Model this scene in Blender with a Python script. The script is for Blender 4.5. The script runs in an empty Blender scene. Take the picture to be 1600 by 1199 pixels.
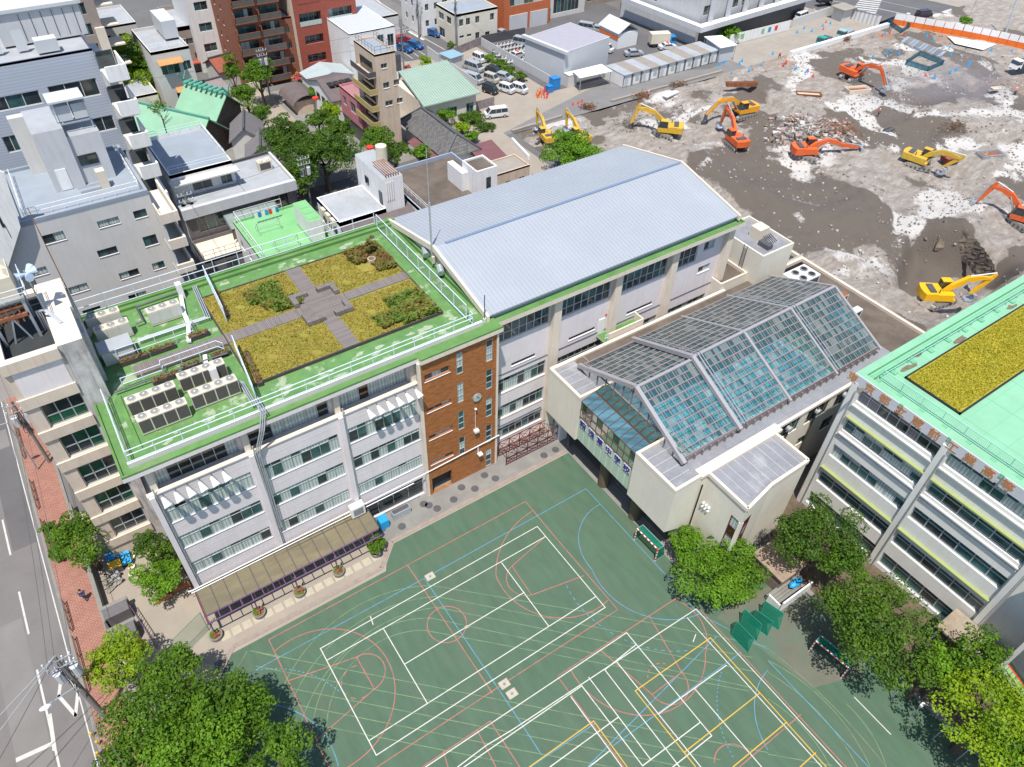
import bpy, math, random
import numpy as np
from mathutils import Vector, Matrix
R = math.radians
rnd = random.Random(7)
scene = bpy.context.scene
COL = scene.collection

# ---------------------------------------------------------------- camera
CAM_F, PITCH, ROLL, YAW, CAM_H = 1158.23, 0.769936, 0.037993, 0.948328, 63.6
_h = np.array([math.cos(YAW), math.sin(YAW), 0.0])
_fw = _h * math.cos(PITCH) + np.array([0, 0, -math.sin(PITCH)])
_r = np.cross(_fw, [0, 0, 1.0]); _r /= np.linalg.norm(_r)
_u = np.cross(_r, _fw)
_c, _s = math.cos(ROLL), math.sin(ROLL)
RM = np.array([_c * _r + _s * _u, -_s * _r + _c * _u, _fw])
cam_d = bpy.data.cameras.new('camera'); cam = bpy.data.objects.new('camera', cam_d); COL.objects.link(cam)
cam_d.sensor_fit = 'HORIZONTAL'; cam_d.sensor_width = 36; cam_d.lens = 36 * CAM_F / 1600
cam_d.clip_start = 0.5; cam_d.clip_end = 3000
_m = Matrix(((RM[0][0], RM[1][0], -RM[2][0], 0), (RM[0][1], RM[1][1], -RM[2][1], 0), (RM[0][2], RM[1][2], -RM[2][2], CAM_H), (0, 0, 0, 1)))
cam.matrix_world = _m
scene.camera = cam

# ---------------------------------------------------------------- light
SUNV = Vector((-0.85, -0.97, 3.25)).normalized()
world = bpy.data.worlds.new('World'); scene.world = world; world.use_nodes = True
_nt = world.node_tree; _bg = _nt.nodes['Background']
_sky = _nt.nodes.new('ShaderNodeTexSky'); _sky.sky_type = 'NISHITA'; _sky.sun_disc = False
_sky.sun_elevation = math.asin(SUNV.z); _sky.sun_rotation = math.atan2(SUNV.x, SUNV.y)
_sky.air_density = 1.0; _sky.dust_density = 0.6
_nt.links.new(_sky.outputs[0], _bg.inputs[0]); _bg.inputs[1].default_value = 0.14
sun_d = bpy.data.lights.new('sun', 'SUN'); sun_d.energy = 4.9; sun_d.angle = R(0.53); sun_d.color = (1.0, 0.945, 0.86)
sun = bpy.data.objects.new('sun', sun_d); COL.objects.link(sun)
sun.rotation_euler = (-SUNV).to_track_quat('-Z', 'Y').to_euler(); sun.location = (0, 0, 120)
scene.view_settings.view_transform = 'Standard'; scene.view_settings.look = 'None'
scene.view_settings.exposure = 0.29; scene.view_settings.gamma = 1
scene.cycles.max_bounces = 6; scene.cycles.diffuse_bounces = 3; scene.cycles.glossy_bounces = 3
scene.cycles.transparent_max_bounces = 12; scene.cycles.transmission_bounces = 3; scene.cycles.caustics_reflective = False

# ---------------------------------------------------------------- measuring: a point of the survey photograph at a known height
def G(px, py, z=0.0):
    d = RM.T @ np.array([px - 800, 599.5 - py, CAM_F]); t = (z - CAM_H) / d[2]
    return (d[0] * t, d[1] * t)
def G3(px, py, z=0.0):
    a = G(px, py, z); return (a[0], a[1], z)

# ---------------------------------------------------------------- materials
MATS = {}
def _vec(nt, mode='pos', scale=(1, 1, 1)):
    g = nt.nodes.new('ShaderNodeNewGeometry')
    if mode == 'wall':       # along the wall, up the wall
        s = nt.nodes.new('ShaderNodeSeparateXYZ'); nt.links.new(g.outputs['Position'], s.inputs[0])
        a = nt.nodes.new('ShaderNodeMath'); a.operation = 'ADD'
        nt.links.new(s.outputs[0], a.inputs[0]); nt.links.new(s.outputs[1], a.inputs[1])
        c = nt.nodes.new('ShaderNodeCombineXYZ'); nt.links.new(a.outputs[0], c.inputs[0]); nt.links.new(s.outputs[2], c.inputs[1])
        src = c.outputs[0]
    elif mode == 'obj':
        t = nt.nodes.new('ShaderNodeTexCoord'); src = t.outputs['Object']
    else:
        src = g.outputs['Position']
    m = nt.nodes.new('ShaderNodeMapping'); m.inputs['Scale'].default_value = scale
    nt.links.new(src, m.inputs[0]); return m
def _mix(nt, fac, a, b, mode='MIX'):
    n = nt.nodes.new('ShaderNodeMix'); n.data_type = 'RGBA'; n.blend_type = mode; n.clamp_factor = True
    for sock, v in ((n.inputs[0], fac), (n.inputs[6], a), (n.inputs[7], b)):
        if hasattr(v, 'node'): nt.links.new(v, sock)
        elif isinstance(v, (int, float)): sock.default_value = v
        else: sock.default_value = (*v, 1) if len(v) == 3 else v
    return n.outputs[2]
def _noise(nt, vec, scale, detail=4, rough=0.6):
    n = nt.nodes.new('ShaderNodeTexNoise'); n.inputs['Scale'].default_value = scale
    n.inputs['Detail'].default_value = detail; n.inputs['Roughness'].default_value = rough
    nt.links.new(vec.outputs[0], n.inputs['Vector']); return n.outputs['Fac']
def _ramp(nt, src, lo, hi):
    n = nt.nodes.new('ShaderNodeMapRange'); n.inputs[1].default_value = lo; n.inputs[2].default_value = hi
    nt.links.new(src, n.inputs[0]); return n.outputs[0]
def newmat(name):
    m = bpy.data.materials.new(name); m.use_nodes = True; MATS[name] = m
    return m, m.node_tree, m.node_tree.nodes['Principled BSDF']
def mat(name, col, rough=0.75, var=0.12, scale=1.2, col2=None, lo=0.35, hi=0.65, metal=0.0, bump=0.0, bscale=20, mode='pos', vs=(1, 1, 1),
        stain=0.0, spec=0.4, fine=0.0):
    """base colour, broad variation towards col2, fine speckle, optional streaky stains"""
    if name in MATS: return MATS[name]
    m, nt, b = newmat(name)
    v = _vec(nt, mode, vs)
    dark = tuple(c * (1 - var) for c in col); light = tuple(min(1, c * (1 + var)) for c in col)
    n1 = _noise(nt, v, scale, 5)
    out = _mix(nt, _ramp(nt, n1, 0.3, 0.7), dark, light)
    if col2:
        n2 = _noise(nt, v, scale * 0.37, 6, 0.7)
        out = _mix(nt, _ramp(nt, n2, lo, hi), out, col2)
    if fine:
        v2 = _vec(nt, mode); n3 = _noise(nt, v2, 14, 3, 0.8)
        f = _ramp(nt, n3, 0.2, 0.8)
        fm = nt.nodes.new('ShaderNodeMapRange'); fm.inputs[3].default_value = 1 - fine; fm.inputs[4].default_value = 1 + fine
        nt.links.new(f, fm.inputs[0]); c = nt.nodes.new('ShaderNodeCombineColor')
        for i in range(3): nt.links.new(fm.outputs[0], c.inputs[i])
        out = _mix(nt, 1.0, out, c.outputs[0], 'MULTIPLY')
    if stain:
        v3 = _vec(nt, 'wall', (1.4, 0.12, 1)); n4 = _noise(nt, v3, 1.6, 6, 0.75)
        out = _mix(nt, _ramp(nt, n4, 0.48, 0.72), out, tuple(c * (1 - 1.5 * stain) * k for c, k in zip(col, (1, .96, .9))))
    nt.links.new(out, b.inputs['Base Color'])
    b.inputs['Roughness'].default_value = rough; b.inputs['Metallic'].default_value = metal
    b.inputs['Specular IOR Level'].default_value = spec
    if bump:
        bp = nt.nodes.new('ShaderNodeBump'); bp.inputs['Strength'].default_value = bump; bp.inputs['Distance'].default_value = 0.05
        nt.links.new(_noise(nt, v, bscale, 4, 0.7), bp.inputs['Height']); nt.links.new(bp.outputs[0], b.inputs['Normal'])
    return m
def brickmat(name, c1, c2, mortar, w=0.3, h=0.1, mw=0.02, rough=0.7, mode='wall', offs=0.5, var=0.2, bias=0.0, rot=0):
    if name in MATS: return MATS[name]
    m, nt, b = newmat(name); v = _vec(nt, mode); v.inputs['Rotation'].default_value = (0, 0, rot)
    t = nt.nodes.new('ShaderNodeTexBrick'); nt.links.new(v.outputs[0], t.inputs[0])
    t.inputs['Color1'].default_value = (*c1, 1); t.inputs['Color2'].default_value = (*c2, 1); t.inputs['Mortar'].default_value = (*mortar, 1)
    t.inputs['Scale'].default_value = 1; t.inputs['Mortar Size'].default_value = mw; t.inputs['Bias'].default_value = bias
    t.inputs['Brick Width'].default_value = w; t.inputs['Row Height'].default_value = h; t.offset = offs
    n = _noise(nt, v, 0.9, 5)
    out = _mix(nt, _ramp(nt, n, 0.35, 0.7), t.outputs[0], tuple(x * (1 - var) for x in c1))
    out2 = _mix(nt, 0.5, t.outputs[0], out)
    nt.links.new(out2, b.inputs['Base Color']); b.inputs['Roughness'].default_value = rough
    return m
def glassmat(name, col, rough=0.06, spec=0.7, curtain=None):
    if name in MATS: return MATS[name]
    m, nt, b = newmat(name)
    v = _vec(nt, 'wall', (1, 1, 1))
    if curtain:
        w = nt.nodes.new('ShaderNodeTexWave'); w.inputs['Scale'].default_value = 1.1; w.inputs['Distortion'].default_value = 5.0
        w.inputs['Detail'].default_value = 2; v.inputs['Scale'].default_value = (1, .12, 1); nt.links.new(v.outputs[0], w.inputs[0])
        out = _mix(nt, _ramp(nt, w.outputs['Fac'], -.6, .9), col, curtain)
    else:
        out = _mix(nt, _ramp(nt, _noise(nt, v, 0.7, 3), .35, .65), col, tuple(c * .45 for c in col))
    nt.links.new(out, b.inputs['Base Color']); b.inputs['Roughness'].default_value = rough; b.inputs['Specular IOR Level'].default_value = spec
    return m
def seethrough(name, tint=(0.75, 0.9, 0.92), gloss=0.12, diff=None, dfac=0.1):
    """real see-through glass or net: light passes, some reflects"""
    if name in MATS: return MATS[name]
    m, nt, b = newmat(name); nt.nodes.remove(b); o = nt.nodes['Material Output']
    t = nt.nodes.new('ShaderNodeBsdfTransparent'); t.inputs[0].default_value = (*tint, 1)
    g = nt.nodes.new('ShaderNodeBsdfGlossy'); g.inputs['Roughness'].default_value = 0.04
    f = nt.nodes.new('ShaderNodeFresnel'); f.inputs[0].default_value = 1.6
    a = nt.nodes.new('ShaderNodeMath'); a.operation = 'ADD'; a.inputs[1].default_value = gloss; a.use_clamp = True
    nt.links.new(f.outputs[0], a.inputs[0])
    x = nt.nodes.new('ShaderNodeMixShader'); (nt.links.new(a.outputs[0], x.inputs[0]) if gloss > 0 else setattr(x.inputs[0], 'default_value', 0.0)); nt.links.new(t.outputs[0], x.inputs[1]); nt.links.new(g.outputs[0], x.inputs[2])
    last = x.outputs[0]
    if diff:
        d = nt.nodes.new('ShaderNodeBsdfDiffuse'); d.inputs[0].default_value = (*diff, 1)
        y = nt.nodes.new('ShaderNodeMixShader'); y.inputs[0].default_value = dfac
        nt.links.new(last, y.inputs[1]); nt.links.new(d.outputs[0], y.inputs[2]); last = y.outputs[0]
    nt.links.new(last, o.inputs[0]); return m
def leafmat(name, c1, c2, c3):
    m, nt, b = newmat(name); g = nt.nodes.new('ShaderNodeNewGeometry')
    v = _vec(nt, 'pos'); n = _noise(nt, v, 0.55, 3)
    a = _mix(nt, g.outputs['Random Per Island'], c1, c2); out = _mix(nt, _ramp(nt, n, .42, .72), a, c3)
    nt.links.new(out, b.inputs['Base Color']); b.inputs['Roughness'].default_value = 0.55; b.inputs['Specular IOR Level'].default_value = 0.25
    o = nt.nodes['Material Output']; tr = nt.nodes.new('ShaderNodeBsdfTranslucent'); nt.links.new(out, tr.inputs[0])
    x = nt.nodes.new('ShaderNodeMixShader'); x.inputs[0].default_value = 0.38
    nt.links.new(b.outputs[0], x.inputs[1]); nt.links.new(tr.outputs[0], x.inputs[2]); nt.links.new(x.outputs[0], o.inputs[0]); return m

# ---------------------------------------------------------------- mesh toolkit
class MB:
    def __init__(s): s.v = []; s.f = []; s.mi = []; s.mats = []
    def _m(s, m):
        if m not in s.mats: s.mats.append(m)
        return s.mats.index(m)
    def face(s, pts, m):
        i = len(s.v); s.v += [tuple(p) for p in pts]; s.f.append(tuple(range(i, i + len(pts)))); s.mi.append(s._m(m)); return s
    def hexa(s, p, m, top=None):
        i = len(s.v); s.v += [tuple(q) for q in p]; k = s._m(m); kt = s._m(top) if top else k
        for q, kk in (((3, 2, 1, 0), k), ((4, 5, 6, 7), kt), ((0, 1, 5, 4), k), ((1, 2, 6, 5), k), ((2, 3, 7, 6), k), ((3, 0, 4, 7), k)):
            s.f.append(tuple(i + j for j in q)); s.mi.append(kk)
        return s
    def box(s, x0, y0, z0, x1, y1, z1, m, top=None):
        if x1 < x0: x0, x1 = x1, x0
        if y1 < y0: y0, y1 = y1, y0
        if z1 < z0: z0, z1 = z1, z0
        return s.hexa([(x0, y0, z0), (x1, y0, z0), (x1, y1, z0), (x0, y1, z0), (x0, y0, z1), (x1, y0, z1), (x1, y1, z1), (x0, y1, z1)], m, top)
    def obox(s, c, l, w, h, ang, m, top=None, taper=0.0):
        """box standing on point c, turned by ang"""
        ca, sa = math.cos(ang), math.sin(ang); p = []
        for z, k in ((c[2], 1), (c[2] + h, 1 - taper)):
            for a, b in ((-1, -1), (1, -1), (1, 1), (-1, 1)):
                x, y = a * l / 2 * k, b * w / 2 * k; p.append((c[0] + x * ca - y * sa, c[1] + x * sa + y * ca, z))
        return s.hexa(p, m, top)
    def prism(s, pts, z0, z1, m, top=None, z1b=None):
        i = len(s.v); n = len(pts); k = s._m(m); kt = s._m(top) if top else k
        s.v += [(p[0], p[1], z0) for p in pts] + [(p[0], p[1], z1) for p in pts]
        for j in range(n):
            q = (j + 1) % n; s.f.append((i + j, i + q, i + n + q, i + n + j)); s.mi.append(k)
        s.f.append(tuple(i + n + j for j in range(n))); s.mi.append(kt)
        s.f.append(tuple(i + j for j in reversed(range(n)))); s.mi.append(k); return s
    def ext(s, pts, vec, m):
        """extrude any planar 3d outline by vec"""
        i = len(s.v); n = len(pts); k = s._m(m); vec = Vector(vec)
        s.v += [tuple(p) for p in pts] + [tuple(Vector(p) + vec) for p in pts]
        for j in range(n):
            q = (j + 1) % n; s.f.append((i + j, i + q, i + n + q, i + n + j)); s.mi.append(k)
        s.f.append(tuple(i + n + j for j in range(n))); s.mi.append(k)
        s.f.append(tuple(i + j for j in reversed(range(n)))); s.mi.append(k); return s
    def cyl(s, a, b, r, m, n=8, r2=None, cap=True):
        a, b = Vector(a), Vector(b); d = (b - a)
        if d.length < 1e-6: return s
        d.normalize(); u = d.orthogonal().normalized(); w = d.cross(u); r2 = r if r2 is None else r2
        i = len(s.v); k = s._m(m)
        for c, rr in ((a, r), (b, r2)):
            for j in range(n):
                t = 2 * math.pi * j / n; s.v.append(tuple(c + (u * math.cos(t) + w * math.sin(t)) * rr))
        for j in range(n):
            q = (j + 1) % n; s.f.append((i + j, i + q, i + n + q, i + n + j)); s.mi.append(k)
        if cap:
            s.f.append(tuple(i + n + j for j in range(n))); s.mi.append(k); s.f.append(tuple(i + j for j in reversed(range(n)))); s.mi.append(k)
        return s
    def path(s, pts, r, m, n=4):
        for a, b in zip(pts, pts[1:]): s.cyl(a, b, r, m, n)
        return s
    def bar(s, a, b, w, h, m):
        """square bar between two points"""
        a, b = Vector(a), Vector(b); d = (b - a).normalized(); sd = d.cross(Vector((0, 0, 1)))
        if sd.length < 1e-3: sd = Vector((1, 0, 0))
        sd = sd.normalized() * w / 2; up = sd.cross(d).normalized() * h / 2
        return s.hexa([a - sd - up, a + sd - up, b + sd - up, b - sd - up, a - sd + up, a + sd + up, b + sd + up, b - sd + up], m)
    def dome(s, c, rx, ry, rz, m, nu=8, nv=4, full=False):
        i = len(s.v); k = s._m(m); v0 = -math.pi / 2 if full else 0
        for b in range(nv + 1):
            t = v0 + (math.pi / 2 - v0) * b / nv
            for a in range(nu):
                p = 2 * math.pi * a / nu; s.v.append((c[0] + rx * math.cos(t) * math.cos(p), c[1] + ry * math.cos(t) * math.sin(p), c[2] + rz * math.sin(t)))
        for b in range(nv):
            for a in range(nu):
                q = (a + 1) % nu; s.f.append((i + b * nu + a, i + b * nu + q, i + (b + 1) * nu + q, i + (b + 1) * nu + a)); s.mi.append(k)
        return s
    def build(s, name, parent=None, smooth=False, loc=None):
        me = bpy.data.meshes.new(name)
        o = bpy.data.objects.new(name, me); COL.objects.link(o)
        base = Vector((0, 0, 0)); par = parent
        while par is not None: base += par.location; par = par.parent
        if parent is None and s.v:
            if loc is None:
                a = np.array(s.v); loc = ((a[:, 0].min() + a[:, 0].max()) / 2, (a[:, 1].min() + a[:, 1].max()) / 2, a[:, 2].min())
            o.location = loc; base = Vector(loc)
        elif parent is not None: o.parent = parent
        arr = np.array(s.v, dtype=float) - np.array(base)
        me.from_pydata(arr.tolist(), [], s.f)
        for m in s.mats: me.materials.append(m)
        if len(s.mats) > 1: me.polygons.foreach_set('material_index', s.mi)
        if smooth: me.polygons.foreach_set('use_smooth', [True] * len(s.f))
        me.update(); return o
def tag(o, label, cat, group=None, kind=None):
    if label: o['label'] = label
    if cat: o['category'] = cat
    if group: o['group'] = group
    if kind: o['kind'] = kind
    return o
def thing(name, label, cat, loc=(0, 0, 0), group=None, rot=0.0):
    o = bpy.data.objects.new(name, None); COL.objects.link(o); o.location = loc; o.rotation_euler = (0, 0, rot); o.empty_display_size = 0.3
    return tag(o, label, cat, group)
def struct(mb, name):
    o = mb.build(name); o['kind'] = 'structure'; return o
KIDS = {}
def copy_thing(src, loc, rot=0.0, label=None, group=None, scale=None):
    r = src.copy(); COL.objects.link(r); r.location = loc; r.rotation_euler = (0, 0, rot)
    if scale: r.scale = scale if hasattr(scale, '__len__') else (scale,) * 3
    if label: r['label'] = label
    if group: r['group'] = group
    for ch in src.children:
        c = ch.copy(); COL.objects.link(c); c.parent = r
        for g in ch.children:
            d = g.copy(); COL.objects.link(d); d.parent = c
    return r

# ---------------------------------------------------------------- facades
def wall(mb, P0, P1, z0, z1, holes, m, depth=0.22):
    """wall sheet from P0 to P1 (seen from outside left to right) with real openings and reveals"""
    P0, P1 = Vector((*P0, 0)), Vector((*P1, 0)); L = (P1 - P0).length; d = (P1 - P0).normalized(); n = Vector((d.y, -d.x, 0))
    us = sorted({0, L, *[h[0] for h in holes], *[h[1] for h in holes]}); zs = sorted({z0, z1, *[h[2] for h in holes], *[h[3] for h in holes]})
    us = [u for u in us if -1e-6 <= u <= L + 1e-6]; zs = [z for z in zs if z0 - 1e-6 <= z <= z1 + 1e-6]
    def P(u, z, dep=0): q = P0 + d * u - n * dep; return (q.x, q.y, z)
    for a, b in zip(us, us[1:]):
        if b - a < 1e-4: continue
        run = None
        for c, e in zip(zs, zs[1:]):
            if e - c < 1e-4: continue
            uc, zc = (a + b) / 2, (c + e) / 2
            if any(h[0] < uc < h[1] and h[2] < zc < h[3] for h in holes):
                if run: mb.face([P(a, run[0]), P(b, run[0]), P(b, run[1]), P(a, run[1])], m); run = None
            else: run = (run[0], e) if run else (c, e)
        if run: mb.face([P(a, run[0]), P(b, run[0]), P(b, run[1]), P(a, run[1])], m)
    for h in holes:
        a, b, c, e = h[:4]
        mb.face([P(a, c), P(a, e), P(a, e, depth), P(a, c, depth)], m); mb.face([P(b, e), P(b, c), P(b, c, depth), P(b, e, depth)], m)
        mb.face([P(b, c), P(a, c), P(a, c, depth), P(b, c, depth)], m); mb.face([P(a, e), P(b, e), P(b, e, depth), P(a, e, depth)], m)
def window(parent, P0, P1, h, style, depth=0.2, name='window'):
    """style: dict cols, rows, frame, glass (list of materials picked per pane), fw, sill"""
    P0, P1 = Vector((*P0, 0)), Vector((*P1, 0)); d = (P1 - P0).normalized(); n = Vector((d.y, -d.x, 0))
    a, b, c, e = h[:4]; fr = style['frame']; fw = style.get('fw', 0.05); mb = MB()
    def P(u, z, dep): q = P0 + d * u - n * dep; return (q.x, q.y, z)
    def bx(u0, u1, za, zb, d0, d1, m):
        mb.hexa([P(u0, za, d0), P(u1, za, d0), P(u1, za, d1), P(u0, za, d1), P(u0, zb, d0), P(u1, zb, d0), P(u1, zb, d1), P(u0, zb, d1)], m)
    g = style['glass']; nc = style.get('cols') or max(2, round((b - a) / style.get('pane', 1.0))); rows = style.get('rows', [0, 1])
    e2 = 0.004
    a, b, c, e = a + e2, b - e2, c + e2, e - e2
    for i in range(nc):
        for j in range(len(rows) - 1):
            u0 = a + (b - a) * i / nc; u1 = a + (b - a) * (i + 1) / nc; za = c + (e - c) * rows[j]; zb = c + (e - c) * rows[j + 1]
            mm = rnd.choice(g); mb.face([P(u0, za, depth - .03), P(u1, za, depth - .03), P(u1, zb, depth - .03), P(u0, zb, depth - .03)], mm)
    zf0, zf1 = c, e
    bx(a, b, c, c + fw, depth - .10, depth, fr); bx(a, b, e - fw, e, depth - .10, depth, fr)
    for i in range(nc + 1):
        u = a + (b - a) * i / nc; u0 = min(max(u - fw / 2, a), b - fw); bx(u0, u0 + fw, c + fw, e - fw, depth - .09, depth, fr)
    for t in rows[1:-1]:
        z = c + (e - c) * t; bx(a + fw, b - fw, z - fw / 2, z + fw / 2, depth - .08, depth - .002, fr)
    if style.get('sill'):
        bx(a - .05, b + .05, c - .055, c - .006, -.06, -.004, style['sill'])
    o = mb.build(name, parent); return o
def grid(us, w, zs, h): return [(u, u + w, z, z + h) for z in zs for u in us]
def roof_deck(mb, x0, y0, x1, y1, z, m_wall, m_floor, par=0.5, t=0.2, floor=True):
    """flat roof: floor sheet with a parapet ring round it"""
    mb.box(x0, y0, z - .02, x1, y0 + t, z + par, m_wall); mb.box(x0, y1 - t, z - .02, x1, y1, z + par, m_wall)
    mb.box(x0, y0 + t, z - .02, x0 + t, y1 - t, z + par, m_wall); mb.box(x1 - t, y0 + t, z - .02, x1, y1 - t, z + par, m_wall)
    if floor: mb.box(x0 + .01, y0 + .01, z - .25, x1 - .01, y1 - .01, z + .0, m_floor)
def building(name, label, x0, y0, x1, y1, z, wm, rm, front=None, left=None, fstyle=None, lstyle=None, par=0.5, base=0.0, group=None, cat='building', topm=None):
    """free-standing flat-roofed block; front looks to -Y, left side looks to -X"""
    t = thing(name, label, cat, ((x0 + x1) / 2, (y0 + y1) / 2, base), group)
    mb = MB(); front = front or []; left = left or []
    wall(mb, (x0, y0), (x1, y0), base, z, front, wm); wall(mb, (x0, y1), (x0, y0), base, z, left, wm)
    mb.face([(x1, y0, base), (x1, y1, base), (x1, y1, z), (x1, y0, z)], wm); mb.face([(x1, y1, base), (x0, y1, base), (x0, y1, z), (x1, y1, z)], wm)
    # a dark core behind the openings
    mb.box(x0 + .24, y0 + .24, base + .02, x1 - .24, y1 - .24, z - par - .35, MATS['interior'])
    mb.build('wall', t)
    r = MB(); roof_deck(r, x0, y0, x1, y1, z - par, topm or wm, rm, par + .012); r.build('roof', t)
    for h in front: window(t, (x0, y0), (x1, y0), h, fstyle if not (len(h) > 4) else h[4])
    for h in left: window(t, (x0, y1), (x0, y0), h, (lstyle or fstyle) if not (len(h) > 4) else h[4])
    return t
def railing(parent, pts, h=1.1, post=1.8, r=0.03, m=None, rails=(1.0, 0.55), name='railing', infill=None):
    mb = MB()
    for a, b in zip(pts, pts[1:]):
        a, b = Vector(a), Vector(b); L = (b - a).length; k = max(1, round(L / post))
        for i in range(k + 1):
            p = a + (b - a) * i / k; mb.cyl(p, p + Vector((0, 0, h)), r, m, 5)
        for f in rails: mb.cyl(a + Vector((0, 0, h * f)), b + Vector((0, 0, h * f)), r, m, 5)
        if infill:
            k2 = int(L / 0.14)
            for i in range(k2): p = a + (b - a) * i / k2; mb.bar(p + Vector((0, 0, .1)), p + Vector((0, 0, h * .97)), .025, .025, infill)
    return mb.build(name, parent)
def glyph(ch, size, m, parent, name='lettering', mat4=None, depth=0.03, bold=0.0):
    cu = bpy.data.curves.new(name, 'FONT'); cu.body = ch; cu.size = size; cu.extrude = depth; cu.offset = bold; cu.align_x = 'CENTER'; cu.resolution_u = 2
    tmp = bpy.data.objects.new(name, cu); COL.objects.link(tmp)
    me = bpy.data.meshes.new_from_object(tmp.evaluated_get(bpy.context.evaluated_depsgraph_get()))
    bpy.data.objects.remove(tmp); me.transform(mat4)
    me.materials.clear(); me.materials.append(m); me.name = name
    o = bpy.data.objects.new(name, me); COL.objects.link(o); o.parent = parent
    me.transform(Matrix.Translation(-parent.location)); return o
def face_matrix(origin, right, up):
    r, u = Vector(right).normalized(), Vector(up).normalized(); n = r.cross(u)
    return Matrix(((r.x, u.x, n.x, origin[0]), (r.y, u.y, n.y, origin[1]), (r.z, u.z, n.z, origin[2]), (0, 0, 0, 1)))
# ---------------------------------------------------------------- palette
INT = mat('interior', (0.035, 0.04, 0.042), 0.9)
M_ASPH = mat('asphalt', (0.15, 0.143, 0.142), 0.9, 0.12, 0.35, (0.17, 0.162, 0.16), .4, .62, fine=.16, bump=.3, bscale=30)
M_ASPH2 = mat('asphalt_fresh', (0.10, 0.098, 0.105), 0.9, 0.12, 0.3, (0.12, 0.117, 0.122), fine=.12)
M_ASPH3 = mat('asphalt_pale', (0.18, 0.175, 0.172), 0.9, 0.1, 0.3, fine=.14)
M_CONC = mat('concrete', (0.30, 0.27, 0.235), 0.85, 0.08, 0.5, (0.25, 0.23, 0.205), .45, .7, fine=.05, stain=0)
M_CONCG = mat('concrete_grey', (0.215, 0.21, 0.195), 0.85, 0.1, 0.7, (0.17, 0.165, 0.155), .45, .7, fine=.06)
M_YARD = mat('yard_sand', (0.315, 0.275, 0.23), 0.9, 0.08, 0.6, (0.275, 0.24, 0.20), fine=.05)
M_DIRT = mat('city_ground', (0.13, 0.128, 0.125), 0.95, 0.2, 0.15, (0.12, 0.12, 0.12), fine=.1)
M_WHITE = mat('white_paint', (0.74, 0.74, 0.74), 0.6, 0.05, 2)
M_WORNW = mat('road_paint', (0.50, 0.50, 0.48), 0.7, 0.1, 3, (0.36, 0.36, 0.35), .5, .8)
M_LINEW = mat('line_white', (0.52, 0.52, 0.47), 0.7, 0.08, 3, (0.24, 0.27, 0.23), .56, .74)
M_LINER = mat('line_red', (0.36, 0.13, 0.11), 0.7, 0.15, 2, (0.14, 0.13, 0.095), .5, .72)
M_LINEB = mat('line_blue', (0.09, 0.24, 0.36), 0.7, 0.15, 2, (0.08, 0.14, 0.13), .52, .72)
M_LINEY = mat('line_yellow', (0.50, 0.32, 0.05), 0.7, 0.1, 1)
M_LINEG = mat('line_palegreen', (0.16, 0.235, 0.125), 0.7, 0.15, 2, (0.08, 0.13, 0.085), .48, .68)
M_COURT = mat('court', (0.066, 0.118, 0.076), 0.85, 0.12, 1.3, (0.092, 0.118, 0.082), .5, .8, fine=.12, vs=(1, .22, 1))
M_WALLP = mat('wall_lilac', (0.68, 0.635, 0.645), 0.8, 0.05, 0.6, stain=.05)
M_WALLC = mat('wall_cream', (0.68, 0.60, 0.50), 0.8, 0.05, 0.6, stain=.08)
M_WALLB = mat('wall_beige', (0.68, 0.64, 0.55), 0.8, 0.04, 0.5, (0.62, 0.58, 0.49), .45, .75, stain=.04)
M_WALLT = mat('wall_tan', (0.60, 0.51, 0.42), 0.8, 0.06, 0.6, stain=.12)
M_WALLG = mat('wall_grey', (0.56, 0.55, 0.53), 0.8, 0.05, 0.5, stain=.04)
M_WALLW = mat('wall_white', (0.74, 0.74, 0.74), 0.8, 0.04, 0.5, stain=.12)
M_WALLM = mat('wall_school_grey', (0.68, 0.67, 0.63), 0.8, 0.05, 0.5, stain=.05)
M_STAINED = mat('wall_stained', (0.50, 0.48, 0.475), 0.85, 0.15, 0.8, (0.30, 0.28, 0.27), .5, .72, stain=.45)
M_GREEN = mat('roof_green', (0.10, 0.22, 0.062), 0.65, 0.16, 0.8, (0.16, 0.25, 0.11), .5, .75, fine=.08)
M_GREENW = mat('roof_green_worn', (0.105, 0.225, 0.07), 0.65, 0.18, 1.1, (0.30, 0.37, 0.24), .56, .62, fine=.08)
M_MINT = mat('roof_mint', (0.21, 0.45, 0.29), 0.6, 0.08, 0.35, (0.26, 0.44, 0.31), .5, .75, fine=.05)
M_MINTD = mat('roof_mint_edge', (0.15, 0.40, 0.23), 0.6, 0.06, 0.5)
M_LIME = mat('roof_lime', (0.17, 0.42, 0.17), 0.6, 0.06, 0.5, (0.22, 0.46, 0.22), fine=.03)
M_BLUEROOF = mat('roof_bluegrey', (0.27, 0.31, 0.36), 0.7, 0.06, 0.5, (0.24, 0.27, 0.30), .45, .75, fine=.04)
M_PALEROOF = mat('roof_pale', (0.34, 0.36, 0.385), 0.7, 0.07, 0.6, (0.27, 0.285, 0.30), .5, .75, fine=.04)
M_BROWNROOF = mat('roof_brown', (0.115, 0.092, 0.075), 0.9, 0.25, 0.5, (0.19, 0.155, 0.125), .5, .8, fine=.1)
M_METAL = mat('sheet_metal', (0.355, 0.385, 0.425), 0.5, 0.05, 0.25, (0.33, 0.36, 0.40), metal=.1, spec=.4)
M_METALD = mat('metal_dark', (0.12, 0.12, 0.13), 0.5, 0.1, 1, metal=.4)
M_STEEL = mat('steel', (0.46, 0.50, 0.54), 0.4, 0.08, 2, metal=.5)
M_RAIL = mat('rail_white_blue', (0.58, 0.66, 0.74), 0.45, 0.05, 1)
M_RUST = mat('rust', (0.30, 0.11, 0.05), 0.85, 0.3, 2, (0.18, 0.08, 0.04))
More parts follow.
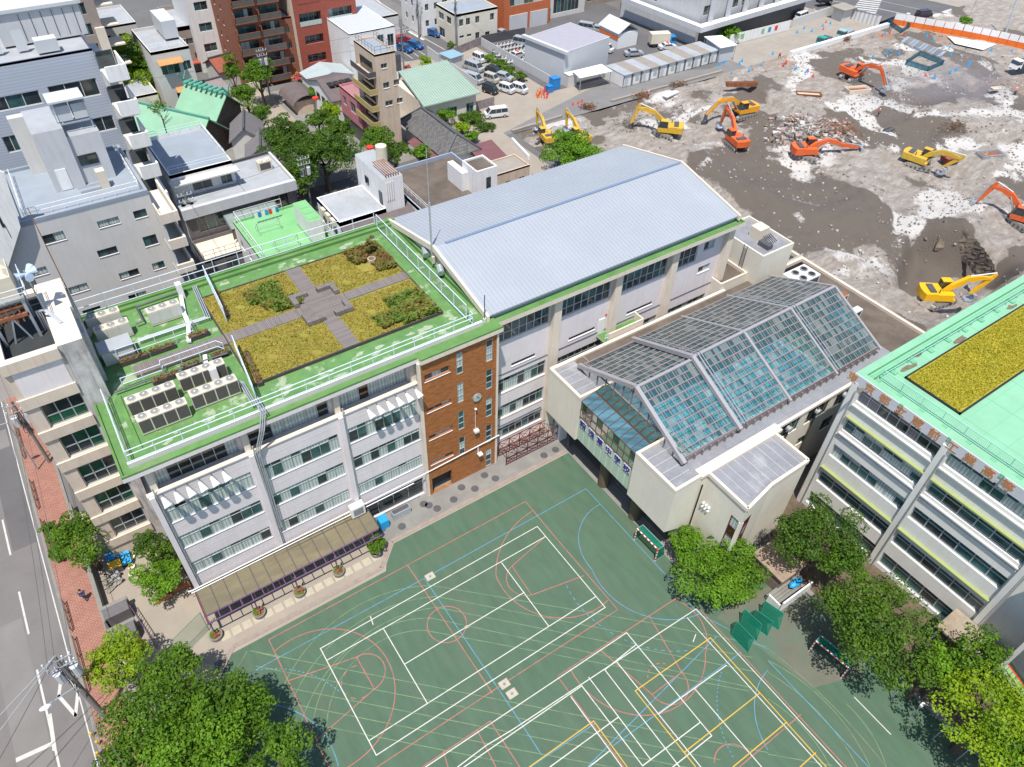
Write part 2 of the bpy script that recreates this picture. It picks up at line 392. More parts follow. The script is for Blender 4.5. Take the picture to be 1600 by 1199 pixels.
M_TILEBR = brickmat('brown_tile', (0.42, 0.155, 0.045), (0.25, 0.085, 0.025), (0.26, 0.10, 0.035), 0.42, 0.13, 0.006)
M_REDBR = brickmat('red_brick', (0.34, 0.075, 0.045), (0.26, 0.06, 0.04), (0.28, 0.10, 0.07), 0.5, 0.2, 0.01)
M_BROWNBR = brickmat('brown_brick', (0.30, 0.11, 0.06), (0.23, 0.085, 0.05), (0.2, 0.1, 0.07), 0.4, 0.18, 0.01)
M_DKTILE = brickmat('dark_tile', (0.14, 0.125, 0.13), (0.11, 0.10, 0.105), (0.18, 0.17, 0.17), 0.5, 0.25, 0.012)
M_TAUPE = brickmat('taupe_tile', (0.33, 0.27, 0.235), (0.30, 0.245, 0.215), (0.26, 0.21, 0.19), 0.6, 0.3, 0.01)
M_SIDING = brickmat('blue_siding', (0.41, 0.45, 0.52), (0.39, 0.43, 0.50), (0.28, 0.31, 0.37), 40.0, 0.36, 0.035, mode='wall', var=.06)
M_PAVER = brickmat('brick_pavement', (0.29, 0.125, 0.09), (0.22, 0.088, 0.062), (0.40, 0.25, 0.2), 0.42, 0.2, 0.02, mode='pos', var=.25)
M_DECK = brickmat('deck_boards', (0.215, 0.185, 0.175), (0.155, 0.13, 0.12), (0.05, 0.045, 0.04), 4.0, 0.16, 0.016, mode='pos', var=.1)
M_DECK2 = brickmat('deck_boards_across', (0.215, 0.185, 0.175), (0.155, 0.13, 0.12), (0.05, 0.045, 0.04), 4.0, 0.16, 0.016, mode='pos', rot=R(90), var=.1)
M_WOODD = mat('dark_planter', (0.06, 0.05, 0.05), 0.8, 0.2, 3)
M_SOIL = mat('soil', (0.16, 0.10, 0.06), 0.95, 0.3, 3)
M_MOSS = mat('moss_ground', (0.27, 0.225, 0.042), 0.95, 0.2, 1.1, (0.20, 0.19, 0.035), .42, .65, fine=.22, bump=.6, bscale=18)
M_MOSS2 = mat('moss_mint_roof', (0.34, 0.30, 0.028), 0.95, 0.12, 1.0, (0.28, 0.27, 0.028), .45, .7, fine=.2, bump=.5, bscale=18)
M_TILER = brickmat('grey_roof_tile', (0.19, 0.18, 0.19), (0.165, 0.155, 0.16), (0.10, 0.095, 0.10), 0.9, 0.28, 0.03, mode='pos')
M_KAWARA = brickmat('weathered_roof_tile', (0.17, 0.165, 0.16), (0.08, 0.078, 0.078), (0.06, 0.06, 0.06), 0.45, 0.35, 0.04, mode='pos')
M_COPPER = mat('green_copper', (0.22, 0.42, 0.29), 0.6, 0.08, 0.5, (0.22, 0.36, 0.24), .4, .75, fine=.03)
M_COPPERD = mat('green_copper_trim', (0.10, 0.32, 0.24), 0.6, 0.12, 2)
M_SLATE = mat('brown_slate', (0.13, 0.105, 0.105), 0.8, 0.12, 1, fine=.12)
M_WINE = mat('wine_metal_roof', (0.16, 0.07, 0.075), 0.6, 0.1, 1)
M_REDROOF = mat('rust_red_roof', (0.32, 0.085, 0.045), 0.8, 0.2, 1.2, (0.2, 0.07, 0.05))
M_PINK = mat('pink_wall', (0.50, 0.20, 0.22), 0.8, 0.08, 0.8, stain=.15)
M_SAND = mat('sand_wall', (0.56, 0.44, 0.34), 0.8, 0.06, 0.8, stain=.2)
M_OCHRE = mat('ochre_balcony', (0.42, 0.33, 0.12), 0.7, 0.1, 1)
M_ORANGE = mat('orange_wall', (0.46, 0.13, 0.05), 0.7, 0.08, 1)
M_GREY = mat('grey_cladding', (0.50, 0.51, 0.53), 0.7, 0.05, 0.4, stain=.08)
M_FR = mat('window_frame', (0.45, 0.48, 0.50), 0.45, 0.05, 1, metal=.3)
M_FRB = mat('window_frame_bronze', (0.10, 0.06, 0.045), 0.5, 0.1, 1)
M_FRD = mat('window_frame_dark', (0.05, 0.05, 0.055), 0.5, 0.1, 1)
M_MAROON = mat('maroon_steel', (0.12, 0.025, 0.035), 0.5, 0.1, 1)
M_PURPLE = mat('purple_steel', (0.13, 0.075, 0.14), 0.5, 0.1, 1)
M_GL = glassmat('glass_dark', (0.035, 0.05, 0.055))
M_GLT = glassmat('glass_teal', (0.05, 0.13, 0.13))
M_GLC = glassmat('glass_curtained', (0.16, 0.21, 0.20), curtain=(0.50, 0.56, 0.52), rough=.12, spec=.5)
M_GLG = glassmat('glass_green_board', (0.02, 0.10, 0.06))
M_GLP = glassmat('glass_mauve_curtain', (0.12, 0.10, 0.11), curtain=(0.24, 0.20, 0.21), rough=.12, spec=.5)
M_GLB = glassmat('glass_brown_room', (0.07, 0.035, 0.02))
M_SKYGL = seethrough('roof_glass', (0.66, 0.88, 0.90), 0.05, (0.14, 0.34, 0.34), 0.18)
M_SKYGL2 = seethrough('roof_glass_pale', (0.60, 0.80, 0.84), 0.14, (0.36, 0.48, 0.46), 0.30)
M_SKYGL3 = seethrough('roof_glass_deep', (0.45, 0.70, 0.76), 0.08, (0.06, 0.20, 0.22), 0.30)
M_CLEAR = seethrough('clear_panel', (0.72, 0.86, 0.78), 0.04, (0.4, 0.6, 0.5), 0.12)
M_NET = seethrough('green_net', (0.45, 0.78, 0.62), 0.0, (0.02, 0.22, 0.15), 0.55)
M_TARPG = mat('teal_net_dense', (0.02, 0.20, 0.14), 0.8, .2, 2)
M_WATER, _nt2, _b2 = newmat('pool_water')
_v = _vec(_nt2, 'pos'); _nt2.links.new(_mix(_nt2, _ramp(_nt2, _noise(_nt2, _v, 0.8, 3), .4, .6), (0.03, 0.36, 0.52), (0.14, 0.52, 0.64)), _b2.inputs['Base Color'])
_b2.inputs['Roughness'].default_value = 0.08
M_PIPE = mat('galvanised_pipe', (0.50, 0.53, 0.56), 0.4, 0.08, 2, metal=.5)
M_CREAM = mat('cream_enamel', (0.60, 0.54, 0.44), 0.5, 0.04, 2)
M_GRILL = mat('fan_grille', (0.23, 0.235, 0.24), 0.5, 0.1, 4)
M_FINS = mat('cooling_fins', (0.085, 0.075, 0.075), 0.6, 0.1, 4)
M_BLACK = mat('black_rubber', (0.02, 0.02, 0.022), 0.8, 0.1, 3)
M_BARK = mat('bark', (0.11, 0.08, 0.06), 0.95, 0.3, 3)
M_BLUE = mat('blue_plastic', (0.02, 0.20, 0.50), 0.45, 0.06, 2)
M_BLUETARP = mat('blue_tarpaulin', (0.02, 0.30, 0.60), 0.5, 0.1, 2)
M_RED = mat('red_plastic', (0.62, 0.05, 0.03), 0.5, 0.1, 2)
M_SAFETY = mat('safety_orange', (0.75, 0.16, 0.02), 0.6, 0.1, 2)
M_YEL = mat('excavator_yellow', (0.62, 0.37, 0.03), 0.5, 0.12, 2, (0.36, 0.26, 0.12), .5, .75, fine=.12)
M_ORG = mat('excavator_orange', (0.66, 0.12, 0.03), 0.5, 0.12, 2, (0.40, 0.15, 0.08), .5, .75, fine=.12)
M_TRACK = mat('crawler_track', (0.31, 0.29, 0.265), 0.8, 0.25, 3)
M_BRONZE = mat('brown_column', (0.12, 0.09, 0.06), 0.6, 0.1, 1)
M_TERRA = mat('terracotta', (0.40, 0.16, 0.09), 0.8, 0.1, 2)
M_TARN = mat('transparent_roof_aged', (0.165, 0.14, 0.085), 0.5, 0.2, 1.4, (0.12, 0.105, 0.07), .4, .7, vs=(.3, 1, 1))
M_LEAD = mat('lead_sheet_roof', (.235, .24, .262), .5, .14, .8, (.36, .36, .38), .55, .75, fine=.05)
ST_SCHOOL = dict(frame=M_FR, glass=[M_GLC, M_GLC, M_GLC, M_GLC, M_GLT, M_GL], pane=0.9, rows=[0, .74, 1], fw=.04, sill=M_WHITE)
ST_DARK = dict(frame=M_FR, glass=[M_GL, M_GL, M_GLT], pane=1.1, rows=[0, 1], fw=.05)
ST_APT = dict(frame=M_FRD, glass=[M_GL, M_GLT, M_GLC], pane=0.9, rows=[0, 1], fw=.05, sill=M_WALLW)
# ================================================================ GROUND, ROADS, COURT
def sheet(name, pts, z, m):
    b = MB(); b.face([(p[0], p[1], z) for p in pts], m); return struct(b, name)
def slab(name, pts, z0, z1, m):
    b = MB(); b.prism(pts, z0, z1, m); return struct(b, name)
_g = MB()      # one ground with the excavated site left open
for q in ((-400, -300, 76.7, 700), (76.7, -300, 700, -40), (76.7, 109.3, 700, 700), (235.5, -40, 700, 109.3)): _g.face([(q[0], q[1], -.02), (q[2], q[1], -.02), (q[2], q[3], -.02), (q[0], q[3], -.02)], M_DIRT)
struct(_g, 'ground')
sheet('road', [(-60, -60), (-13.6, -60), (-13.6, 400), (-60, 400)], 0.0, M_ASPH)
# asphalt patches of other ages on the street
pb = MB()
for _i, (a, b, c, d) in enumerate(((-19.2, 30, -16.7, 52), (-16.2, 60, -13.9, 92), (-25, 66, -20, 71), (-20, 75, -14.2, 78))):
    pb.face([(a, b, .002 + .001 * _i), (c, b, .002 + .001 * _i), (c, d, .002 + .001 * _i), (a, d, .002 + .001 * _i)], M_ASPH3 if a < -18 else M_ASPH2)
o = struct(pb, 'road_patches')
slab('kerb', [(-13.6, 0), (-13.35, 0), (-13.35, 160), (-13.6, 160)], -0.02, .13, M_CONCG)
slab('sidewalk', [(-13.35, 0), (-10.7, 0), (-10.7, 160), (-13.35, 160)], -0.02, .11, M_PAVER)
slab('kerb', [(-10.7, 0), (-10.45, 0), (-10.45, 160), (-10.7, 160)], -0.02, .14, M_CONCG)
rm = MB()
def line(mb, a, b, w, z, m):
    a = Vector((*a, 0)); b = Vector((*b, 0)); d = (b - a).normalized(); s = Vector((-d.y, d.x, 0)) * w / 2; e = d * w / 2
    mb.face([tuple((q.x, q.y, z)) for q in (a - e - s, b + e - s, b + e + s, a - e + s)], m)
for y0, y1 in ((59.8, 64.6), (50.0, 54.9), (36.5, 45.9), (70, 75), (80, 85)): line(rm, (-16.45, y0), (-16.45, y1), .17, .008, M_WORNW)
line(rm, (-16.6, 38.7), (-19, 38.9), .38, .009, M_WORNW)
line(rm, (-16.5, 38.2), (-16.3, 41.2), .30, .0095, M_WORNW)
dm = [G(97, 1047), G(92, 1088), G(118, 1118), G(122, 1080)]
for i in range(4): line(rm, dm[i], dm[(i + 1) % 4], .26, .008, M_WORNW)
line(rm, (-13.95, 0), (-13.95, 160), .10, .008, M_WORNW)
struct(rm, 'road_markings')
# school yard concrete, paths
slab('yard', [(-10.45, 20), (-3.6, 20), (-3.6, 38.2), (13.2, 38.2), (13.6, 38.9), (15.3, 40.6), (37.4, 40.6), (42, 46.5), (-3, 46.5), (-3, 56), (-10.45, 62)], -.02, .012, M_YARD)
slab('path', [(15.6, 40.9), (37.4, 40.9), (40, 44.5), (13.2, 44.5), (14.2, 41.5)], -.02, .02, M_CONCG)
slab('path', [(37.3, 20), (38.6, 20), (38.6, 41.2), (37.3, 41.2)], -.02, .024, M_CONCG)
sheet('yard', [(-10.4, -40), (-3.7, -40), (-3.7, 20), (-10.4, 20)], .002, M_YARD)
cb = MB()
cpts = [(-3.6, -60), (46.0, -60), (46.0, 24.5), (37.3, 24.5), (37.3, 40.8), (15.3, 40.75), (13.15, 38.5), (-1.6, 38.5), (-3.6, 36.6)]
cb.face([(x, y, .006) for x, y in cpts], M_COURT); struct(cb, 'court')
worn = MB(); worn.face([(*G(x, y), .010) for x, y in ((1150, 935), (1235, 905), (1300, 930), (1370, 1010), (1345, 1055), (1270, 1075), (1190, 1015), (1120, 965))],
                       mat('court_worn', (0.125, 0.125, 0.095), .9, .1, .5, (0.085, 0.14, 0.10), .42, .66, fine=.06)); struct(worn, 'court_worn_patch')
# raised kerb that ends the court
ck = MB(); 
for a, b in (((-3.9, 36.6), (-1.7, 38.75)), ((-1.7, 38.75), (13.0, 38.75)), ((13.0, 38.75), (15.2, 40.95)), ((15.2, 40.95), (37.3, 41.0))):
    a = Vector((*a, 0)); b = Vector((*b, 0)); ck.bar(a + Vector((0, 0, .03)), b + Vector((0, 0, .03)), .42, .06, mat('gutter_stone', (.27, .22, .19), .9, .15, 1.5))
struct(ck, 'kerb')
Z0 = [0.012]
def px6(x, y): return (400 + x / 4, 900 + y / 4)
def px7(x, y): return (800 + x / 4, 900 + y / 4)
def px8(x, y): return (1200 + x / 4, 900 + y / 4)
def circ3(a, b, c):
    ax, ay = a; bx, by = b; cx, cy = c; d = 2 * (ax * (by - cy) + bx * (cy - ay) + cx * (ay - by))
    ux = ((ax * ax + ay * ay) * (by - cy) + (bx * bx + by * by) * (cy - ay) + (cx * cx + cy * cy) * (ay - by)) / d
    uy = ((ax * ax + ay * ay) * (cx - bx) + (bx * bx + by * by) * (ax - cx) + (cx * cx + cy * cy) * (bx - ax)) / d
    return (ux, uy), math.hypot(ax - ux, ay - uy)
def arc(mb, a, b, c, w, z, m, full=False, dash=0, n=40):
    a, b, c = G(*a), G(*b), G(*c); (ux, uy), r = circ3(a, b, c)
    t0, t1, t2 = (math.atan2(p[1] - uy, p[0] - ux) for p in (a, b, c))
    if full: s, e = 0, 2 * math.pi
    else:
        s = t0; e = t2
        ccw = ((t1 - t0) % (2 * math.pi)) < ((t2 - t0) % (2 * math.pi))
        e = t0 + ((t2 - t0) % (2 * math.pi)) if ccw else t0 - ((t0 - t2) % (2 * math.pi))
    for i in range(n):
        if dash and i % 2: continue
        u0, u1 = s + (e - s) * i / n, s + (e - s) * (i + 1) / n
        mb.face([(ux + (r - w / 2) * math.cos(u0), uy + (r - w / 2) * math.sin(u0), z), (ux + (r - w / 2) * math.cos(u1), uy + (r - w / 2) * math.sin(u1), z),
                 (ux + (r + w / 2) * math.cos(u1), uy + (r + w / 2) * math.sin(u1), z), (ux + (r + w / 2) * math.cos(u0), uy + (r + w / 2) * math.sin(u0), z)], m)
def court_lines(name, segs, arcs, m, w):
    mb = MB(); z = Z0[0]
    for s in segs: line(mb, G(*s[0]), G(*s[1]), w, z, m); z += .0001
    for a in arcs: arc(mb, *a[:3], w, z, m, **(a[3] if len(a) > 3 else {})); z += .0001
    Z0[0] = z + .001; return struct(mb, name)
court_lines('court_lines_track', [(px6(0, 475), px7(0, 790)), (px6(0, 565), px7(0, 880)), (px6(0, 660), px7(0, 980)), (px6(100, 775), px7(0, 1080)), (px6(220, 900), px7(0, 1175)),
    (px7(0, 790), px7(1600, 1105)), (px7(0, 880), px7(1300, 1150)), (px7(0, 980), px7(1100, 1199)), (px7(0, 1080), px7(640, 1199)),
    (px6(1100, 60), px7(900, 300)), (px6(1130, 130), px7(1500, 510)), (px6(1130, 197), px7(1520, 600)), (px6(1100, 265), px7(1500, 700)), (px6(1050, 340), px7(1480, 720)),
    (px7(900, 300), px7(1600, 445)), (px8(0, 1115), px8(400, 1185)), ((386, 1018), (361, 1062)), ((391, 1017), (437, 1028)), ((371, 1060), (418, 1068))],
    [(px6(1100, 60), px6(420, 345), px6(110, 860)), (px6(1130, 130), px6(500, 400), px6(195, 860)), (px6(1130, 197), px6(560, 470), px6(270, 960)),
     (px6(1100, 265), px6(640, 420), px6(360, 1100)), (px6(1050, 340), px6(590, 560), px6(460, 1100)),
     (px8(0, 455), px8(330, 740), px8(740, 1196)), (px8(0, 530), px8(360, 790), px8(640, 1196)), (px8(0, 605), px8(250, 790), px8(560, 1196)), (px8(0, 770), px8(220, 950), px8(390, 1196)),
     (px8(490, 800), px8(640, 980), px8(740, 1196))], M_LINEG, .06)
court_lines('court_lines_blue', [((400, 1047), (665, 903)), ((665, 903), (915.5, 764)), ((915.5, 764), (1046, 905)), (px6(1050, 12), px7(0, 835)), (px7(0, 835), px7(185, 1120)),
    (px7(1280, 378), px7(475, 1190)), (px7(1430, 480), px7(635, 1060)), (px7(110, 1199), px7(515, 925)), (px8(0, 530), px8(630, 1196)), (px7(1060, 120), px7(1170, 240)), (px7(1170, 240), px8(0, 460))],
    [((938, 788), (905, 830), (925, 890)), ((925, 890), (1000, 960), (1092, 960)), (px6(0, 800), px6(230, 840), px6(515, 1190)),
     (px6(0, 590), px6(300, 605), px6(530, 730), dict(dash=1)), (px7(340, 60), px7(600, 345), px7(1120, 465), dict(dash=1)), (px7(1310, 600), px7(1285, 850), px7(1390, 1150), dict(dash=1)),
     (px7(1600, 590), px7(1515, 800), px7(1600, 1090))], M_LINEB, .075)
court_lines('court_lines_red', [((420, 1000), (821, 784)), ((420, 1000), (514, 1199)), ((821, 784), (861, 832)), ((861, 832), (965, 953)), ((965, 953), (800, 1060)), ((800, 1060), (589, 1199)),
    ((648, 900), (769, 1083)), ((648, 900), (637, 884)), ((451, 1064), (557, 1027)), ((557, 1027), (585, 1077)), ((494, 1157), (585, 1077)), ((800, 885), (852, 839)), ((912, 900), (831, 930)), ((800, 885), (830, 929)),
    ((871, 1057), (1065, 929.5)), ((871, 1057), (975, 1199)), ((1095, 954), (1322, 1199)), ((939, 1017), (1019, 1085.5)), ((1014, 962), (1065, 1051)), ((1019, 1085.5), (1065, 1051)),
    ((1155, 1199), (1251, 1117)), ((660, 1199), (766, 1127)), ((766, 1127), (812, 1199)), ((746, 1142), (775, 1199)), ((693, 1175), (700, 1199))],
    [(px6(1070, 305), px6(1193, 418), px6(1315, 305), dict(full=True)), ((429.5, 1017.5), (615, 1057), (543.5, 1199)), ((775, 900), (875, 966), (951, 937)), ((775, 900), (785, 850), (832, 799)),
     ((557, 1027), (602, 1050), (585, 1077)), ((800, 885), (803, 925), (831, 930)), ((557, 1040), (535, 1060), (580, 1082), dict(dash=1, n=12)), ((891, 1045), (1010, 1118), (1102, 1020)), ((1102, 1020), (1100, 980), (1054, 937)),
     ((1019, 1085.5), (1058, 1100), (1065, 1051)), ((1012, 1060), (1025, 1038), (1045, 1040), dict(dash=1, n=10)), (px7(1265, 1170), px7(1340, 1055), px7(1480, 1105))], M_LINER, .085)
court_lines('court_lines_white', [((500.7, 1013.7), (839.5, 823)), ((500.7, 1013.7), (588, 1180.5)), ((588, 1180.5), (945.5, 949.5)), ((839.5, 823), (945.5, 949.5)), ((511, 1032), (852, 839)), ((577.5, 1157), (931, 932.5)),
    ((599, 982.5), (667.5, 1099)), ((784, 880), (857.5, 979)), ((632.5, 1038), (819, 926)), (px7(0, 835), (979, 989)), ((979, 989), (1112, 1150)), ((1112, 1150), (1051, 1199)),
    ((800, 1141), (1087.5, 952)), ((800, 1147), (909, 1072)), ((909, 1072), (1004, 1197)), ((920, 1059), (1016.5, 1187)), ((945, 1047), (1062, 1199)), ((964, 1035), (1095, 1199)), ((945, 1047), (994, 1007.5)),
    ((892, 1089), (972, 1199)), ((859, 1199), (966, 1121)), ((920, 1199), (952, 1174)), ((1004, 1197), (1094, 1129)), ((1087.5, 952), (1200, 1073)), ((1200, 1073), (1315, 1199)), ((1074, 966), (1200, 1106)), ((1200, 1106), (1284, 1199)),
    ((1135, 1040), (1030, 1115)), ((1085, 1076), (1190, 1199)), ((760, 1165), (800, 1141)), ((715, 1199), (760, 1165)), ((725, 1199), (800, 1147)), ((665, 1199), px7(0, 835)),
    ((1087, 992), (1083, 1003)), ((579, 964), (583, 976)), (px8(540, 760), px8(765, 990))], [], M_LINEW, .085)
court_lines('court_lines_yellow', [((1110, 997), (992.5, 1080)), ((992.5, 1080), (1087, 1199)), ((1110, 997), (1291, 1199)), ((1186, 1084), (1069, 1176)), ((927.5, 1127), (827, 1199)), ((927.5, 1127), (980, 1199)), ((1145, 1199), (1229, 1129)), ((1250, 1199), (1274, 1177))],
    [], M_LINEY, .095)
# manhole covers and drain squares in the court: set flush
mh = MB()
for (x, y) in ((757, 743), (774, 748), (721, 762), (742, 764), (709, 781), (662, 788), (670, 790), (683, 795), (628, 823), (597, 827), (868, 703), (850, 712)):
    a = G(x, y); mh.cyl((a[0], a[1], .01), (a[0], a[1], .045), .42, M_METALD, 16)
struct(mh, 'manhole_covers')['kind'] = 'structure'
sq = MB()
for (x, y) in ((788, 1069), (800, 1084), (672, 901), (729, 980)):
    a = G(x, y); s = .45 if x != 729 else .15; sq.box(a[0] - s, a[1] - s * .8, .0, a[0] + s, a[1] + s * .8, .03, mat('hatch_stone', (.42, .36, .28), .8, .1, 2))
    sq.cyl((a[0], a[1], .03), (a[0], a[1], .04), s * .3, M_LINEB, 10)
struct(sq, 'court_hatches')
# raised steel rim and planting strip along the far side of the court
slab('planter_kerb', [(45.8, -60), (46.3, -60), (46.3, 15.9), (45.8, 15.9)], -.02, .32, M_CONCG)
slab('soil', [(46.3, -60), (54, -60), (54, 24), (50, 24), (46.3, 16.5)], -.02, .22, mat('planting_soil', (.14, .10, .07), .95, .3, 1.5, (.07, .06, .04)))
# ---- neighbourhood streets and lots
sheet('road', [(8, 150), (100, 150), (100, 152.5), (92, 160), (92, 240), (82, 240), (82, 158), (8, 156)], .004, M_ASPH)
sheet('road', [G(1225, -40), G(1318, 26), G(1372, 40), G(1398, 30), G(1500, 47), G(1600, 68), G(1700, 88), G(1700, 50), G(1500, 4), G(1400, -40)], .75, M_ASPH2); sheet('road', [(181, 110), (188, 109.4), (200, 112), (196, 180), (176, 180)], .01, M_ASPH2)
sheet('road', [(76, 150), (140, 150), (140, 175), (76, 175)], .008, M_ASPH2)
slab('lot', [(75, 110.2), (110, 110.5), (110, 121), (94, 121), (94, 150), (75, 150)], -.02, .02, M_YARD)
slab('lot', [(94, 121), (134, 122.5), (134, 150), (94, 150)], -.02, .024, M_ASPH2)
slab('lot', [(75, 109.3), (112, 109.3), (190, 108.5), (190, 111), (184, 122), (132, 113), (112, 121), (75, 110.4)], -.02, .028, M_ASPH3)
slab('lot', [(140, 109.2), (191, 108.9), (183, 139), (172, 127), (140, 118)], -.02, .036, M_CONC)
slab('yard', [(8, 110), (60, 110), (60, 150), (8, 150)], -.02, .02, M_CONCG)
slab('path', [(36, 128), (44, 128), (44, 152), (36, 152)], -.02, .03, M_YARD)
slab('yard', [(60, 90), (75, 90), (75, 150), (60, 150)], -.02, .02, M_YARD)
rm2 = MB()
for a, b, w in (((620, 50), (668, 39), .2), ((640, 47), (695, 78), .2), ((648, 38), (668, 39), .2), ((590, 0), (618, 28), .25), ((625, 78), (645, 92), .15), ((636, 76), (656, 90), .15), ((647, 75), (664, 86), .15), ((620, 100), (665, 92), .18), ((540, 35), (560, 30), .2), ((420, 145), (443, 140), .3)):
    line(rm2, G(*a), G(*b), w, .014, M_WORNW)
for i in range(3): line(rm2, G(640 + 8 * i, 50 + 4.5 * i), G(645 + 8 * i, 53 + 4.5 * i), .7, .014, M_WORNW)
struct(rm2, 'road_markings')
rm3 = MB()
for a, b, w in (((1370, 13), (1600, 62), .35), ((1378, 2), (1600, 50), .18), ((1410, 31), (1420, 21), .9), ((1500, 15), (1600, 38), .18), ((1290, 0), (1322, 5), .25), ((1470, 28), (1556, 37), .15)):
    line(rm3, G(*a, .76), G(*b, .76), w, .762, M_WORNW)
a0, a1, b0, b1 = G(1348, 0), G(1330, 26), G(1374, 3), G(1362, 30)
for i in range(9):
    t = i / 8.5; p = (a0[0] * (1 - t) + a1[0] * t, a0[1] * (1 - t) + a1[1] * t); q = (b0[0] * (1 - t) + b1[0] * t, b0[1] * (1 - t) + b1[1] * t)
    line(rm3, p, q, 1.0, .764, M_WORNW)
for i in range(8): line(rm3, G(1222 + 12 * i, 14 + 1 * i), G(1228 + 12 * i, 20 + 1 * i), .14, .764, M_WORNW)
struct(rm3, 'road_markings')
sheet('sidewalk', [G(1392, -12, .8), G(1500, 12, .8), G(1700, 54, .8), G(1700, -30, .8), G(1392, -40, .8)], .8, M_CONC)
# ================================================================ MAIN SCHOOL BLOCK
ZR = 19.5; YF = 44.3; XL, XR, YB = -3.4, 29.55, 64.9
sch = thing('school_building', 'long lilac white school block with green edged roof above the canopy and flower pots', 'school', (10, 54, 0))
bays = [(-2.1, 5.1), (6.0, 13.0), (14.0, 20.95)]
bw, bp, br = MB(), MB(), MB()
X0F, X1F = -2.6, 21.2
holes = []
for a, b in bays:
    for z0, z1 in ((12.4, 14.35), (8.75, 10.45), (4.85, 6.5)): holes.append((a - X0F, b - X0F, z0, z1))
holes.append((14.0 - X0F, 20.9 - X0F, 0.25, 2.9)); holes.append((1.0, 8.0, .3, 2.4)); holes.append((9.0, 15.6, .3, 2.4))
wall(bw, (X0F, YF), (X1F, YF), 0, 16.3, holes, M_WALLP, .3)
# seams between the panels, stood a little proud
for a, b in bays:
    for z in (15.3, 11.5, 7.7, 12.35): bw.box(a - .2, YF - .012, z, b + .1, YF - .002, z + .03, M_WALLG)
wall(bw, (X0F, 60), (X0F, YF), 0, 16.3, [], M_WALLT, .3)
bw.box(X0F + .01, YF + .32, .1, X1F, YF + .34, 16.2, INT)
bw.box(X0F + .02, YF + .35, 0, XR - .1, YB - .3, 16.0, M_WALLG)
bw.build('wall', sch)
sb = MB(); sb.box(X0F - .08, YF - .1, 16.3, X1F, YF + .3, 16.42, M_WALLC); sb.box(-1.4, YF + .34, 15.2, X1F, YF + .98, 15.26, M_GREEN)
sb.build('balcony_coping', sch)
for xx in (-2.6, 5.35, 13.3):      # pilasters with down pipes
    p = MB(); p.box(xx, YF - .28, 0, xx + .42, YF - .003, 16.29, M_WALLP); p.cyl((xx + .52, YF - .12, .3), (xx + .52, YF - .12, 17.2), .07, M_PIPE, 6); p.build('pilaster', sch)
for h in holes[:9]: window(sch, (X0F, YF), (X1F, YF), h, ST_SCHOOL, .13)
stg = dict(ST_SCHOOL); stg['glass'] = [M_GL, M_GLG, M_GL]; stg['sill'] = None
window(sch, (X0F, YF), (X1F, YF), holes[9], dict(stg, glass=[INT, M_GL], pane=1.6), .28)
for h in holes[10:]: window(sch, (X0F, YF), (X1F, YF), h, stg, .28)
# open sashes with dark gaps, left ajar
# set-back top storey
tw = MB(); ty = YF + 1.0; th = [(0.3, 6.9, 15.9, 18.3), (7.8, 14.9, 15.9, 18.3), (15.9, 22.6, 15.9, 18.3)]
wall(tw, (-1.9, ty), (21.3, ty), 15.3, 19.0, th, M_WALLP, .2); tw.box(-1.85, ty + .25, 15.35, 21.2, ty + .28, 18.95, INT)
for xx in (-2.2, 5.3, 13.3, 20.8): tw.box(xx, YF + .32, 15.3, xx + .5, ty - .003, 18.95, M_WALLC)
tw.build('top_storey_wall', sch)
for h in th: window(sch, (-1.9, ty), (21.3, ty), h, dict(frame=M_FR, glass=[M_GLC, M_GLC, M_GLB, M_GL], pane=1.0, fw=.06), .2)
# roof: green projecting ledge, raised deck
r = MB()
r.prism([(-3.6, 44.05), (21.6, 44.05), (21.6, 46.4), (-2.6, 46.4), (-2.6, 53.2), (-3.6, 53.2)], 19.0, 19.42, M_WALLP, M_GREEN)
r.box(-3.6, 44.05, 19.421, 21.2, 44.23, 19.62, M_GREEN); r.box(-3.6, 44.24, 19.421, -3.42, 53.1, 19.62, M_GREEN)
r.box(21.3, 43.55, 19.0, XR + .5, 46.3, 19.46, M_WALLC, M_GREEN); r.box(21.31, 43.56, 19.461, 30.0, 43.75, 19.64, M_GREEN)
r.box(-2.5, 45.11, 19.0, XR, YB - .3, 19.55, M_WALLW, M_GREENW)
r.box(-2.85, 44.85, 19.3, 28.6, 45.1, 19.93, M_WALLG, M_WALLW)           # pale upstand along the front
r.box(-2.0, YB - .3, 19.0, XR + .3, YB + .25, 20.05, M_GREEN); r.box(-2.0, YB - .75, 19.5, XR, YB - .32, 19.85, M_GREEN)
r.box(XR - .3, 46.0, 19.5, XR + .25, YB - .3, 19.98, M_GREEN); r.box(28.2, 46.5, 19.56, 28.55, 64.2, 19.75, M_GREEN)
r.box(-1.85, 46.1, 19.56, -1.5, 53, 19.72, M_GREEN)
r.build('roof', sch)
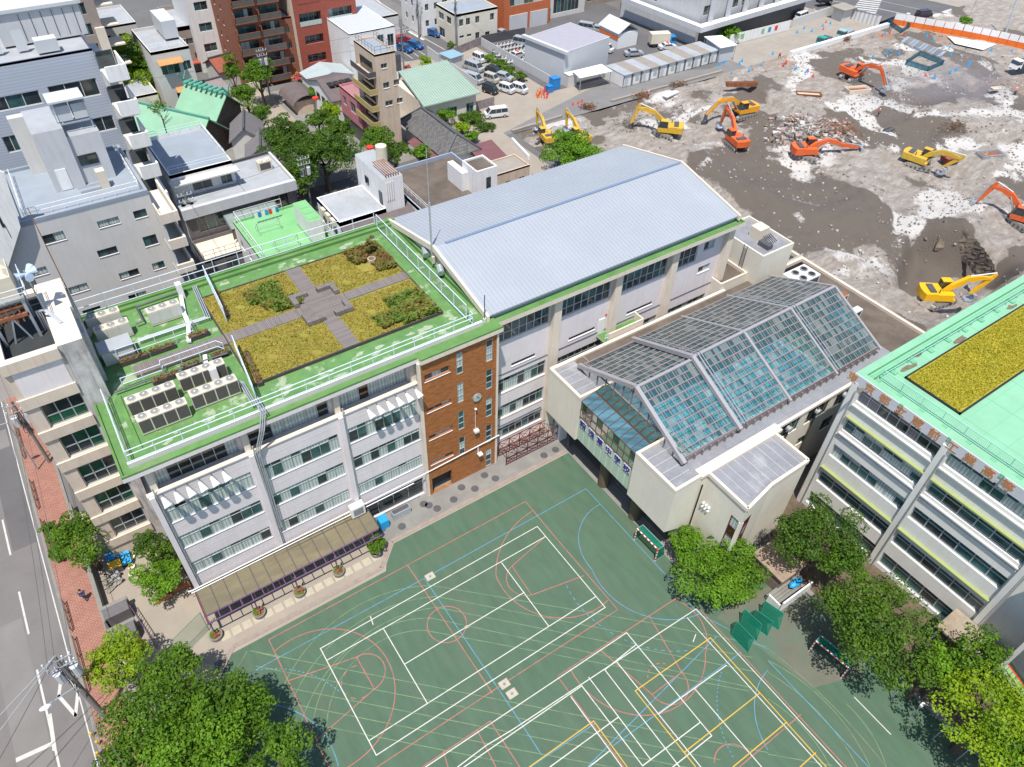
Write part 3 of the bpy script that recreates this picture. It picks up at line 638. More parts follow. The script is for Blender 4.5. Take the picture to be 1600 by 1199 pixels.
# stains of pale laitance along the moss bed are in the worn green of the deck
wr_ = random.Random(11)
for i in range(46):      # pale worn patches of the coating
    x, y = (wr_.uniform(8, 27), wr_.choice((wr_.uniform(45.6, 47.4), wr_.uniform(62.6, 63.8)))) if i < 38 else (wr_.uniform(-2, 7), wr_.uniform(45.6, 47))
    q = wr_.uniform(.12, .5); g = MB(); g.face([(x + q * wr_.uniform(.5, 1.8) * math.cos(k * .7), y + q * wr_.uniform(.3, .9) * math.sin(k * .7), 19.556 + .0005 * i) for k in range(9)], mat('worn_coating', (.30, .37, .25), .7, .2, 3)); g.build('worn_patch', sch)
g = MB(); GX0, GX1, GY0, GY1, GZ = 8.1, 26.2, 48.3, 62.0, 19.78
g.box(GX0 - .12, GY0 - .12, 19.56, GX1 + .12, GY0, GZ + .1, M_WOODD); g.box(GX0 - .12, GY1, 19.56, GX1 + .12, GY1 + .12, GZ + .1, M_WOODD)
g.box(GX0 - .12, GY0, 19.56, GX0, GY1, GZ + .1, M_WOODD); g.box(GX1, GY0, 19.56, GX1 + .12, GY1, GZ + .1, M_WOODD)
g.box(GX0, GY0, 19.56, GX1, GY1, GZ, M_MOSS)
# earth mounds and beds
g.build('garden_bed', sch)
def tufts(name, parent, boxes, m, n, s, zf, seed=1, hole=None):
    rr = np.random.RandomState(seed); mb_v = []; mb_f = []
    k = 0
    tot = sum((b[2] - b[0]) * (b[3] - b[1]) for b in boxes)
    for b in boxes:
        cnt = int(n * (b[2] - b[0]) * (b[3] - b[1]) / tot)
        for i in range(cnt):
            x = rr.uniform(b[0], b[2]); y = rr.uniform(b[1], b[3])
            if hole and hole(x, y): continue
            a = rr.uniform(0, 6.28); h = s * rr.uniform(.4, 1.3); w = s * rr.uniform(.5, 1.2); t = rr.uniform(0.2, 1.1)
            dx, dy = math.cos(a), math.sin(a); z = zf
            mb_v += [(x - dx * w / 2, y - dy * w / 2, z), (x + dx * w / 2, y + dy * w / 2, z), (x + dx * w / 2 - dy * h * t, y + dy * w / 2 + dx * h * t, z + h), (x - dx * w / 2 - dy * h * t, y - dy * w / 2 + dx * h * t, z + h * .8)]
            mb_f.append((k, k + 1, k + 2, k + 3)); k += 4
    q = MB(); q.v = mb_v; q.f = mb_f; q.mi = [0] * len(mb_f); q.mats = [m]; o = q.build(name, parent)
    if parent is None: o['kind'] = 'stuff'
    else: o['kind'] = 'stuff'
    return o
LM_MOSS = leafmat('sedum_leaves', (0.38, 0.32, 0.055), (0.30, 0.285, 0.045), (0.40, 0.30, 0.075))
LM_HERB = leafmat('herb_leaves', (0.12, 0.20, 0.035), (0.20, 0.28, 0.05), (0.26, 0.20, 0.05))
LM_RUSTY = leafmat('rusty_shrub_leaves', (0.24, 0.16, 0.05), (0.15, 0.20, 0.04), (0.24, 0.12, 0.05))
inpath = lambda x, y: (16.2 < x < 17.9 and True) or (54.3 < y < 55.9) or (14.9 < x < 19.3 and 52.8 < y < 57.4) or (math.hypot(x - 23.5, y - 58.6) < .9) or (math.sin(x * 1.9) + math.sin(y * 2.3 + x) > 1.72)
tufts('sedum', sch, [(GX0 + .1, GY0 + .1, GX1 - .1, GY1 - .1)], LM_MOSS, 34000, .11, GZ - .02, 3, inpath)
tufts('herb_bed', sch, [(22.5, 48.5, 26, 52.6), (20.4, 49, 23, 50.8)], LM_HERB, 3200, .32, GZ, 4)
tufts('herb_bed', sch, [(12.5, 57.2, 14.8, 61), (11.6, 58.5, 13, 60.6), (13.2, 56.3, 15.8, 58)], LM_HERB, 2600, .30, GZ, 5)
tufts('shrub_bed', sch, [(24.2, 57, 26.1, 61.9), (22.6, 59.3, 24.5, 61.9)], LM_RUSTY, 2600, .3, GZ, 6)
d = MB()   # decking paths and centre platform
d.box(.2, 54.4, 19.57, 15.3, 55.8, 19.86, M_DECK2); d.box(18.9, 54.5, 19.57, 26.3, 55.7, 19.87, M_DECK2)
d.box(16.3, 48.3, 19.57, 17.8, 53.2, 19.865, M_DECK); d.box(16.3, 57.0, 19.57, 17.8, 62.1, 19.865, M_DECK)
d.box(15.31, 53.21, 19.57, 18.89, 56.99, 19.875, M_DECK)
d.build('deck', sch)
for (sx, sy) in ((-1, -1), (1, -1), (1, 1), (-1, 1)):  # four L-shaped bench edges
    b = MB(); cx, cy = 17.1 + sx * 2.0, 55.1 + sy * 2.1
    b.box(cx - .25, cy - .25, 19.88, cx + .25, cy + .25, 20.3, M_DECK)
    b.box(cx - sx * .26, cy - .25, 19.88, cx - sx * 1.5, cy + .25, 20.3, M_DECK2); b.box(cx - .25, cy - sy * .26, 19.88, cx + .25, cy - sy * 1.3, 20.298, M_DECK)
    b.build('bench_edge', sch)
# rails
railing(sch, [(-2.7, 44.97, 19.93), (27.6, 44.97, 19.93), (27.6, 45.5, 19.93)], 1.25, 2.0, .04, M_RAIL, (1.0, .62, .06))
railing(sch, [(-2.6, 52.9, 19.7), (-2.7, 45.1, 19.7)], 1.3, 2.0, .04, M_RAIL, (1.0, .6))
railing(sch, [(-1.9, YB, 20.05), (27.6, YB, 20.05)], 1.6, 2.4, .04, M_RAIL, (1.0, .5, .05))
railing(sch, [(27.6, 46.1, 19.75), (27.6, YB - .6, 19.75)], 1.7, 2.2, .045, M_RAIL, (1.0, .06))
pn = MB(); pn.face([(27.62, 46.2, 19.9), (27.62, YB - .8, 19.9), (27.62, YB - .8, 21.4), (27.62, 46.2, 21.4)], M_CLEAR); pn.build('clear_screen', sch)
railing(sch, [(9.4, 64.5, 19.6), (8.9, 57.3, 19.6)], 2.0, 2.4, .04, M_RAIL, (1.0, .5)); railing(sch, [(8.3, 53.2, 19.6), (7.6, 46.3, 19.6)], 1.9, 2.4, .04, M_RAIL, (1.0, .5))
pn = MB()
for a, b in (((9.42, 64.4), (8.92, 57.4)), ((8.32, 53.1), (7.62, 46.4))):
    for i in range(28):
        t = i / 27; x, y = a[0] + (b[0] - a[0]) * t, a[1] + (b[1] - a[1]) * t; pn.box(x - .02, y - .06, 19.8, x + .02, y + .06, 21.5, M_RAIL)
pn.build('slatted_screen', sch)
railing(sch, [(-0.5, 57.1, 19.6), (5.9, 57.1, 19.6), (6.0, 58.4, 19.6)], 1.5, 1.8, .035, M_RAIL, (1.0, .5)); railing(sch, [(-1.0, 53.5, 19.6), (2.2, 53.5, 19.6), (2.3, 54.0, 19.6), (7.0, 54.0, 19.6), (7.4, 53.4, 19.6)], 1.3, 1.6, .035, M_RAIL, (1.0, .5))
# glazed boiler room roof piece & pipes on the roof
for k in range(3):
    o = .16 * k
    for pts, r_ in (([(7.4 - o, 45.7, 19.9), (7.4 - o, 48.8 + o, 20.0 + .02 * k), (3.5, 48.8 + o, 20.0)], .055), ([(7.3 + .18 * k, 45.9, 20.5), (7.3 + .18 * k, 44.2, 20.4), (7.3 + .18 * k - .6, 43.8, 18.8), (5.9 + .16 * k, 43.95, 16.5), (5.75 + .16 * k, 43.98, 6)], .055), ([(8.2 - o, 64.0, 20.0), (7.8 - o, 58.6 + o, 20.0), (1.5, 58.6 + o, 20.0)], .055)):
        MB().path(pts, r_, M_PIPE, 6).build('pipe', sch)
MB().path([(7.0, 63.8, 20.1), (2.6, 63.6, 20.1), (2.6, 61.2, 20.1), (1.9, 61.2, 20.0)], .09, M_METALD, 6).build('pipe', sch)
MB().path([(-1.8, 53.2, 20), (3.5, 53.2, 20.0), (7.5, 53.0, 20)], .08, M_METALD, 6).build('pipe', sch)
for pts in (((6.6, 63.6), (6.0, 60.4), (5.9, 58.9), (5.2, 56.4)), ((5.8, 53.9), (5.3, 51.6), (5.6, 49.9))):
    dct = MB()
    for a, b in zip(pts, pts[1:]): dct.bar((*a, 19.85), (*b, 19.85), .34, .22, M_WALLW)
    dct.build('cable_tray', sch)
MB().box(6.4, 63.2, 19.57, 6.9, 63.8, 21.2, M_WALLW).build('riser_box', sch); bx = MB(); bx.box(5.3, 50.2, 19.57, 5.9, 50.7, 21.2, M_WALLW); bx.dome((5.6, 49.7, 19.9), .35, .35, .4, M_CREAM, 8, 4); bx.build('riser_box', sch)
# ---- brick stair tower
tb = MB(); TX0, TX1, TY = 21.35, 29.5, 43.85
slots = []
for z0, z1 in ((16.5, 17.35), (12.4, 13.0), (8.5, 9.15), (4.7, 5.3)): slots.append((.35, 3.0, z0, z1))
tallw = [(3.72, 4.42, a, b) for a, b in ((15.7, 18.3), (11.9, 14.5), (8.0, 10.6), (4.1, 6.8))] + [(6.98, 7.72, a, b) for a, b in ((15.7, 18.4), (12.0, 14.6), (8.0, 10.7), (4.0, 6.7), (.1, 2.9))]
door = [(.35, 2.75, .05, 2.5)]
wall(tb, (TX0, TY), (TX1, TY), 0, 19.0, slots + tallw + door, M_TILEBR, .35); wall(tb, (TX0, TY + .5), (TX0, TY), 0, 19.0, [], M_TILEBR); wall(tb, (TX1, TY), (TX1, TY + 2.3), 0, 19.0, [], M_WALLC)
tb.box(TX0 + .02, TY + .6, 0, TX1 - .02, TY + .63, 19, INT); tb.box(TX0 - .25, TY - .06, 0, TX0 - .003, TY + .3, 19, M_WALLC); tb.box(TX1 + .003, TY - .1, 0, TX1 + .22, TY + 2.2, 19, M_WALLC)
tb.build('brick_stair_tower', sch)
for h in slots: window(sch, (TX0, TY), (TX1, TY), h, dict(frame=M_FR, glass=[M_GL, M_GLC], pane=.9, sill=M_WHITE), .3)
for h in tallw: window(sch, (TX0, TY), (TX1, TY), h, dict(frame=M_FR, glass=[M_GLT, M_GLC, M_GL], cols=1, rows=[0, .33, .66, 1], fw=.06), .12)
ck = MB(); ck.cyl((27.25, TY - .01, 11.6), (27.25, TY - .14, 11.6), .5, M_STEEL, 20); ck.cyl((27.25, TY - .141, 11.6), (27.25, TY - .15, 11.6), .42, M_GLC, 20); ck.bar((27.25, TY - .16, 11.6), (27.25, TY - .16, 11.9), .04, .02, M_BLACK); ck.bar((27.25, TY - .165, 11.6), (27.47, TY - .165, 11.6), .04, .02, M_BLACK); ck.build('clock', sch)
wp = MB(); wp.path([(27.0, TY - .1, 10.2), (27.0, TY - .1, 7.2)], .03, M_WALLW, 5); wp.dome((27, TY - .2, 10.2), .15, .15, .15, M_WHITE, 8, 4); wp.box(26.8, TY - .4, 6.8, 27.3, TY - .005, 7.1, M_WHITE); wp.build('wall_lamp', sch)
wp = MB(); wp.path([(-3.2, YF - .35, 3.35), (-2.8, YF - .4, 3.3), (21.3, YF - .55, 4.05), (29.9, YF - .65, 4.6)], .06, M_WHITE, 6); wp.path([(-3.0, YF - .5, 3.1), (19.5, YF - .7, 3.6)], .05, M_WHITE, 6); wp.path([(-3.0, YF - .8, 2.95), (19.6, YF - .9, 3.1)], .03, M_BLACK, 5)
wp.path([(27.3, TY - .1, 4.4), (27.3, TY - .1, 3.2)], .06, M_WHITE, 6); wp.box(27.2, TY - .5, 3.0, 27.7, TY - .05, 3.2, M_WHITE); wp.build('wall_pipe', sch)
# ---- floodlights in two rows, each lamp a thing
def flood(x, z0, n, grp):
    for i in range(n):
        xx = x + i * 0.95; t = thing('floodlight', '', 'floodlight', (xx, YF - .9, z0), 'rows of floodlights bracketed to the school facade')
        t['label'] = f'white cone floodlight in the row of six {grp}'
        m1 = MB(); m1.cyl((xx - .1, YF - .55, z0 + .38), (xx + .05, YF - 1.25, z0 - .12), .1, M_WHITE, 10, .34); m1.build('lamp_shade', t)
        m2 = MB(); m2.path([(xx, YF - .002, z0 + .15), (xx, YF - .6, z0 + .3)], .03, M_METALD, 5); m2.build('bracket', t)
flood(-1.6, 15.9, 6, 'on the left end of the school facade'); flood(16.0, 15.9, 6, 'beside the brick tower')
# ---- outdoor units on the roof
def fan_unit(x, y, n, rows_, big=True, lab='', w=.95, dep=.85, h=1.55, rot=0):
    t = thing('cooling_unit', lab, 'air conditioner', (x, y, 19.6), 'cooling units on the green school roof')
    b = MB(); b.box(x, y, 19.65, x + n * w, y + dep, 19.6 + h, M_CREAM); b.build('casing', t)
    f = MB()
    for i in range(n): f.box(x + i * w + .05, y - .02, 19.85, x + (i + 1) * w - .05, y - .004, 19.5 + h, M_FINS if big else M_WALLG)
    f.build('fin_panel', t)
    for i in range(n):
        k = MB(); c = (x + (i + .5) * w, y + dep / 2, 19.6 + h + .002); k.cyl(c, (c[0], c[1], c[2] + .09), .36, M_CREAM, 14); k.cyl((c[0], c[1], c[2] + .091), (c[0], c[1], c[2] + .1), .32, M_GRILL, 14); k.cyl((c[0], c[1], c[2] + .1), (c[0], c[1], c[2] + .12), .09, M_CREAM, 8); k.build('fan', t)
    return t
fan_unit(-1.3, 49.9, 4, 1, True, 'four fan unit in the back row nearest the ledge corner'); fan_unit(-1.1, 47.5, 4, 1, True, 'four fan unit in the front row nearest the ledge corner')
fan_unit(2.9, 50.5, 4, 1, True, 'four fan unit in the back row beside the riser box'); fan_unit(3.1, 48.0, 4, 1, True, 'four fan unit in the front row beside the pipes')
fan_unit(-1.7, 62.2, 3, 1, False, 'three fan unit at the far corner of the roof'); fan_unit(-1.4, 60.2, 3, 1, False, 'three fan unit in front of the corner one')
fan_unit(3.1, 60.5, 3, 1, False, 'three fan unit standing alone by the black pipe loop')
t = thing('tool_box', 'pale grey slope topped plant box between fans and planks', 'plant box', (0, 58, 19.6)); b = MB(); b.box(-1.6, 57.2, 19.6, .9, 58.7, 21.0, M_WALLG); b.build('casing', t); b = MB(); b.box(-1.7, 57.1, 21.003, 1.0, 58.8, 21.12, M_PALEROOF); b.build('lid', t)
# planters on the roof
pl = [(0.6, 56.7, 2.3, .5, 0), (3.0, 56.75, 2.2, .5, 0), (6.2, 56.9, 1.8, .55, 0), (2.2, 52.9, 2.2, .5, .02), (4.4, 53.3, 1.6, .5, 0), (7.0, 53.4, 1.6, .5, 0), (9.35, 60.2, 4.4, .45, 1.5), (8.7, 50.2, 4.6, .45, 1.5), (16.2, 46.9, 1.2, .5, 0)][:8]
for i, (x, y, l, w, a) in enumerate(pl):
    t = thing('planter', ['long dark planter with yellow flowers beside the plant box', 'dark planter at the back side of the plank walk', 'dark planter by the foot of the slatted screen', 'dry planter behind the four fan units', 'dry planter in the middle of the front rail', 'dry planter at the right end of the front plank rail', 'long narrow planter beside the rear slatted screen', 'long narrow planter beside the front slatted screen'][i], 'planter', (x, y, 19.6), 'planters on the school roof')
    b = MB(); b.obox((x, y, 19.58), l, w, .42, a, M_WOODD); b.build('box', t); b = MB(); b.obox((x, y, 20.003), l - .1, w - .1, .03, a, M_SOIL); b.build('soil_top', t)
    ca, sa = math.cos(a), math.sin(a); q = MB(); rr = random.Random(i)
    for k in range(int(l * 36)):
        u, v = rr.uniform(-l / 2 + .1, l / 2 - .1), rr.uniform(-w / 2 + .05, w / 2 - .05); px_, py_ = x + u * ca - v * sa, y + u * sa + v * ca; s = rr.uniform(.06, .22); an = rr.uniform(0, 6.3)
        q.face([(px_, py_, 20.03), (px_ + s * math.cos(an), py_ + s * math.sin(an), 20.03 + s * .8), (px_ + s * math.cos(an + 1), py_ + s * math.sin(an + 1), 20.03 + s)], LM_RUSTY)
    q.build('plants', t)
# small things on the roof garden
t = thing('planting_ring', 'pale stone ring in the far corner of the roof garden', 'well ring', (*G(581, 409, 19.8), 19.8)); c = G(581, 409, 19.8)
b = MB(); b.cyl((*c, 19.78), (*c, 20.2), .42, mat('ring_stone', (.42, .36, .26), .8, .1, 2), 16); b.build('ring', t); b = MB(); b.cyl((*c, 20.201), (*c, 20.21), .32, M_SOIL, 16); b.build('soil_top', t)
for (px_, py_, lab) in ((664, 397, 'left silver roof vent below the gym gable'), (687, 425, 'right silver roof vent below the gym gable')):
    c = G(px_, py_, 20.2); t = thing('roof_vent', lab, 'vent', (*c, 19.98), 'silver roof vents beside the gym'); b = MB(); b.cyl((*c, 19.9), (*c, 20.5), .3, M_STEEL, 10); b.build('pipe', t); b = MB(); b.cyl((c[0] - .1, c[1] - .5, 20.35), (c[0] + .2, c[1] + .35, 20.6), .36, M_STEEL, 10); b.build('hood', t)
c = G(676, 414, 19.9); t = thing('radio_mast', 'tall grey mast at the corner of the gym gable', 'mast', (*c, 19.9)); b = MB(); b.cyl((*c, 19.8), (*c, 27), .1, M_STEEL, 8); b.cyl((*c, 27), (*c, 32.5), .05, M_STEEL, 6, .03); b.build('pole', t); b = MB(); b.box(c[0] - .15, c[1] - .3, 20.2, c[0] + .15, c[1] - .1, 21.0, M_CREAM); b.build('meter_box', t)
c = G(757, 503, 19.5); tag(MB().cyl((*c, 19.45), (*c, 22.6), .05, M_METALD, 6).cyl((*c, 19.4), (*c, 19.9), .15, M_WALLG, 8).build('lightning_rod'), 'short dark rod on the green corner above the brick tower', 'rod')
c = G(632, 392, 19.8); t = thing('solar_panel', 'small tilted solar panel on the roof inside the clear screen', 'solar panel', (*c, 19.6)); b = MB(); b.hexa([(c[0] - .4, c[1] - .3, 20.1), (c[0] + .4, c[1] - .3, 20.1), (c[0] + .4, c[1] + .3, 20.4), (c[0] - .4, c[1] + .3, 20.4), (c[0] - .4, c[1] - .3, 20.14), (c[0] + .4, c[1] - .3, 20.14), (c[0] + .4, c[1] + .3, 20.44), (c[0] - .4, c[1] + .3, 20.44)], M_GL); b.build('panel', t); b = MB(); b.path([(c[0], c[1], 19.6), (c[0], c[1], 20.25)], .04, M_STEEL, 6); b.build('post', t)
# ---- left wing with stacked windows and water tank tower
wg = thing('school_wing', 'tan left wing of the school with stacked wide dark windows', 'school wing', (-5.5, 57, 0))
WX0, WX1, WY, WZ = -8.0, -3.95, 53.3, 25.9
ww = MB(); wr = [(1.0, 4.0, z, z + 2.55) for z in (18.64, 14.89, 11.0, 7.22)] + [(1.0, 4.0, 3.5, 5.9)]
wall(ww, (WX0, WY), (WX1, WY), 0, WZ - 1.0, wr, M_WALLT, .5); wall(ww, (WX0, 66), (WX0, WY), 0, WZ, [], M_WALLT)
ww.box(WX0 + .02, WY + .6, 0, WX1, 66, WZ - 1.2, INT); ww.box(WX0 - .01, WY - .25, WZ - 1.0, WX1, WY + .4, WZ, M_WALLT, mat('cream_coping', (.66, .58, .49), .8, .03, 1))
ww.box(WX1, WY, 0, -2.15, 58.0, WZ + .0, M_STAINED, MATS['cream_coping']); ww.box(-2.15, 55.5, 18, -1.9, 64, 24.5, M_STAINED)
ww.box(WX0 + .5, WY - .05, 22.3, WX1 - .1, WY - .004, 24.85, M_WALLP)
for z in (22.3, 18.62, 14.87, 10.98, 7.2, 3.48): ww.box(WX0 - .05, WY - .16, z - 1.1, WX1 - .003, WY - .01, z - .02, M_WALLT, MATS['cream_coping'])
ww.build('wall', wg)
for h in wr: window(wg, (WX0, WY), (WX1, WY), h, dict(frame=M_STEEL, glass=[M_GL, M_GL, M_GLG], pane=1.0, cols=3, rows=[0, .42, 1], fw=.09), .3)
wt = MB(); cc = MATS['cream_coping']
wt.box(WX0 - .01, WY + .401, WZ - .35, WX0 + .6, 62, WZ, cc); wt.box(WX0 + .6, 61.3, WZ - .35, WX1, 62, WZ, cc); wt.box(WX0 + .6, WY + .4, 22, WX1 - .001, 61.3, 22.1, M_GREEN)
wt.box(-4.0, 58.0, 21, -2.0, 62.5, WZ - .1, cc)
wt.build('roof', wg)
tk = thing('tank_tower', 'beige sectional water tank on a rusty steel frame above the wing', 'water tank', (-5.9, 58, 22))
b = MB(); b.box(-7.4, 56.8, 28.3, -4.6, 60.0, 28.5, M_STEEL)
b.build('platform', tk); b = MB(); b.box(-7.2, 57.1, 28.502, -4.8, 59.8, 30.3, M_CREAM)
for i in range(2):
    for j in range(2): b.hexa([(-7.15 + i * 1.2, 57.15 + j * 1.35, 30.302), (-6.05 + i * 1.2, 57.15 + j * 1.35, 30.302), (-6.05 + i * 1.2, 58.4 + j * 1.35, 30.302), (-7.15 + i * 1.2, 58.4 + j * 1.35, 30.302), (-6.9 + i * 1.2, 57.4 + j * 1.35, 30.5), (-6.3 + i * 1.2, 57.4 + j * 1.35, 30.5), (-6.3 + i * 1.2, 58.15 + j * 1.35, 30.5), (-6.9 + i * 1.2, 58.15 + j * 1.35, 30.5)], mat('tank_panel', (.50, .46, .36), .6, .08, 2))
b.build('tank', tk)
for (x, y) in ((-7.2, 57), (-4.8, 57), (-7.2, 59.8), (-4.8, 59.8)): MB().bar((x, y, 22), (x, y, 28.3), .2, .2, M_STEEL).build('leg', tk)
b = MB(); b.bar((-7.2, 57, 22.4), (-6, 57, 27), .12, .12, M_STEEL); b.bar((-4.8, 57, 22.4), (-6, 57, 27), .12, .12, M_STEEL); b.bar((-7.2, 57, 27), (-4.8, 57, 27), .2, .3, M_RUST); b.bar((-7.2, 57, 27.8), (-4.8, 57, 27.8), .16, .2, M_RUST)
for i in range(6): b.bar((-7.0 + .42 * i, 57, 26.4), (-7.0 + .42 * i, 57, 28.2), .1, .1, M_RUST)
b.build('brace', tk)
railing(tk, [(-7.6, 56.6, 28.5), (-4.3, 56.6, 28.5), (-4.3, 60, 28.5)], 1.0, 1.6, .03, M_RAIL)
hn = thing('loudspeaker_mast', 'cluster of four pale blue horn loudspeakers beside the tank', 'loudspeaker', (-3.9, 59, 26)); b = MB(); b.cyl((-3.9, 58.6, 25.8), (-3.9, 58.6, 29.6), .06, M_STEEL, 6); b.build('pole', hn)
for dx, dy in ((-.7, -.2), (.2, -.8), (.8, .1), (.5, .7)): MB().cyl((-3.9, 58.6, 29.3), (-3.9 + dx, 58.6 + dy, 29.35), .06, mat('horn_blue', (.42, .52, .66), .5, .05, 2), 10, .33).build('horn', hn)
pv = MB()
for i in range(3): pv.path([(-4.4 + .15 * i, 57.5, 22), (-4.4 + .15 * i, 57.5, 26.6), (-3.8 + .1 * i, 57, 26.8), (-3.2 + .1 * i, 56, 25.95)], .06, M_PIPE, 5)
pv.build('pipes', tk)
# ================================================================ GYMNASIUM
gy = thing('gymnasium', 'large hall with a pale blue ribbed metal ridge roof', 'gymnasium', (46, 55, 0))
GYF = 45.6; GX0_, GX1_ = 29.75, 62.7
w = MB()
ph = [38.3, 46.3, 54.4]
hl = [(.9, 7.3, 15.6, 17.9), (8.6, 15.3, 15.5, 17.85), (16.7, 23.4, 15.45, 17.85), (24.9, 27.9, 15.5, 17.85), (28.9, 30.6, 16.5, 17.6), (28.8, 30.7, 13.4, 14.3)]
slits = [(2.8, 5.8, 11.7, 12.15), (10.2, 13.8, 11.75, 12.2), (18.3, 22.1, 11.8, 12.25)]
low = [(1.1, 7.3, 8.4, 10.5), (1.1, 7.3, 4.5, 6.5), (1.1, 7.3, 1.2, 3.0), (8.6, 15.2, 7.2, 9.9), (16.7, 23.3, 7.2, 9.8), (24.9, 31.2, 7.2, 9.7), (14.4, 15.25, 11.0, 13.6)]
low = low[:6]
wall(w, (GX0_, GYF), (GX1_, GYF), 0, 18.9, hl + slits + low, M_WALLP, .3)
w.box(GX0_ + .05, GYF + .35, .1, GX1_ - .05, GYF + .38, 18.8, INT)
w.face([(GX1_, GYF, 0), (GX1_, 64.7, 0), (GX1_, 64.7, 19.4), (GX1_, 55, 21.8), (GX1_, GYF, 19.4)], M_WALLP)
w.face([(GX0_ - .2, 64.7, 15), (GX0_ - .2, GYF, 15), (GX0_ - .2, GYF, 19.6), (GX0_ - .2, 55, 21.9), (GX0_ - .2, 64.7, 19.7)], M_WALLC)
w.face([(GX1_, 64.7, 0), (GX0_, 64.7, 0), (GX0_, 64.7, 19.4), (GX1_, 64.7, 19.4)], M_WALLP)
w.build('wall', gy)
for h in hl[:4]: window(gy, (GX0_, GYF), (GX1_, GYF), h, dict(frame=M_FR, glass=[M_GL, M_GLT, M_GL], pane=.95, rows=[0, .42, 1], fw=.09), .2)
for h in hl[4:]: window(gy, (GX0_, GYF), (GX1_, GYF), h, dict(frame=M_FR, glass=[M_GL, M_GLC], pane=.9, rows=[0, 1], fw=.07, sill=M_WHITE), .2)
for h in slits: window(gy, (GX0_, GYF), (GX1_, GYF), h, dict(frame=M_FRD, glass=[M_GL], cols=3, fw=.05, sill=M_WHITE), .2)
for h in low: window(gy, (GX0_, GYF), (GX1_, GYF), h, dict(frame=M_FR, glass=[M_GL, M_GLC, M_GLT], pane=.9, rows=[0, .66, 1], fw=.06, sill=M_WALLC), .25)
for x in (37.2, 45.15, 53.2, 61.75):
    p = MB(); p.box(x, GYF - .62, 0, x + .95, GYF - .003, 18.88, M_WALLC); p.cyl((x + 1.15, GYF - .2, 1), (x + 1.15, GYF - .2, 18.8), .07, M_PIPE, 6); p.build('pilaster', gy)
lb = MB(); lb.box(GX0_ + .3, GYF - .07, 11.15, 61.7, GYF - .004, 11.2, M_METALD); lb.path([(30.5, GYF - .1, 3.6), (36.8, GYF - .1, 3.6)], .05, M_PIPE, 5); lb.build('wall_rail', gy)
e = MB(); e.prism([(GX0_ + .3, 44.45), (63.4, 44.45), (63.4, 46.6), (62.8, 46.6), (62.8, 45.5), (GX0_ + .3, 45.5)], 18.9, 19.2, M_WALLC, M_GREEN)
e.box(GX0_ + .3, 44.45, 19.201, 63.4, 44.62, 19.42, M_WALLC, M_GREEN); e.box(63.22, 44.63, 19.201, 63.4, 46.6, 19.42, M_GREEN); e.build('gutter_ledge', gy)
rf = MB(); rx0, rx1 = 29.45, 62.75
def gz(y): return 20.0 + (y - 45.2) / (55 - 45.2) * 2.05 if y <= 55 else 22.05 - (y - 55) / (65.1 - 55) * 2.2
for (ya, yb) in ((45.2, 55), (55, 65.1)):
    rf.hexa([(rx0, ya, gz(ya) - .18), (rx1, ya, gz(ya) - .18), (rx1, yb, gz(yb) - .18), (rx0, yb, gz(yb) - .18), (rx0, ya, gz(ya)), (rx1, ya, gz(ya)), (rx1, yb, gz(yb)), (rx0, yb, gz(yb))], M_METAL)
rf.box(rx0 + .1, 45.5, 19.1, rx1 - .1, 45.75, 19.9, mat('eave_fascia', (.30, .35, .42), .5, .05, 1))
rf.build('roof', gy)
rb = MB(); n = int((rx1 - rx0) / .46)      # standing ribs, real height
for i in range(n + 1):
    x = rx0 + .05 + i * .46
    for (ya, yb) in ((45.15, 54.9), (55.1, 65.12)):
        za, zb = gz(ya), gz(yb); q = .04
        rb.hexa([(x - q, ya, za + .001), (x + q, ya, za + .001), (x + q, yb, zb + .001), (x - q, yb, zb + .001), (x - q * .5, ya, za + .05), (x + q * .5, ya, za + .05), (x + q * .5, yb, zb + .05), (x - q * .5, yb, zb + .05)], M_METAL)
o = rb.build('roof_ribs', gy)
rc = MB(); rc.hexa([(rx0 + 1.2, 54.85, 22.1), (rx1 - .2, 54.85, 22.1), (rx1 - .2, 55.15, 22.1), (rx0 + 1.2, 55.15, 22.1), (rx0 + 1.2, 54.92, 22.2), (rx1 - .2, 54.92, 22.2), (rx1 - .2, 55.08, 22.2), (rx0 + 1.2, 55.08, 22.2)], mat('ridge_blue', (.16, .22, .34), .5, .05, 1)); rc.build('ridge_cap', gy)
for x0, x1 in ((rx0 - .25, rx0 + .02), (rx1 - .02, rx1 + .2)):
    gp = MB()
    for ya, yb in ((45.0, 55), (55, 65.3)):
        gp.hexa([(x0, ya, gz(ya) - .5), (x1, ya, gz(ya) - .5), (x1, yb, gz(yb) - .5), (x0, yb, gz(yb) - .5), (x0, ya, gz(ya) + .16), (x1, ya, gz(ya) + .16), (x1, yb, gz(yb) + .16), (x0, yb, gz(yb) + .16)], M_WALLC)
    gp.build('gable_coping', gy)
bl = MB(); bl.box(43.9, GYF - 1.5, 10.6, 49.4, GYF - .004, 10.75, M_WALLC, M_GREEN); bl.box(44.4, GYF - 1.5, 10.751, 49.4, GYF - 1.35, 11.75, M_WALLC); bl.box(49.25, GYF - 1.34, 10.751, 49.4, GYF - .01, 11.75, M_WALLC); bl.build('balcony', gy)
dr = MB(); dr.box(44.0, GYF - .1, 10.8, 44.8, GYF - .004, 12.9, M_WALLW); dr.cyl((44.9, GYF - .005, 13.3), (44.9, GYF - .1, 13.3), .12, M_RED, 8); dr.build('door', gy)
railing(gy, [(43.95, GYF - 1.4, 10.75), (44.3, GYF - 1.4, 10.75)], 1.0, .5, .03, M_RAIL)
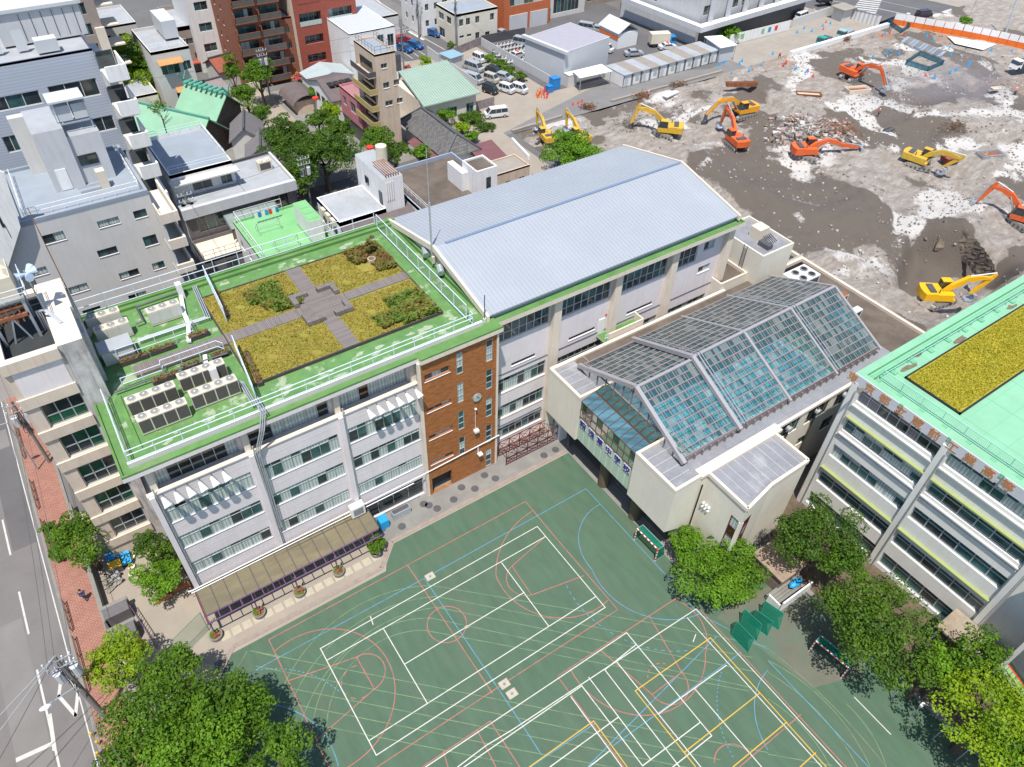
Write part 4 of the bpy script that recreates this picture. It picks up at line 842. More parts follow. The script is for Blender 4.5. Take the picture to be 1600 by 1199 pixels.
# stair maze of dark railings between hall and pool
fr = thing('railing_frames', 'maroon steel frame gate between brick tower and pool wing', 'steel frame', (33, 43.5, 0))
def frames(name, x0, x1, y, z, n):
    b = MB()
    for zz in (.1, z * .5, z): b.bar((x0, y, zz), (x1, y, zz), .07, .07, M_MAROON)
    for i in range(n + 1):
        x = x0 + (x1 - x0) * i / n; b.bar((x, y, 0.02), (x, y, z), .07, .07, M_MAROON)
        if i < n:
            x2 = x0 + (x1 - x0) * (i + 1) / n; b.bar((x, y, .1), (x2, y, z * .5), .04, .04, M_MAROON); b.bar((x2, y, .1), (x, y, z * .5), .04, .04, M_MAROON)
            b.bar((x, y, z * .5), (x2, y, z), .04, .04, M_MAROON); b.bar((x2, y, z * .5), (x, y, z), .04, .04, M_MAROON)
    b.build(name, fr)
frames('frame', 30.4, 37.4, 42.9, 2.3, 5); frames('frame', 30.4, 37.4, 44.4, 2.3, 5)
b = MB()
for i in range(6):
    x = 30.4 + 1.4 * i; b.bar((x, 42.9, 2.3), (x, 44.4, 2.3), .06, .06, M_MAROON)
    if i < 5: b.bar((x, 42.9, 2.3), (x + 1.4, 44.4, 2.3), .04, .04, M_MAROON); b.bar((x + 1.4, 42.9, 2.3), (x, 44.4, 2.3), .04, .04, M_MAROON)
b.build('top_lattice', fr)

# ================================================================ POOL WING
po = thing('pool_building', 'cream pool wing with a glazed ridge roof and sign front', 'pool building', (52, 34, 0))
CC = mat('cream_coping', (.66, .58, .49)); PZ = 11.0
w = MB()
sw = [(10.4, 13.6, 8.2, 10.3), (14.7, 18.2, 8.1, 10.2), (19.2, 22.4, 8.0, 10.0), (14.9, 16.6, 4.7, 5.9), (18.6, 20.6, 4.7, 6.6), (21.3, 23.4, 2.0, 5.0), (11.6, 13.6, 2.0, 5.2), (26, 29, 7.9, 9.9)]
wall(w, (40.5, 25.2), (76.3, 25.2), 0, PZ - .05, sw, M_WALLB, .3)
w.box(40.6, 25.55, 0, 76.2, 25.6, PZ - .4, INT)
w.face([(40.5, 43.8, 0), (40.5, 25.2, 0), (40.5, 25.2, PZ - .1), (40.5, 43.8, PZ - .1)], M_WALLB)
w.face([(76.3, 25.2, 0), (76.3, 46.5, 0), (76.3, 46.5, PZ - .5), (76.3, 25.2, PZ - .5)], M_WALLB)
w.face([(76.3, 43.9, 0), (36.3, 43.9, 0), (36.3, 43.9, PZ - .1), (76.3, 43.9, PZ - .1)], M_WALLB)
w.build('wall', po)
for h in sw: window(po, (40.5, 25.2), (76.3, 25.2), h, dict(frame=M_FRD, glass=[M_GL, M_GLT], pane=1.0, rows=[0, 1], fw=.06), .22)
for x in (42, 52.3, 56.5): MB().cyl((x, 25.05, 3), (x, 25.05, 10.2), .08, M_BRONZE, 6).build('down_pipe', po)
for x in (52.2, 56.6, 61.0): MB().cyl((x, 24.75, 9.6), (x, 25.19, 9.6), .33, M_PIPE, 12).build('vent_hood', po)
# roof slab round the glass house, walls copings
r = MB()
r.box(39.3, 26.2, 10.2, 40.3, 43.0, 10.55, M_PALEROOF); r.box(66.5, 25.9, 9.8, 76.0, 43.0, 10.05, M_BROWNROOF)
r.box(39.3, 25.25, 10.3, 69.5, 27.3, 10.75, M_LEAD); r.box(39.3, 42.0, 10.3, 68.5, 43.7, 10.75, M_BROWNROOF)
r.box(39.4, 24.6, PZ - .35, 50.2, 25.6, PZ + .02, CC); r.box(50.2, 25.0, PZ - .35, 69, 25.3, PZ + .0, CC); r.box(69, 25.0, 9.9, 76.3, 25.3, 10.45, CC)
r.box(36.3, 43.6, PZ - .35, 62, 43.95, PZ - .02, CC); r.box(76.0, 25.3, 9.9, 76.4, 46, 10.4, CC); r.box(62, 43.6, 9.9, 76, 43.9, 10.4, CC)
for k in range(6): r.path([(44 + .1 * k, 26.0 + k * .16, 10.8), (67, 26.0 + k * .16, 10.8)], .04, M_PIPE, 4)
r.build('roof', po)
# the pool hall inside, seen through the glass
ih = MB(); ih.box(39.5, 27.4, 7.2, 67.0, 41.9, 7.5, mat('pool_deck_green', (.05, .22, .15), .6, .1, 1)); ih.build('pool_floor', po)
iw = MB(); iw.box(43.5, 29.3, 7.52, 64.5, 39.8, 7.56, M_WATER); iw.build('pool_water', po)
il = MB()
for i in range(1, 6): il.box(43.6, 29.3 + 1.75 * i - .05, 7.58, 64.4, 29.3 + 1.75 * i + .05, 7.62, M_LINEW if i % 2 else M_LINEB)
for y in (29.0, 39.9): il.box(43.2, y, 7.52, 64.8, y + .3, 7.66, M_WALLW)
for x in (43.2, 64.5): il.box(x, 29.3, 7.52, x + .3, 39.9, 7.66, M_WALLW)
il.build('lane_rope', po)
EZ, RZ, GLX0, GLX1, GLY0, GLY1, RY = 11.35, 14.75, 38.9, 67.9, 26.9, 41.95, 34.1
def gl(y): return EZ + (RZ - EZ) * ((y - GLY0) / (RY - GLY0) if y <= RY else (GLY1 - y) / (GLY1 - RY))
segs = [38.9, 46.2, 53.4, 60.6, 67.9]; offz = [0, .35, 0.35, 0.35]
M_MULL = mat('mauve_bars', (.24, .20, .20), .5, .08, 1); M_RIB = mat('roof_rib_metal', (.36, .345, .36), .45, .05, 1, metal=.2)
for k in range(4):
    xa, xb = segs[k], segs[k + 1]; dz = offz[k]
    for (ya, yb) in ((GLY0, RY), (RY, GLY1)):
        p = MB(); mu = MB(); nx, ny = 8, 10; gr = random.Random(k * 7 + int(ya))
        for i in range(nx):
            for j in range(ny):
                x, x2, y, y2 = xa + (xb - xa) * i / nx, xa + (xb - xa) * (i + 1) / nx, ya + (yb - ya) * j / ny, ya + (yb - ya) * (j + 1) / ny
                for u in (0, 1): xm, xn = x + (x2 - x) * u * .62, x + (x2 - x) * (.62 + .38 * u); p.face([(xm, y, gl(y) + dz), (xn, y, gl(y) + dz), (xn, y2, gl(y2) + dz), (xm, y2, gl(y2) + dz)], gr.choice((M_SKYGL, M_SKYGL, M_SKYGL2, M_SKYGL3)))
        p.build('glass_slope', po)
        for i in range(nx):
            for q in (0, .34): x = xa + (xb - xa) * (i + q) / nx; mu.bar((x, ya, gl(ya) + dz + .02), (x, yb, gl(yb) + dz + .02), .075 if q == 0 else .045, .05, M_MULL)
        for j in range(ny + 1):
            y = ya + (yb - ya) * j / ny; mu.bar((xa, y, gl(y) + dz + .03), (xb, y, gl(y) + dz + .03), .11, .07, M_MULL)
        mu.build('glazing_bars', po)
for k, x in enumerate(segs):
    b = MB(); h = .45 if k in (0, 1) else .28; dz = .35 if k == 1 else (.3 if k else .05)
    for (ya, yb) in ((GLY0 - .35, RY), (RY, GLY1 + .35)):
        za, zb = (EZ - .1 + dz, RZ + .12 + dz) if yb == RY else (RZ + .12 + dz, EZ - .1 + dz)
        b.bar((x, ya, za), (x, yb, zb), .42 if k < 2 else .26, h, M_RIB)
    b.build('roof_rib', po)
b = MB(); b.bar((GLX0, RY, RZ + .1), (segs[1], RY, RZ + .1), .3, .2, M_RIB); b.bar((segs[1], RY, RZ + .45), (GLX1, RY, RZ + .45), .3, .2, M_RIB); b.build('ridge_beam', po)
for x0 in (46.75, 53.9 + 6.95):
    b = MB()
    for q in (0, .38):
        for (ya, za, yb, zb) in ((GLY0 - .2, EZ + .6, RY, RZ + .75), (RY, RZ + .75, GLY1, EZ + .6)): b.bar((x0 + q, ya, za), (x0 + q, yb, zb), .06, .06, M_PIPE)
    b.build('maintenance_track', po)
b = MB(); b.box(GLX0, GLY0 - .02, 10.76, GLX1, GLY0 + .12, EZ + .28, mat('mauve_kerb', (.22, .19, .2), .6, .1, 1)); b.box(GLX0, GLY1 - .1, 10.76, GLX1, GLY1 + .05, EZ + .28, MATS['mauve_kerb']); b.box(GLX1 - .05, GLY0 + .12, 10.06, GLX1 + .1, GLY1 - .1, EZ, MATS['mauve_kerb'])
for i in range(29): b.box(GLX0 + .5 + i, GLY0 - .25, 10.76, GLX0 + .62 + i, GLY0 - .03, EZ + .1, MATS['mauve_kerb'])
b.build('glass_house_kerb', po)
for x, nm in ((GLX0 + .1, 'gable_glass'), (GLX1 - .02, 'gable_glass')):
    p = MB(); p.face([(x, GLY0 + .13, 10.4), (x, GLY1 - .12, 10.4), (x, GLY1 - .12, EZ), (x, RY, RZ - .1), (x, GLY0 + .13, EZ)], M_SKYGL); p.build(nm, po)
b = MB()
for i in range(1, 12):
    y = GLY0 + (GLY1 - GLY0) * i / 12; b.bar((GLX0 + .06, y, 10.4), (GLX0 + .06, y, gl(y) - .1), .08, .08, M_MULL)
b.bar((GLX0 + .06, GLY0 + .3, 12.2), (GLX0 + .06, GLY1 - .3, 12.2), .08, .08, M_MULL); b.build('gable_bars', po)
# projecting boxes
FX = 36.2
for (y0, y1, nm) in ((38.65, 43.75, 'left'), (24.75, 30.15, 'right')):
    b = MB(); b.box(FX, y0, 4.7, 39.5, y1, PZ - .35, M_WALLB)
    if nm == 'right': b.prism([(39.5, 24.75), (40.6, 24.75), (40.6, 30), (39.5, 30)], 0, PZ - .36, M_WALLB)
    b.build('projecting_box', po)
    rr_ = MB(); rr_.box(FX - .02, y0 - .02, PZ - .35, FX + .28, y1 + .02, PZ + .05, CC); rr_.box(FX + .28, y0 - .02, PZ - .35, 39.5, y0 + .26, PZ + .05, CC)
    rr_.box(FX + .28, y1 - .26, PZ - .35, 39.5, y1 + .02, PZ + .05, CC); rr_.box(FX + .28, y0 + .26, PZ - .6, 39.3, y1 - .26, PZ - .28, M_LEAD)
    for k in range(1, 5): rr_.box(FX + .3, y0 + .3 + k, PZ - .279, 39.2, y0 + .33 + k, PZ - .268, M_WALLG)
    rr_.build('box_roof', po)
# wedge under the right box
b = MB(); b.hexa([(FX, 24.75, 4.69), (39.5, 24.75, 3.2), (39.5, 30.15, 3.2), (FX, 30.15, 4.69), (FX + .01, 24.76, 4.7), (39.5, 24.76, 4.71), (39.5, 30.14, 4.71), (FX + .01, 30.14, 4.7)], M_WALLB); b.build('box_soffit', po)
# glazed gallery between them: sloping glass top, open casements
gb = MB(); gx = FX + .25; y0, y1 = 30.2, 38.6
gb.box(gx, y0, 4.9, gx + .2, y1, 8.2, mat('pale_green_panel', (.40, .52, .40), .6, .06, 1)); gb.box(gx + .2, y0, 4.7, 39.5, y1, 5.2, M_WALLG); gb.box(39.3, y0, 5.2, 39.5, y1, 10.2, mat('green_board', (.03, .2, .1), .6, .1, 1))
for i in range(1, 9):
    y = y0 + (y1 - y0) * i / 9; gb.box(gx - .015, y - .02, 4.9, gx - .002, y + .02, 8.0, M_WALLW)
gb.build('front_panel', po)
bars = MB()
for i in range(11):
    y = y0 + (y1 - y0) * i / 10; bars.bar((gx + .05, y, 8.2), (gx + .05, y, 10.4), .07, .07, M_FRB); bars.bar((gx, y, 10.45), (gx + 1.6, y, 10.95), .07, .07, M_FRB)
    bars.bar((gx + 1.6, y, 10.95), (39.3, y, 10.75), .07, .07, M_FRB)
for x, z in ((gx, 10.45), (gx + 1.6, 10.95), (39.2, 10.75), (gx, 8.22), (gx, 9.3)): bars.bar((x, y0, z), (x, y1, z), .1, .1, M_FRB)
bars.build('gallery_frame', po)
for i in range(10):
    ya = y0 + (y1 - y0) * i / 10 + .05; yb = y0 + (y1 - y0) * (i + 1) / 10 - .05
    MB().face([(gx, ya, 10.5), (gx + 1.55, ya, 10.98), (gx + 1.55, yb, 10.98), (gx, yb, 10.5)], glassmat('gallery_top_glass', (.10, .22, .28), spec=.9)).build('roof_pane', po)
    MB().face([(gx + .02, ya, 8.3), (gx + .02, yb, 8.3), (gx + .02, yb, 9.25), (gx + .02, ya, 9.25)], M_CLEAR).build('front_pane', po)
    b = MB(); q = .55; b.face([(gx + .02, ya, 9.4), (gx + .02, yb, 9.4), (gx + .02, yb, 10.35), (gx + .02, ya, 10.35)], M_GLG if i % 3 == 0 else M_CLEAR); b.build('casement', po)
    b = MB(); b.hexa([(gx + 1.75, ya + .05, 11.0), (39.05, ya + .05, 11.35), (39.05, yb - .05, 11.35), (gx + 1.75, yb - .05, 11.0), (gx + 1.75, ya + .05, 11.03), (39.05, ya + .05, 11.38), (39.05, yb - .05, 11.38), (gx + 1.75, yb - .05, 11.03)], M_GLT); b.bar((gx + 1.7, ya, 11.02), (39.1, ya, 11.38), .05, .06, M_FRB); b.bar((gx + 1.7, yb, 11.02), (39.1, yb, 11.38), .05, .06, M_FRB); b.bar((gx + 1.7, ya, 11.02), (gx + 1.7, yb, 11.02), .05, .06, M_FRB); b.build('tilted_casement', po)
# square sign tiles with the school's name
M_SIGNW = mat('sign_white', (.62, .62, .66), .6, .03, 2); M_NAVY = mat('navy_letter', (.03, .03, .20), .6, .05, 2)
for i, ch in enumerate('精浅草中学校'):
    y = 37.85 - i * 1.37; s = MB(); s.box(gx - .09, y - .48, 7.12, gx - .02, y + .48, 8.12, M_SIGNW); so = s.build('sign_tile', po)
    g_ = glyph(ch, .98, M_NAVY, po, 'letter', face_matrix((gx - .11, y, 7.27), (0, -1, 0), (0, 0, 1)), .012, .02)
# ground floor set back, brown columns, steps
for y in (35.0, 29.9): MB().cyl((37.8, y, 0), (37.8, y, 5.0), .62, M_BRONZE, 16).build('column', po)
MB().box(37.4, 42.5, 0, 38.5, 43.6, 4.8, M_WALLW).build('column', po)
b = MB(); b.box(40.4, 24.8, .1, 40.48, 43.4, 4.7, M_GLG); b.build('ground_floor_glazing', po)
b = MB()
for i in range(20): b.box(40.3, 25.0 + i * .92, .1, 40.39, 25.08 + i * .92, 4.7, M_FRD)
b.box(40.28, 24.9, 2.4, 40.38, 43.4, 2.5, M_FRD); b.build('glazing_frame', po)
b = MB()
for i in range(4): b.box(38.6 + .4 * i, 30.5, .0, 39.0 + .4 * i, 36.5, .12 + .13 * i, M_CONCG)
b.build('steps', po)
# stair annex with chamfered corner
an = MB()
AX = [(40.35, 23.85), (40.3, 19.95), (44.15, 20.7), (49.3, 20.8), (49.3, 25.1), (40.45, 25.1)]
AX = [(40.35, 24.6), (40.3, 19.9), (44.2, 20.6), (49.3, 20.7), (49.3, 25.15), (40.4, 25.15)]
lst = AX
for i in range(6):
    a, c = lst[i], lst[(i + 1) % 6]; L = math.hypot(c[0] - a[0], c[1] - a[1]); holes_ = []
    if i == 0: holes_ = [(L - 1.25, L - .003, .6, 8.6)]
    if i == 1: holes_ = [(.003, 1.7, .6, 8.6)]
    wall(an, a, c, 0, PZ - .4, holes_, M_WALLB, .3)
an.build('annex_wall', po)
for i, h in ((0, (3.46, 4.69, .6, 8.6)), (1, (.01, 1.7, .6, 8.6))):
    a, c = lst[i], lst[i + 1]; L = math.hypot(c[0] - a[0], c[1] - a[1])
    if i == 0: h = (L - 1.25, L - .01, .6, 8.6)
    window(po, a, c, h, dict(frame=M_MAROON, glass=[M_GL, M_GLT, M_GLB, M_GLC], cols=2 if i else 1, rows=[0, .2, .35, .5, .65, .82, 1], fw=.1), .1)
ar = MB(); ar.prism(AX, PZ - .41, PZ - .3, M_WALLB, M_LEAD)
for i in range(6):
    a, c = AX[i], AX[(i + 1) % 6]; ar.bar((*a, PZ - .2), (*c, PZ - .2), .28, .42, CC)
for k in range(1, 9): ar.box(40.6 + k, 20.8, PZ - .299, 40.63 + k, 25, PZ - .29, M_WALLG)
ar.build('annex_roof', po)
b = MB(); 
for (y, z) in ((25.0, 8.3),): pass
for k in range(6): b.cyl((40.33, 24.2 - (k % 3) * .35, 6.5 + (k // 3) * .5), (40.1, 24.2 - (k % 3) * .35, 6.5 + (k // 3) * .5), .12, M_WHITE, 8)
b.build('vent_caps', po)
MB().bar((39.8, 24.6, 9.6), (39.8, 24.6, 0.4), .1, .1, M_BLACK).build('down_pipe', po)
# back terrace rooms and machines
mr = thing('machine_room', 'cream flat roofed machine room at the far end of the hall', 'machine room', (68, 46, 0))
b = MB(); b.box(65.9, 42.6, 8, 71.3, 49.8, 14.6, M_WALLB); b.build('wall', mr)
b = MB(); roof_deck(b, 65.9, 42.6, 71.3, 49.8, 14.62, M_WALLB, M_LEAD, .3); 
b.build('roof', mr)
b = MB(); b.box(68.2, 45.5, 14.63, 69.9, 47, 16.0, M_CREAM); b.box(67.6, 43.4, 14.63, 68.4, 45, 15.2, M_METALD)
for k in range(5): b.path([(68.6 + .3 * k, 44.0, 14.9), (68.9 + .3 * k, 45.4, 15.1)], .06, M_METALD, 4)
b.build('roof_machine', mr)
b = MB()
for q in (0, .5): b.bar((65.85, 45 + q, 11), (65.85, 45 + q, 15), .05, .05, M_METALD)
for k in range(12): b.bar((65.85, 45, 11.2 + .3 * k), (65.85, 45.5, 11.2 + .3 * k), .03, .03, M_METALD)
b.build('ladder', mr)
tr = thing('terrace_block', 'low cream terrace block with brown gravel roof beside the machine room', 'terrace', (63.5, 45, 0))
b = MB(); b.box(61.4, 44.0, 0, 65.88, 49.5, 11.4, M_WALLB); b.build('wall', tr)
b = MB(); roof_deck(b, 61.4, 44.0, 65.88, 49.5, 11.42, CC, M_BROWNROOF, .4); b.build('roof', tr)
t = thing('rooftop_chiller', 'white chiller with four round dark fans at the far pool roof edge', 'chiller', (69.5, 40, 10.05)); c0 = G(1226, 445, 12.6)
cx, cy = 70.3, 39.6; b = MB(); b.box(cx - 2.0, cy - 1.2, 10.07, cx + 1.8, cy + 1.3, 12.6, M_WALLW); b.build('casing', t); b = MB(); b.box(cx - 1.2, cy - 1.23, 10.4, cx + 1.6, cy - 1.203, 12.4, M_FINS); b.build('fin_panel', t)
for i in (-1, 1):
    for j in (-1, 1): MB().cyl((cx + i * .75 + .1, cy + j * .6, 12.605), (cx + i * .75 + .1, cy + j * .6, 12.72), .5, M_GRILL, 14).cyl((cx + i * .75 + .1, cy + j * .6, 12.72), (cx + i * .75 + .1, cy + j * .6, 12.74), .36, M_BLACK, 10).build('fan', t)
for i, (px_, py_, lab) in enumerate(((1265, 481, 'left small round topped unit behind the glass ridge'), (1290, 474, 'right small round topped unit beside the terrace edge'))):
    c = G(px_, py_, 10.6); t = thing('condenser', lab, 'air conditioner', (*c, 10.05), 'small condensers on the pool terrace'); MB().box(c[0] - .6, c[1] - .5, 10.06, c[0] + .6, c[1] + .5, 11.0, M_WALLG).build('casing', t); MB().cyl((*c, 11.002), (*c, 11.2), .45, M_STEEL, 12).build('fan', t)
for i, (px_, py_, lab) in enumerate(((1315, 465, 'open rust filled white box on the pool terrace'), (1336, 489, 'small black fronted condenser on the pool terrace'))):
    c = G(px_, py_, 10.6); t = thing('terrace_box', lab, 'unit', (*c, 10.05)); b = MB(); b.box(c[0] - .7, c[1] - .4, 10.06, c[0] + .7, c[1] + .4, 11.1, M_WALLW, M_RUST if i == 0 else None); b.build('casing', t); MB().box(c[0] - .5, c[1] - .43, 10.3, c[0] + .5, c[1] - .405, 10.95, M_FINS).build('fin_panel', t)

# ================================================================ MINT ROOFED HIGH SCHOOL
ms = thing('high_school', 'grey high school with mint roof, moss lawn and orange lettering', 'school', (70, 5, 0))
MX, MYL, MZ = 54.0, 22.1, 18.38
w = MB(); cols = [(12.95, 21.05), (3.2, 12.15)]   # y ranges
P0, P1 = (MX, MYL), (MX, -28.0)
mh_ = []
for (ya, yb) in cols + [(-16, -8)]:
    for z0, z1 in ((15.9, 17.55), (12.1, 13.55), (8.35, 10.0), (4.3, 5.9), (.8, 2.6)): mh_.append((MYL - yb, MYL - ya, z0, z1))
wall(w, P0, P1, 0, MZ, mh_, M_WALLM, .35)
w.box(MX + .4, -28, .1, MX + .43, MYL - .1, MZ - .1, INT); w.face([(90, MYL, 0), (MX, MYL, 0), (MX, MYL, MZ), (90, MYL, MZ)], M_WALLM)
w.build('wall', ms)
stm = [dict(frame=M_STEEL, glass=[M_GL, M_GLP, M_GLP], pane=1.0, rows=[0, .62, 1], fw=.07), dict(frame=M_STEEL, glass=[M_GLC, M_GLT], pane=1.0, rows=[0, .62, 1], fw=.07), dict(frame=M_STEEL, glass=[M_GLT, M_GLT, M_GL], pane=1.5, rows=[0, .62, 1], fw=.1)]
for i, h in enumerate(mh_):
    window(ms, P0, P1, h, stm[0] if i == 0 else (stm[1] if i in (1, 2, 5) else stm[2]), .3)
b_ = None
for (ya, yb) in cols:      # teal earthquake braces behind the glass line of the second bay
    if ya < 5:
        for z0, z1 in ((12.1, 13.55), (8.35, 10.0), (4.3, 5.9)):
            bb = MB()
            for k in range(3):
                y = yb - 1.6 - k * 2.9; bb.bar((MX + .33, y, z0), (MX + .33, y - 1.4, z1), .02, .28, mat('teal_brace', (.12, .32, .33), .5, .05, 1)); bb.bar((MX + .33, y - 2.8, z0), (MX + .33, y - 1.4, z1), .02, .28, MATS['teal_brace'])
            bb.build('brace', ms)
for yy in (MYL - .35, 12.75, 2.9):
    p = MB(); p.box(MX - .22, yy - .35, 0, MX - .003, yy + .2, MZ - .5, M_WALLM); p.cyl((MX - .3, yy - .45, .2), (MX - .3, yy - .45, 17.2), .06, M_PIPE, 5); p.build('pilaster', ms)
for (ya, yb) in cols:
    for z in (15.55, 11.75): q = MB(); q.box(MX - .24, ya + .0, z - .14, MX - .004, yb + .1, z, M_WALLG); q.build('ledge', ms)
    q = MB(); q.box(MX - .15, ya - .2, 11.25, MX - .004, yb + .5, 11.33, M_WALLG); q.build('ledge', ms)
    for z in (14.05, 6.75): q = MB(); q.box(MX - .35, ya, z - .12, MX - .004, yb + .1, z, mat('lime_awning', (.30, .35, .13), .6, .05, 1)); q.build('awning', ms)
r = MB()
r.box(MX - .02, -28, MZ - .6, MX + 40, MYL + .02, MZ - .02, M_WALLM, M_MINT)
r.box(MX - .1, -28, MZ - .05, MX + .55, MYL, MZ + .32, M_MINT); r.box(MX + .551, MYL - .7, MZ - .015, MX + 40, MYL + .03, MZ + .32, M_MINTD, M_MINT); r.box(MX + .56, MYL - 1.25, MZ - .015, MX + 40, MYL - .95, MZ + .12, M_MINTD)
for k in range(12): r.box(MX + 3 + 2.8 * k, MYL - 2.0, MZ - .015, MX + 3.5 + 2.8 * k, MYL - 1.3, MZ + .1, M_MINTD)
for k in range(14): r.box(MX + .56, 20.3 - 2.2 * k, MZ - .015, MX + 1.3, 20.7 - 2.2 * k, MZ + .1, M_MINTD)
r.build('roof', ms)
sm = MB()      # lap seams of the coating
for k in range(14): sm.box(MX + .6, 21 - 1.9 * k, MZ - .014, MX + 38, 21.03 - 1.9 * k, MZ - .008, M_MINTD)
for k in range(9): sm.box(MX + 3.5 + 4 * k, -8, MZ - .013, MX + 3.53 + 4 * k, 21, MZ - .006, M_MINTD)
sm.build('lap_seams', ms)
for (x, y, s) in ((1420, 575, 1), (1365, 590, 1.2), (1500, 530, 1), (1580, 480, 1), (1345, 610, .6), (1435, 555, .7)):
    c = G(x, y, MZ); rr = random.Random(int(x)); pts = []
    for k in range(9): a = 2 * math.pi * k / 9; q = s * rr.uniform(.25, .8); pts.append((c[0] + q * 1.6 * math.cos(a), c[1] + q * .5 * math.sin(a), MZ - .012))
    cr = MB(); cr.face(pts, mat('peeled_patch', (.16, .13, .09), .9, .3, 3)); cr.build('peeled_patch', ms)
mg = MB(); c1, c2, c3 = G(1418, 590, MZ), G(1500, 643, MZ), G(1600, 487, MZ)
gx0, gy1, gy0 = 57.6, 19.3, 14.1
mg.box(gx0, gy0, MZ - .015, gx0 + 36, gy1, MZ + .12, M_MOSS2); mg.build('moss_lawn', ms)
mg = MB(); mg.box(gx0 - .15, gy0 - .15, MZ - .012, gx0 - .003, gy1 + .15, MZ + .18, M_BLACK); mg.box(gx0 - .15, gy0 - .15, MZ - .012, gx0 + 36, gy0 - .003, MZ + .18, M_BLACK); mg.box(gx0 - .15, gy1 + .003, MZ - .012, gx0 + 36, gy1 + .15, MZ + .18, M_BLACK); mg.build('lawn_edging', ms)
tufts('sedum', ms, [(gx0 + .1, gy0 + .1, gx0 + 24, gy1 - .1)], leafmat('sedum_yellow', (0.42, 0.37, 0.025), (0.33, 0.32, 0.028), (0.46, 0.38, 0.035)), 20000, .1, MZ + .11, 9)
MRail = mat('mint_rail', (.30, .56, .46), .5, .05, 1)
railing(ms, [(MX + 1.4, MYL - 1.6, MZ), (MX + 1.6, -28, MZ)], 1.1, 2.0, .04, MRail, (1.0, .08), infill=MRail)
railing(ms, [(MX + 1.4, MYL - 1.6, MZ), (MX + 30, MYL - 1.7, MZ)], 1.2, 2.0, .03, MRail, (1.0, .5))
# lettering band: white boards with orange characters
M_LET = mat('orange_letter', (.46, .20, .07), .6, .1, 3)
yb = [(21.95, 18.35), (17.95, 14.3), (13.9, 10.25)] + [(9.9, 6.2), (5.8, 2.1)]
yb = [(22.1, 17.55), (17.15, 12.95), (12.6, 8.35), (7.95, 3.75), (3.4, -.9)]
for a, c in yb: MB().box(MX - .2, c, MZ - .80, MX - .11, a, MZ + .36, mat('sign_board_grey', (.52, .53, .56), .6, .04, 1)).build('sign_board', ms)
chars = '東京都立蔵前工業高等学校'
cpx = [(1337, 582), (1361, 605), (1386, 620), (1410, 639), (1437, 656), (1463, 675), (1491, 695), (1518, 715), (1547, 736), (1577, 757)]
for i, ch in enumerate(chars):
    if i < 10: d_ = RM.T @ np.array([cpx[i][0] - 800, 599.5 - cpx[i][1], CAM_F]); yy = d_[1] * ((MX - .12) / d_[0])
    else: yy = yy - 2.1
    glyph(ch, 1.05, M_LET, ms, 'letter', face_matrix((MX - .21, yy - .0, MZ - .60), (0, -1, 0), (0, 0, 1)), .02, .014)
# outside stair with red handrails beyond the big fin wall
b = MB(); b.box(MX - 2.6, -.9, 0, MX - .01, -.55, MZ - .2, M_WALLM); b.build('fin_wall', ms)
for zz in (13.0, 9.2, 5.4, 1.6):
    s_ = MB(); s_.box(MX - 2.5, -6.5, zz, MX - .02, -5.2, zz + .2, M_WALLM, mat('green_landing', (.22, .34, .16), .7, .1, 1)); s_.hexa([(MX - 2.5, -5.2, zz), (MX - 1.2, -5.2, zz), (MX - 1.2, -.92, zz + 1.9), (MX - 2.5, -.92, zz + 1.9), (MX - 2.5, -5.2, zz + .2), (MX - 1.2, -5.2, zz + .2), (MX - 1.2, -.92, zz + 2.1), (MX - 2.5, -.92, zz + 2.1)], M_WALLM, MATS['green_landing'])
    for k in range(10): s_.box(MX - 2.45, -5.2 + .43 * k, zz + .2 + .19 * k, MX - 1.25, -5.0 + .43 * k, zz + .34 + .19 * k, MATS['green_landing'])
    s_.build('stair_flight', ms)
    h_ = MB(); h_.path([(MX - 2.5, -6.4, zz + 1.2), (MX - 2.5, -5.2, zz + 1.2), (MX - 2.5, -.95, zz + 3.1)], .06, M_RED, 5)
    for k in range(14): y = -6.3 + .4 * k; z = zz + .2 + max(0, (y + 5.2)) * .44; h_.bar((MX - 2.5, y, z), (MX - 2.5, y, z + 1.0), .03, .03, M_FRD)
    h_.build('handrail', ms)
po_can = thing('shelter_roof', 'cream rusty canopy sticking out beside the big fin wall', 'canopy', (51, 3, 0))
MB().box(50.6, -.3, 3.3, 53.7, 4.6, 3.5, mat('stained_canopy', (.30, .25, .19), .8, .2, 1, (.2, .12, .07), .5, .8)).build('roof', po_can); b = MB()
for y in (.2, 4.3): b.bar((50.8, y, 0), (50.8, y, 3.3), .15, .15, M_STEEL)
b.build('post', po_can)
# ================================================================ NEIGHBOURS
def PH(yp, x0, tl, tr, br, xplane=False):
    """opening on the wall plane y=yp (or x=yp) from three survey pixels"""
    o = []
    for p in (tl, tr, br):
        d = RM.T @ np.array([p[0] - 800, 599.5 - p[1], CAM_F]); t = yp / d[0 if xplane else 1]; o.append((d[0] * t, d[1] * t, d[2] * t + CAM_H))
    if xplane: u = [x0 - q[1] for q in o]
    else: u = [q[0] - x0 for q in o]
    return (min(u[0], u[1]), max(u[0], u[1]), o[2][2], (o[0][2] + o[1][2]) / 2)
def rows(x_list, w, z_list, h): return [(x, x + w, z, z + h) for z in z_list for x in x_list]
M_WCLEAN = mat('clean_white_cladding', (.50, .52, .54), .7, .03, .4); M_NAVYE = mat('navy_edge', (.06, .07, .12), .5, .1, 1)
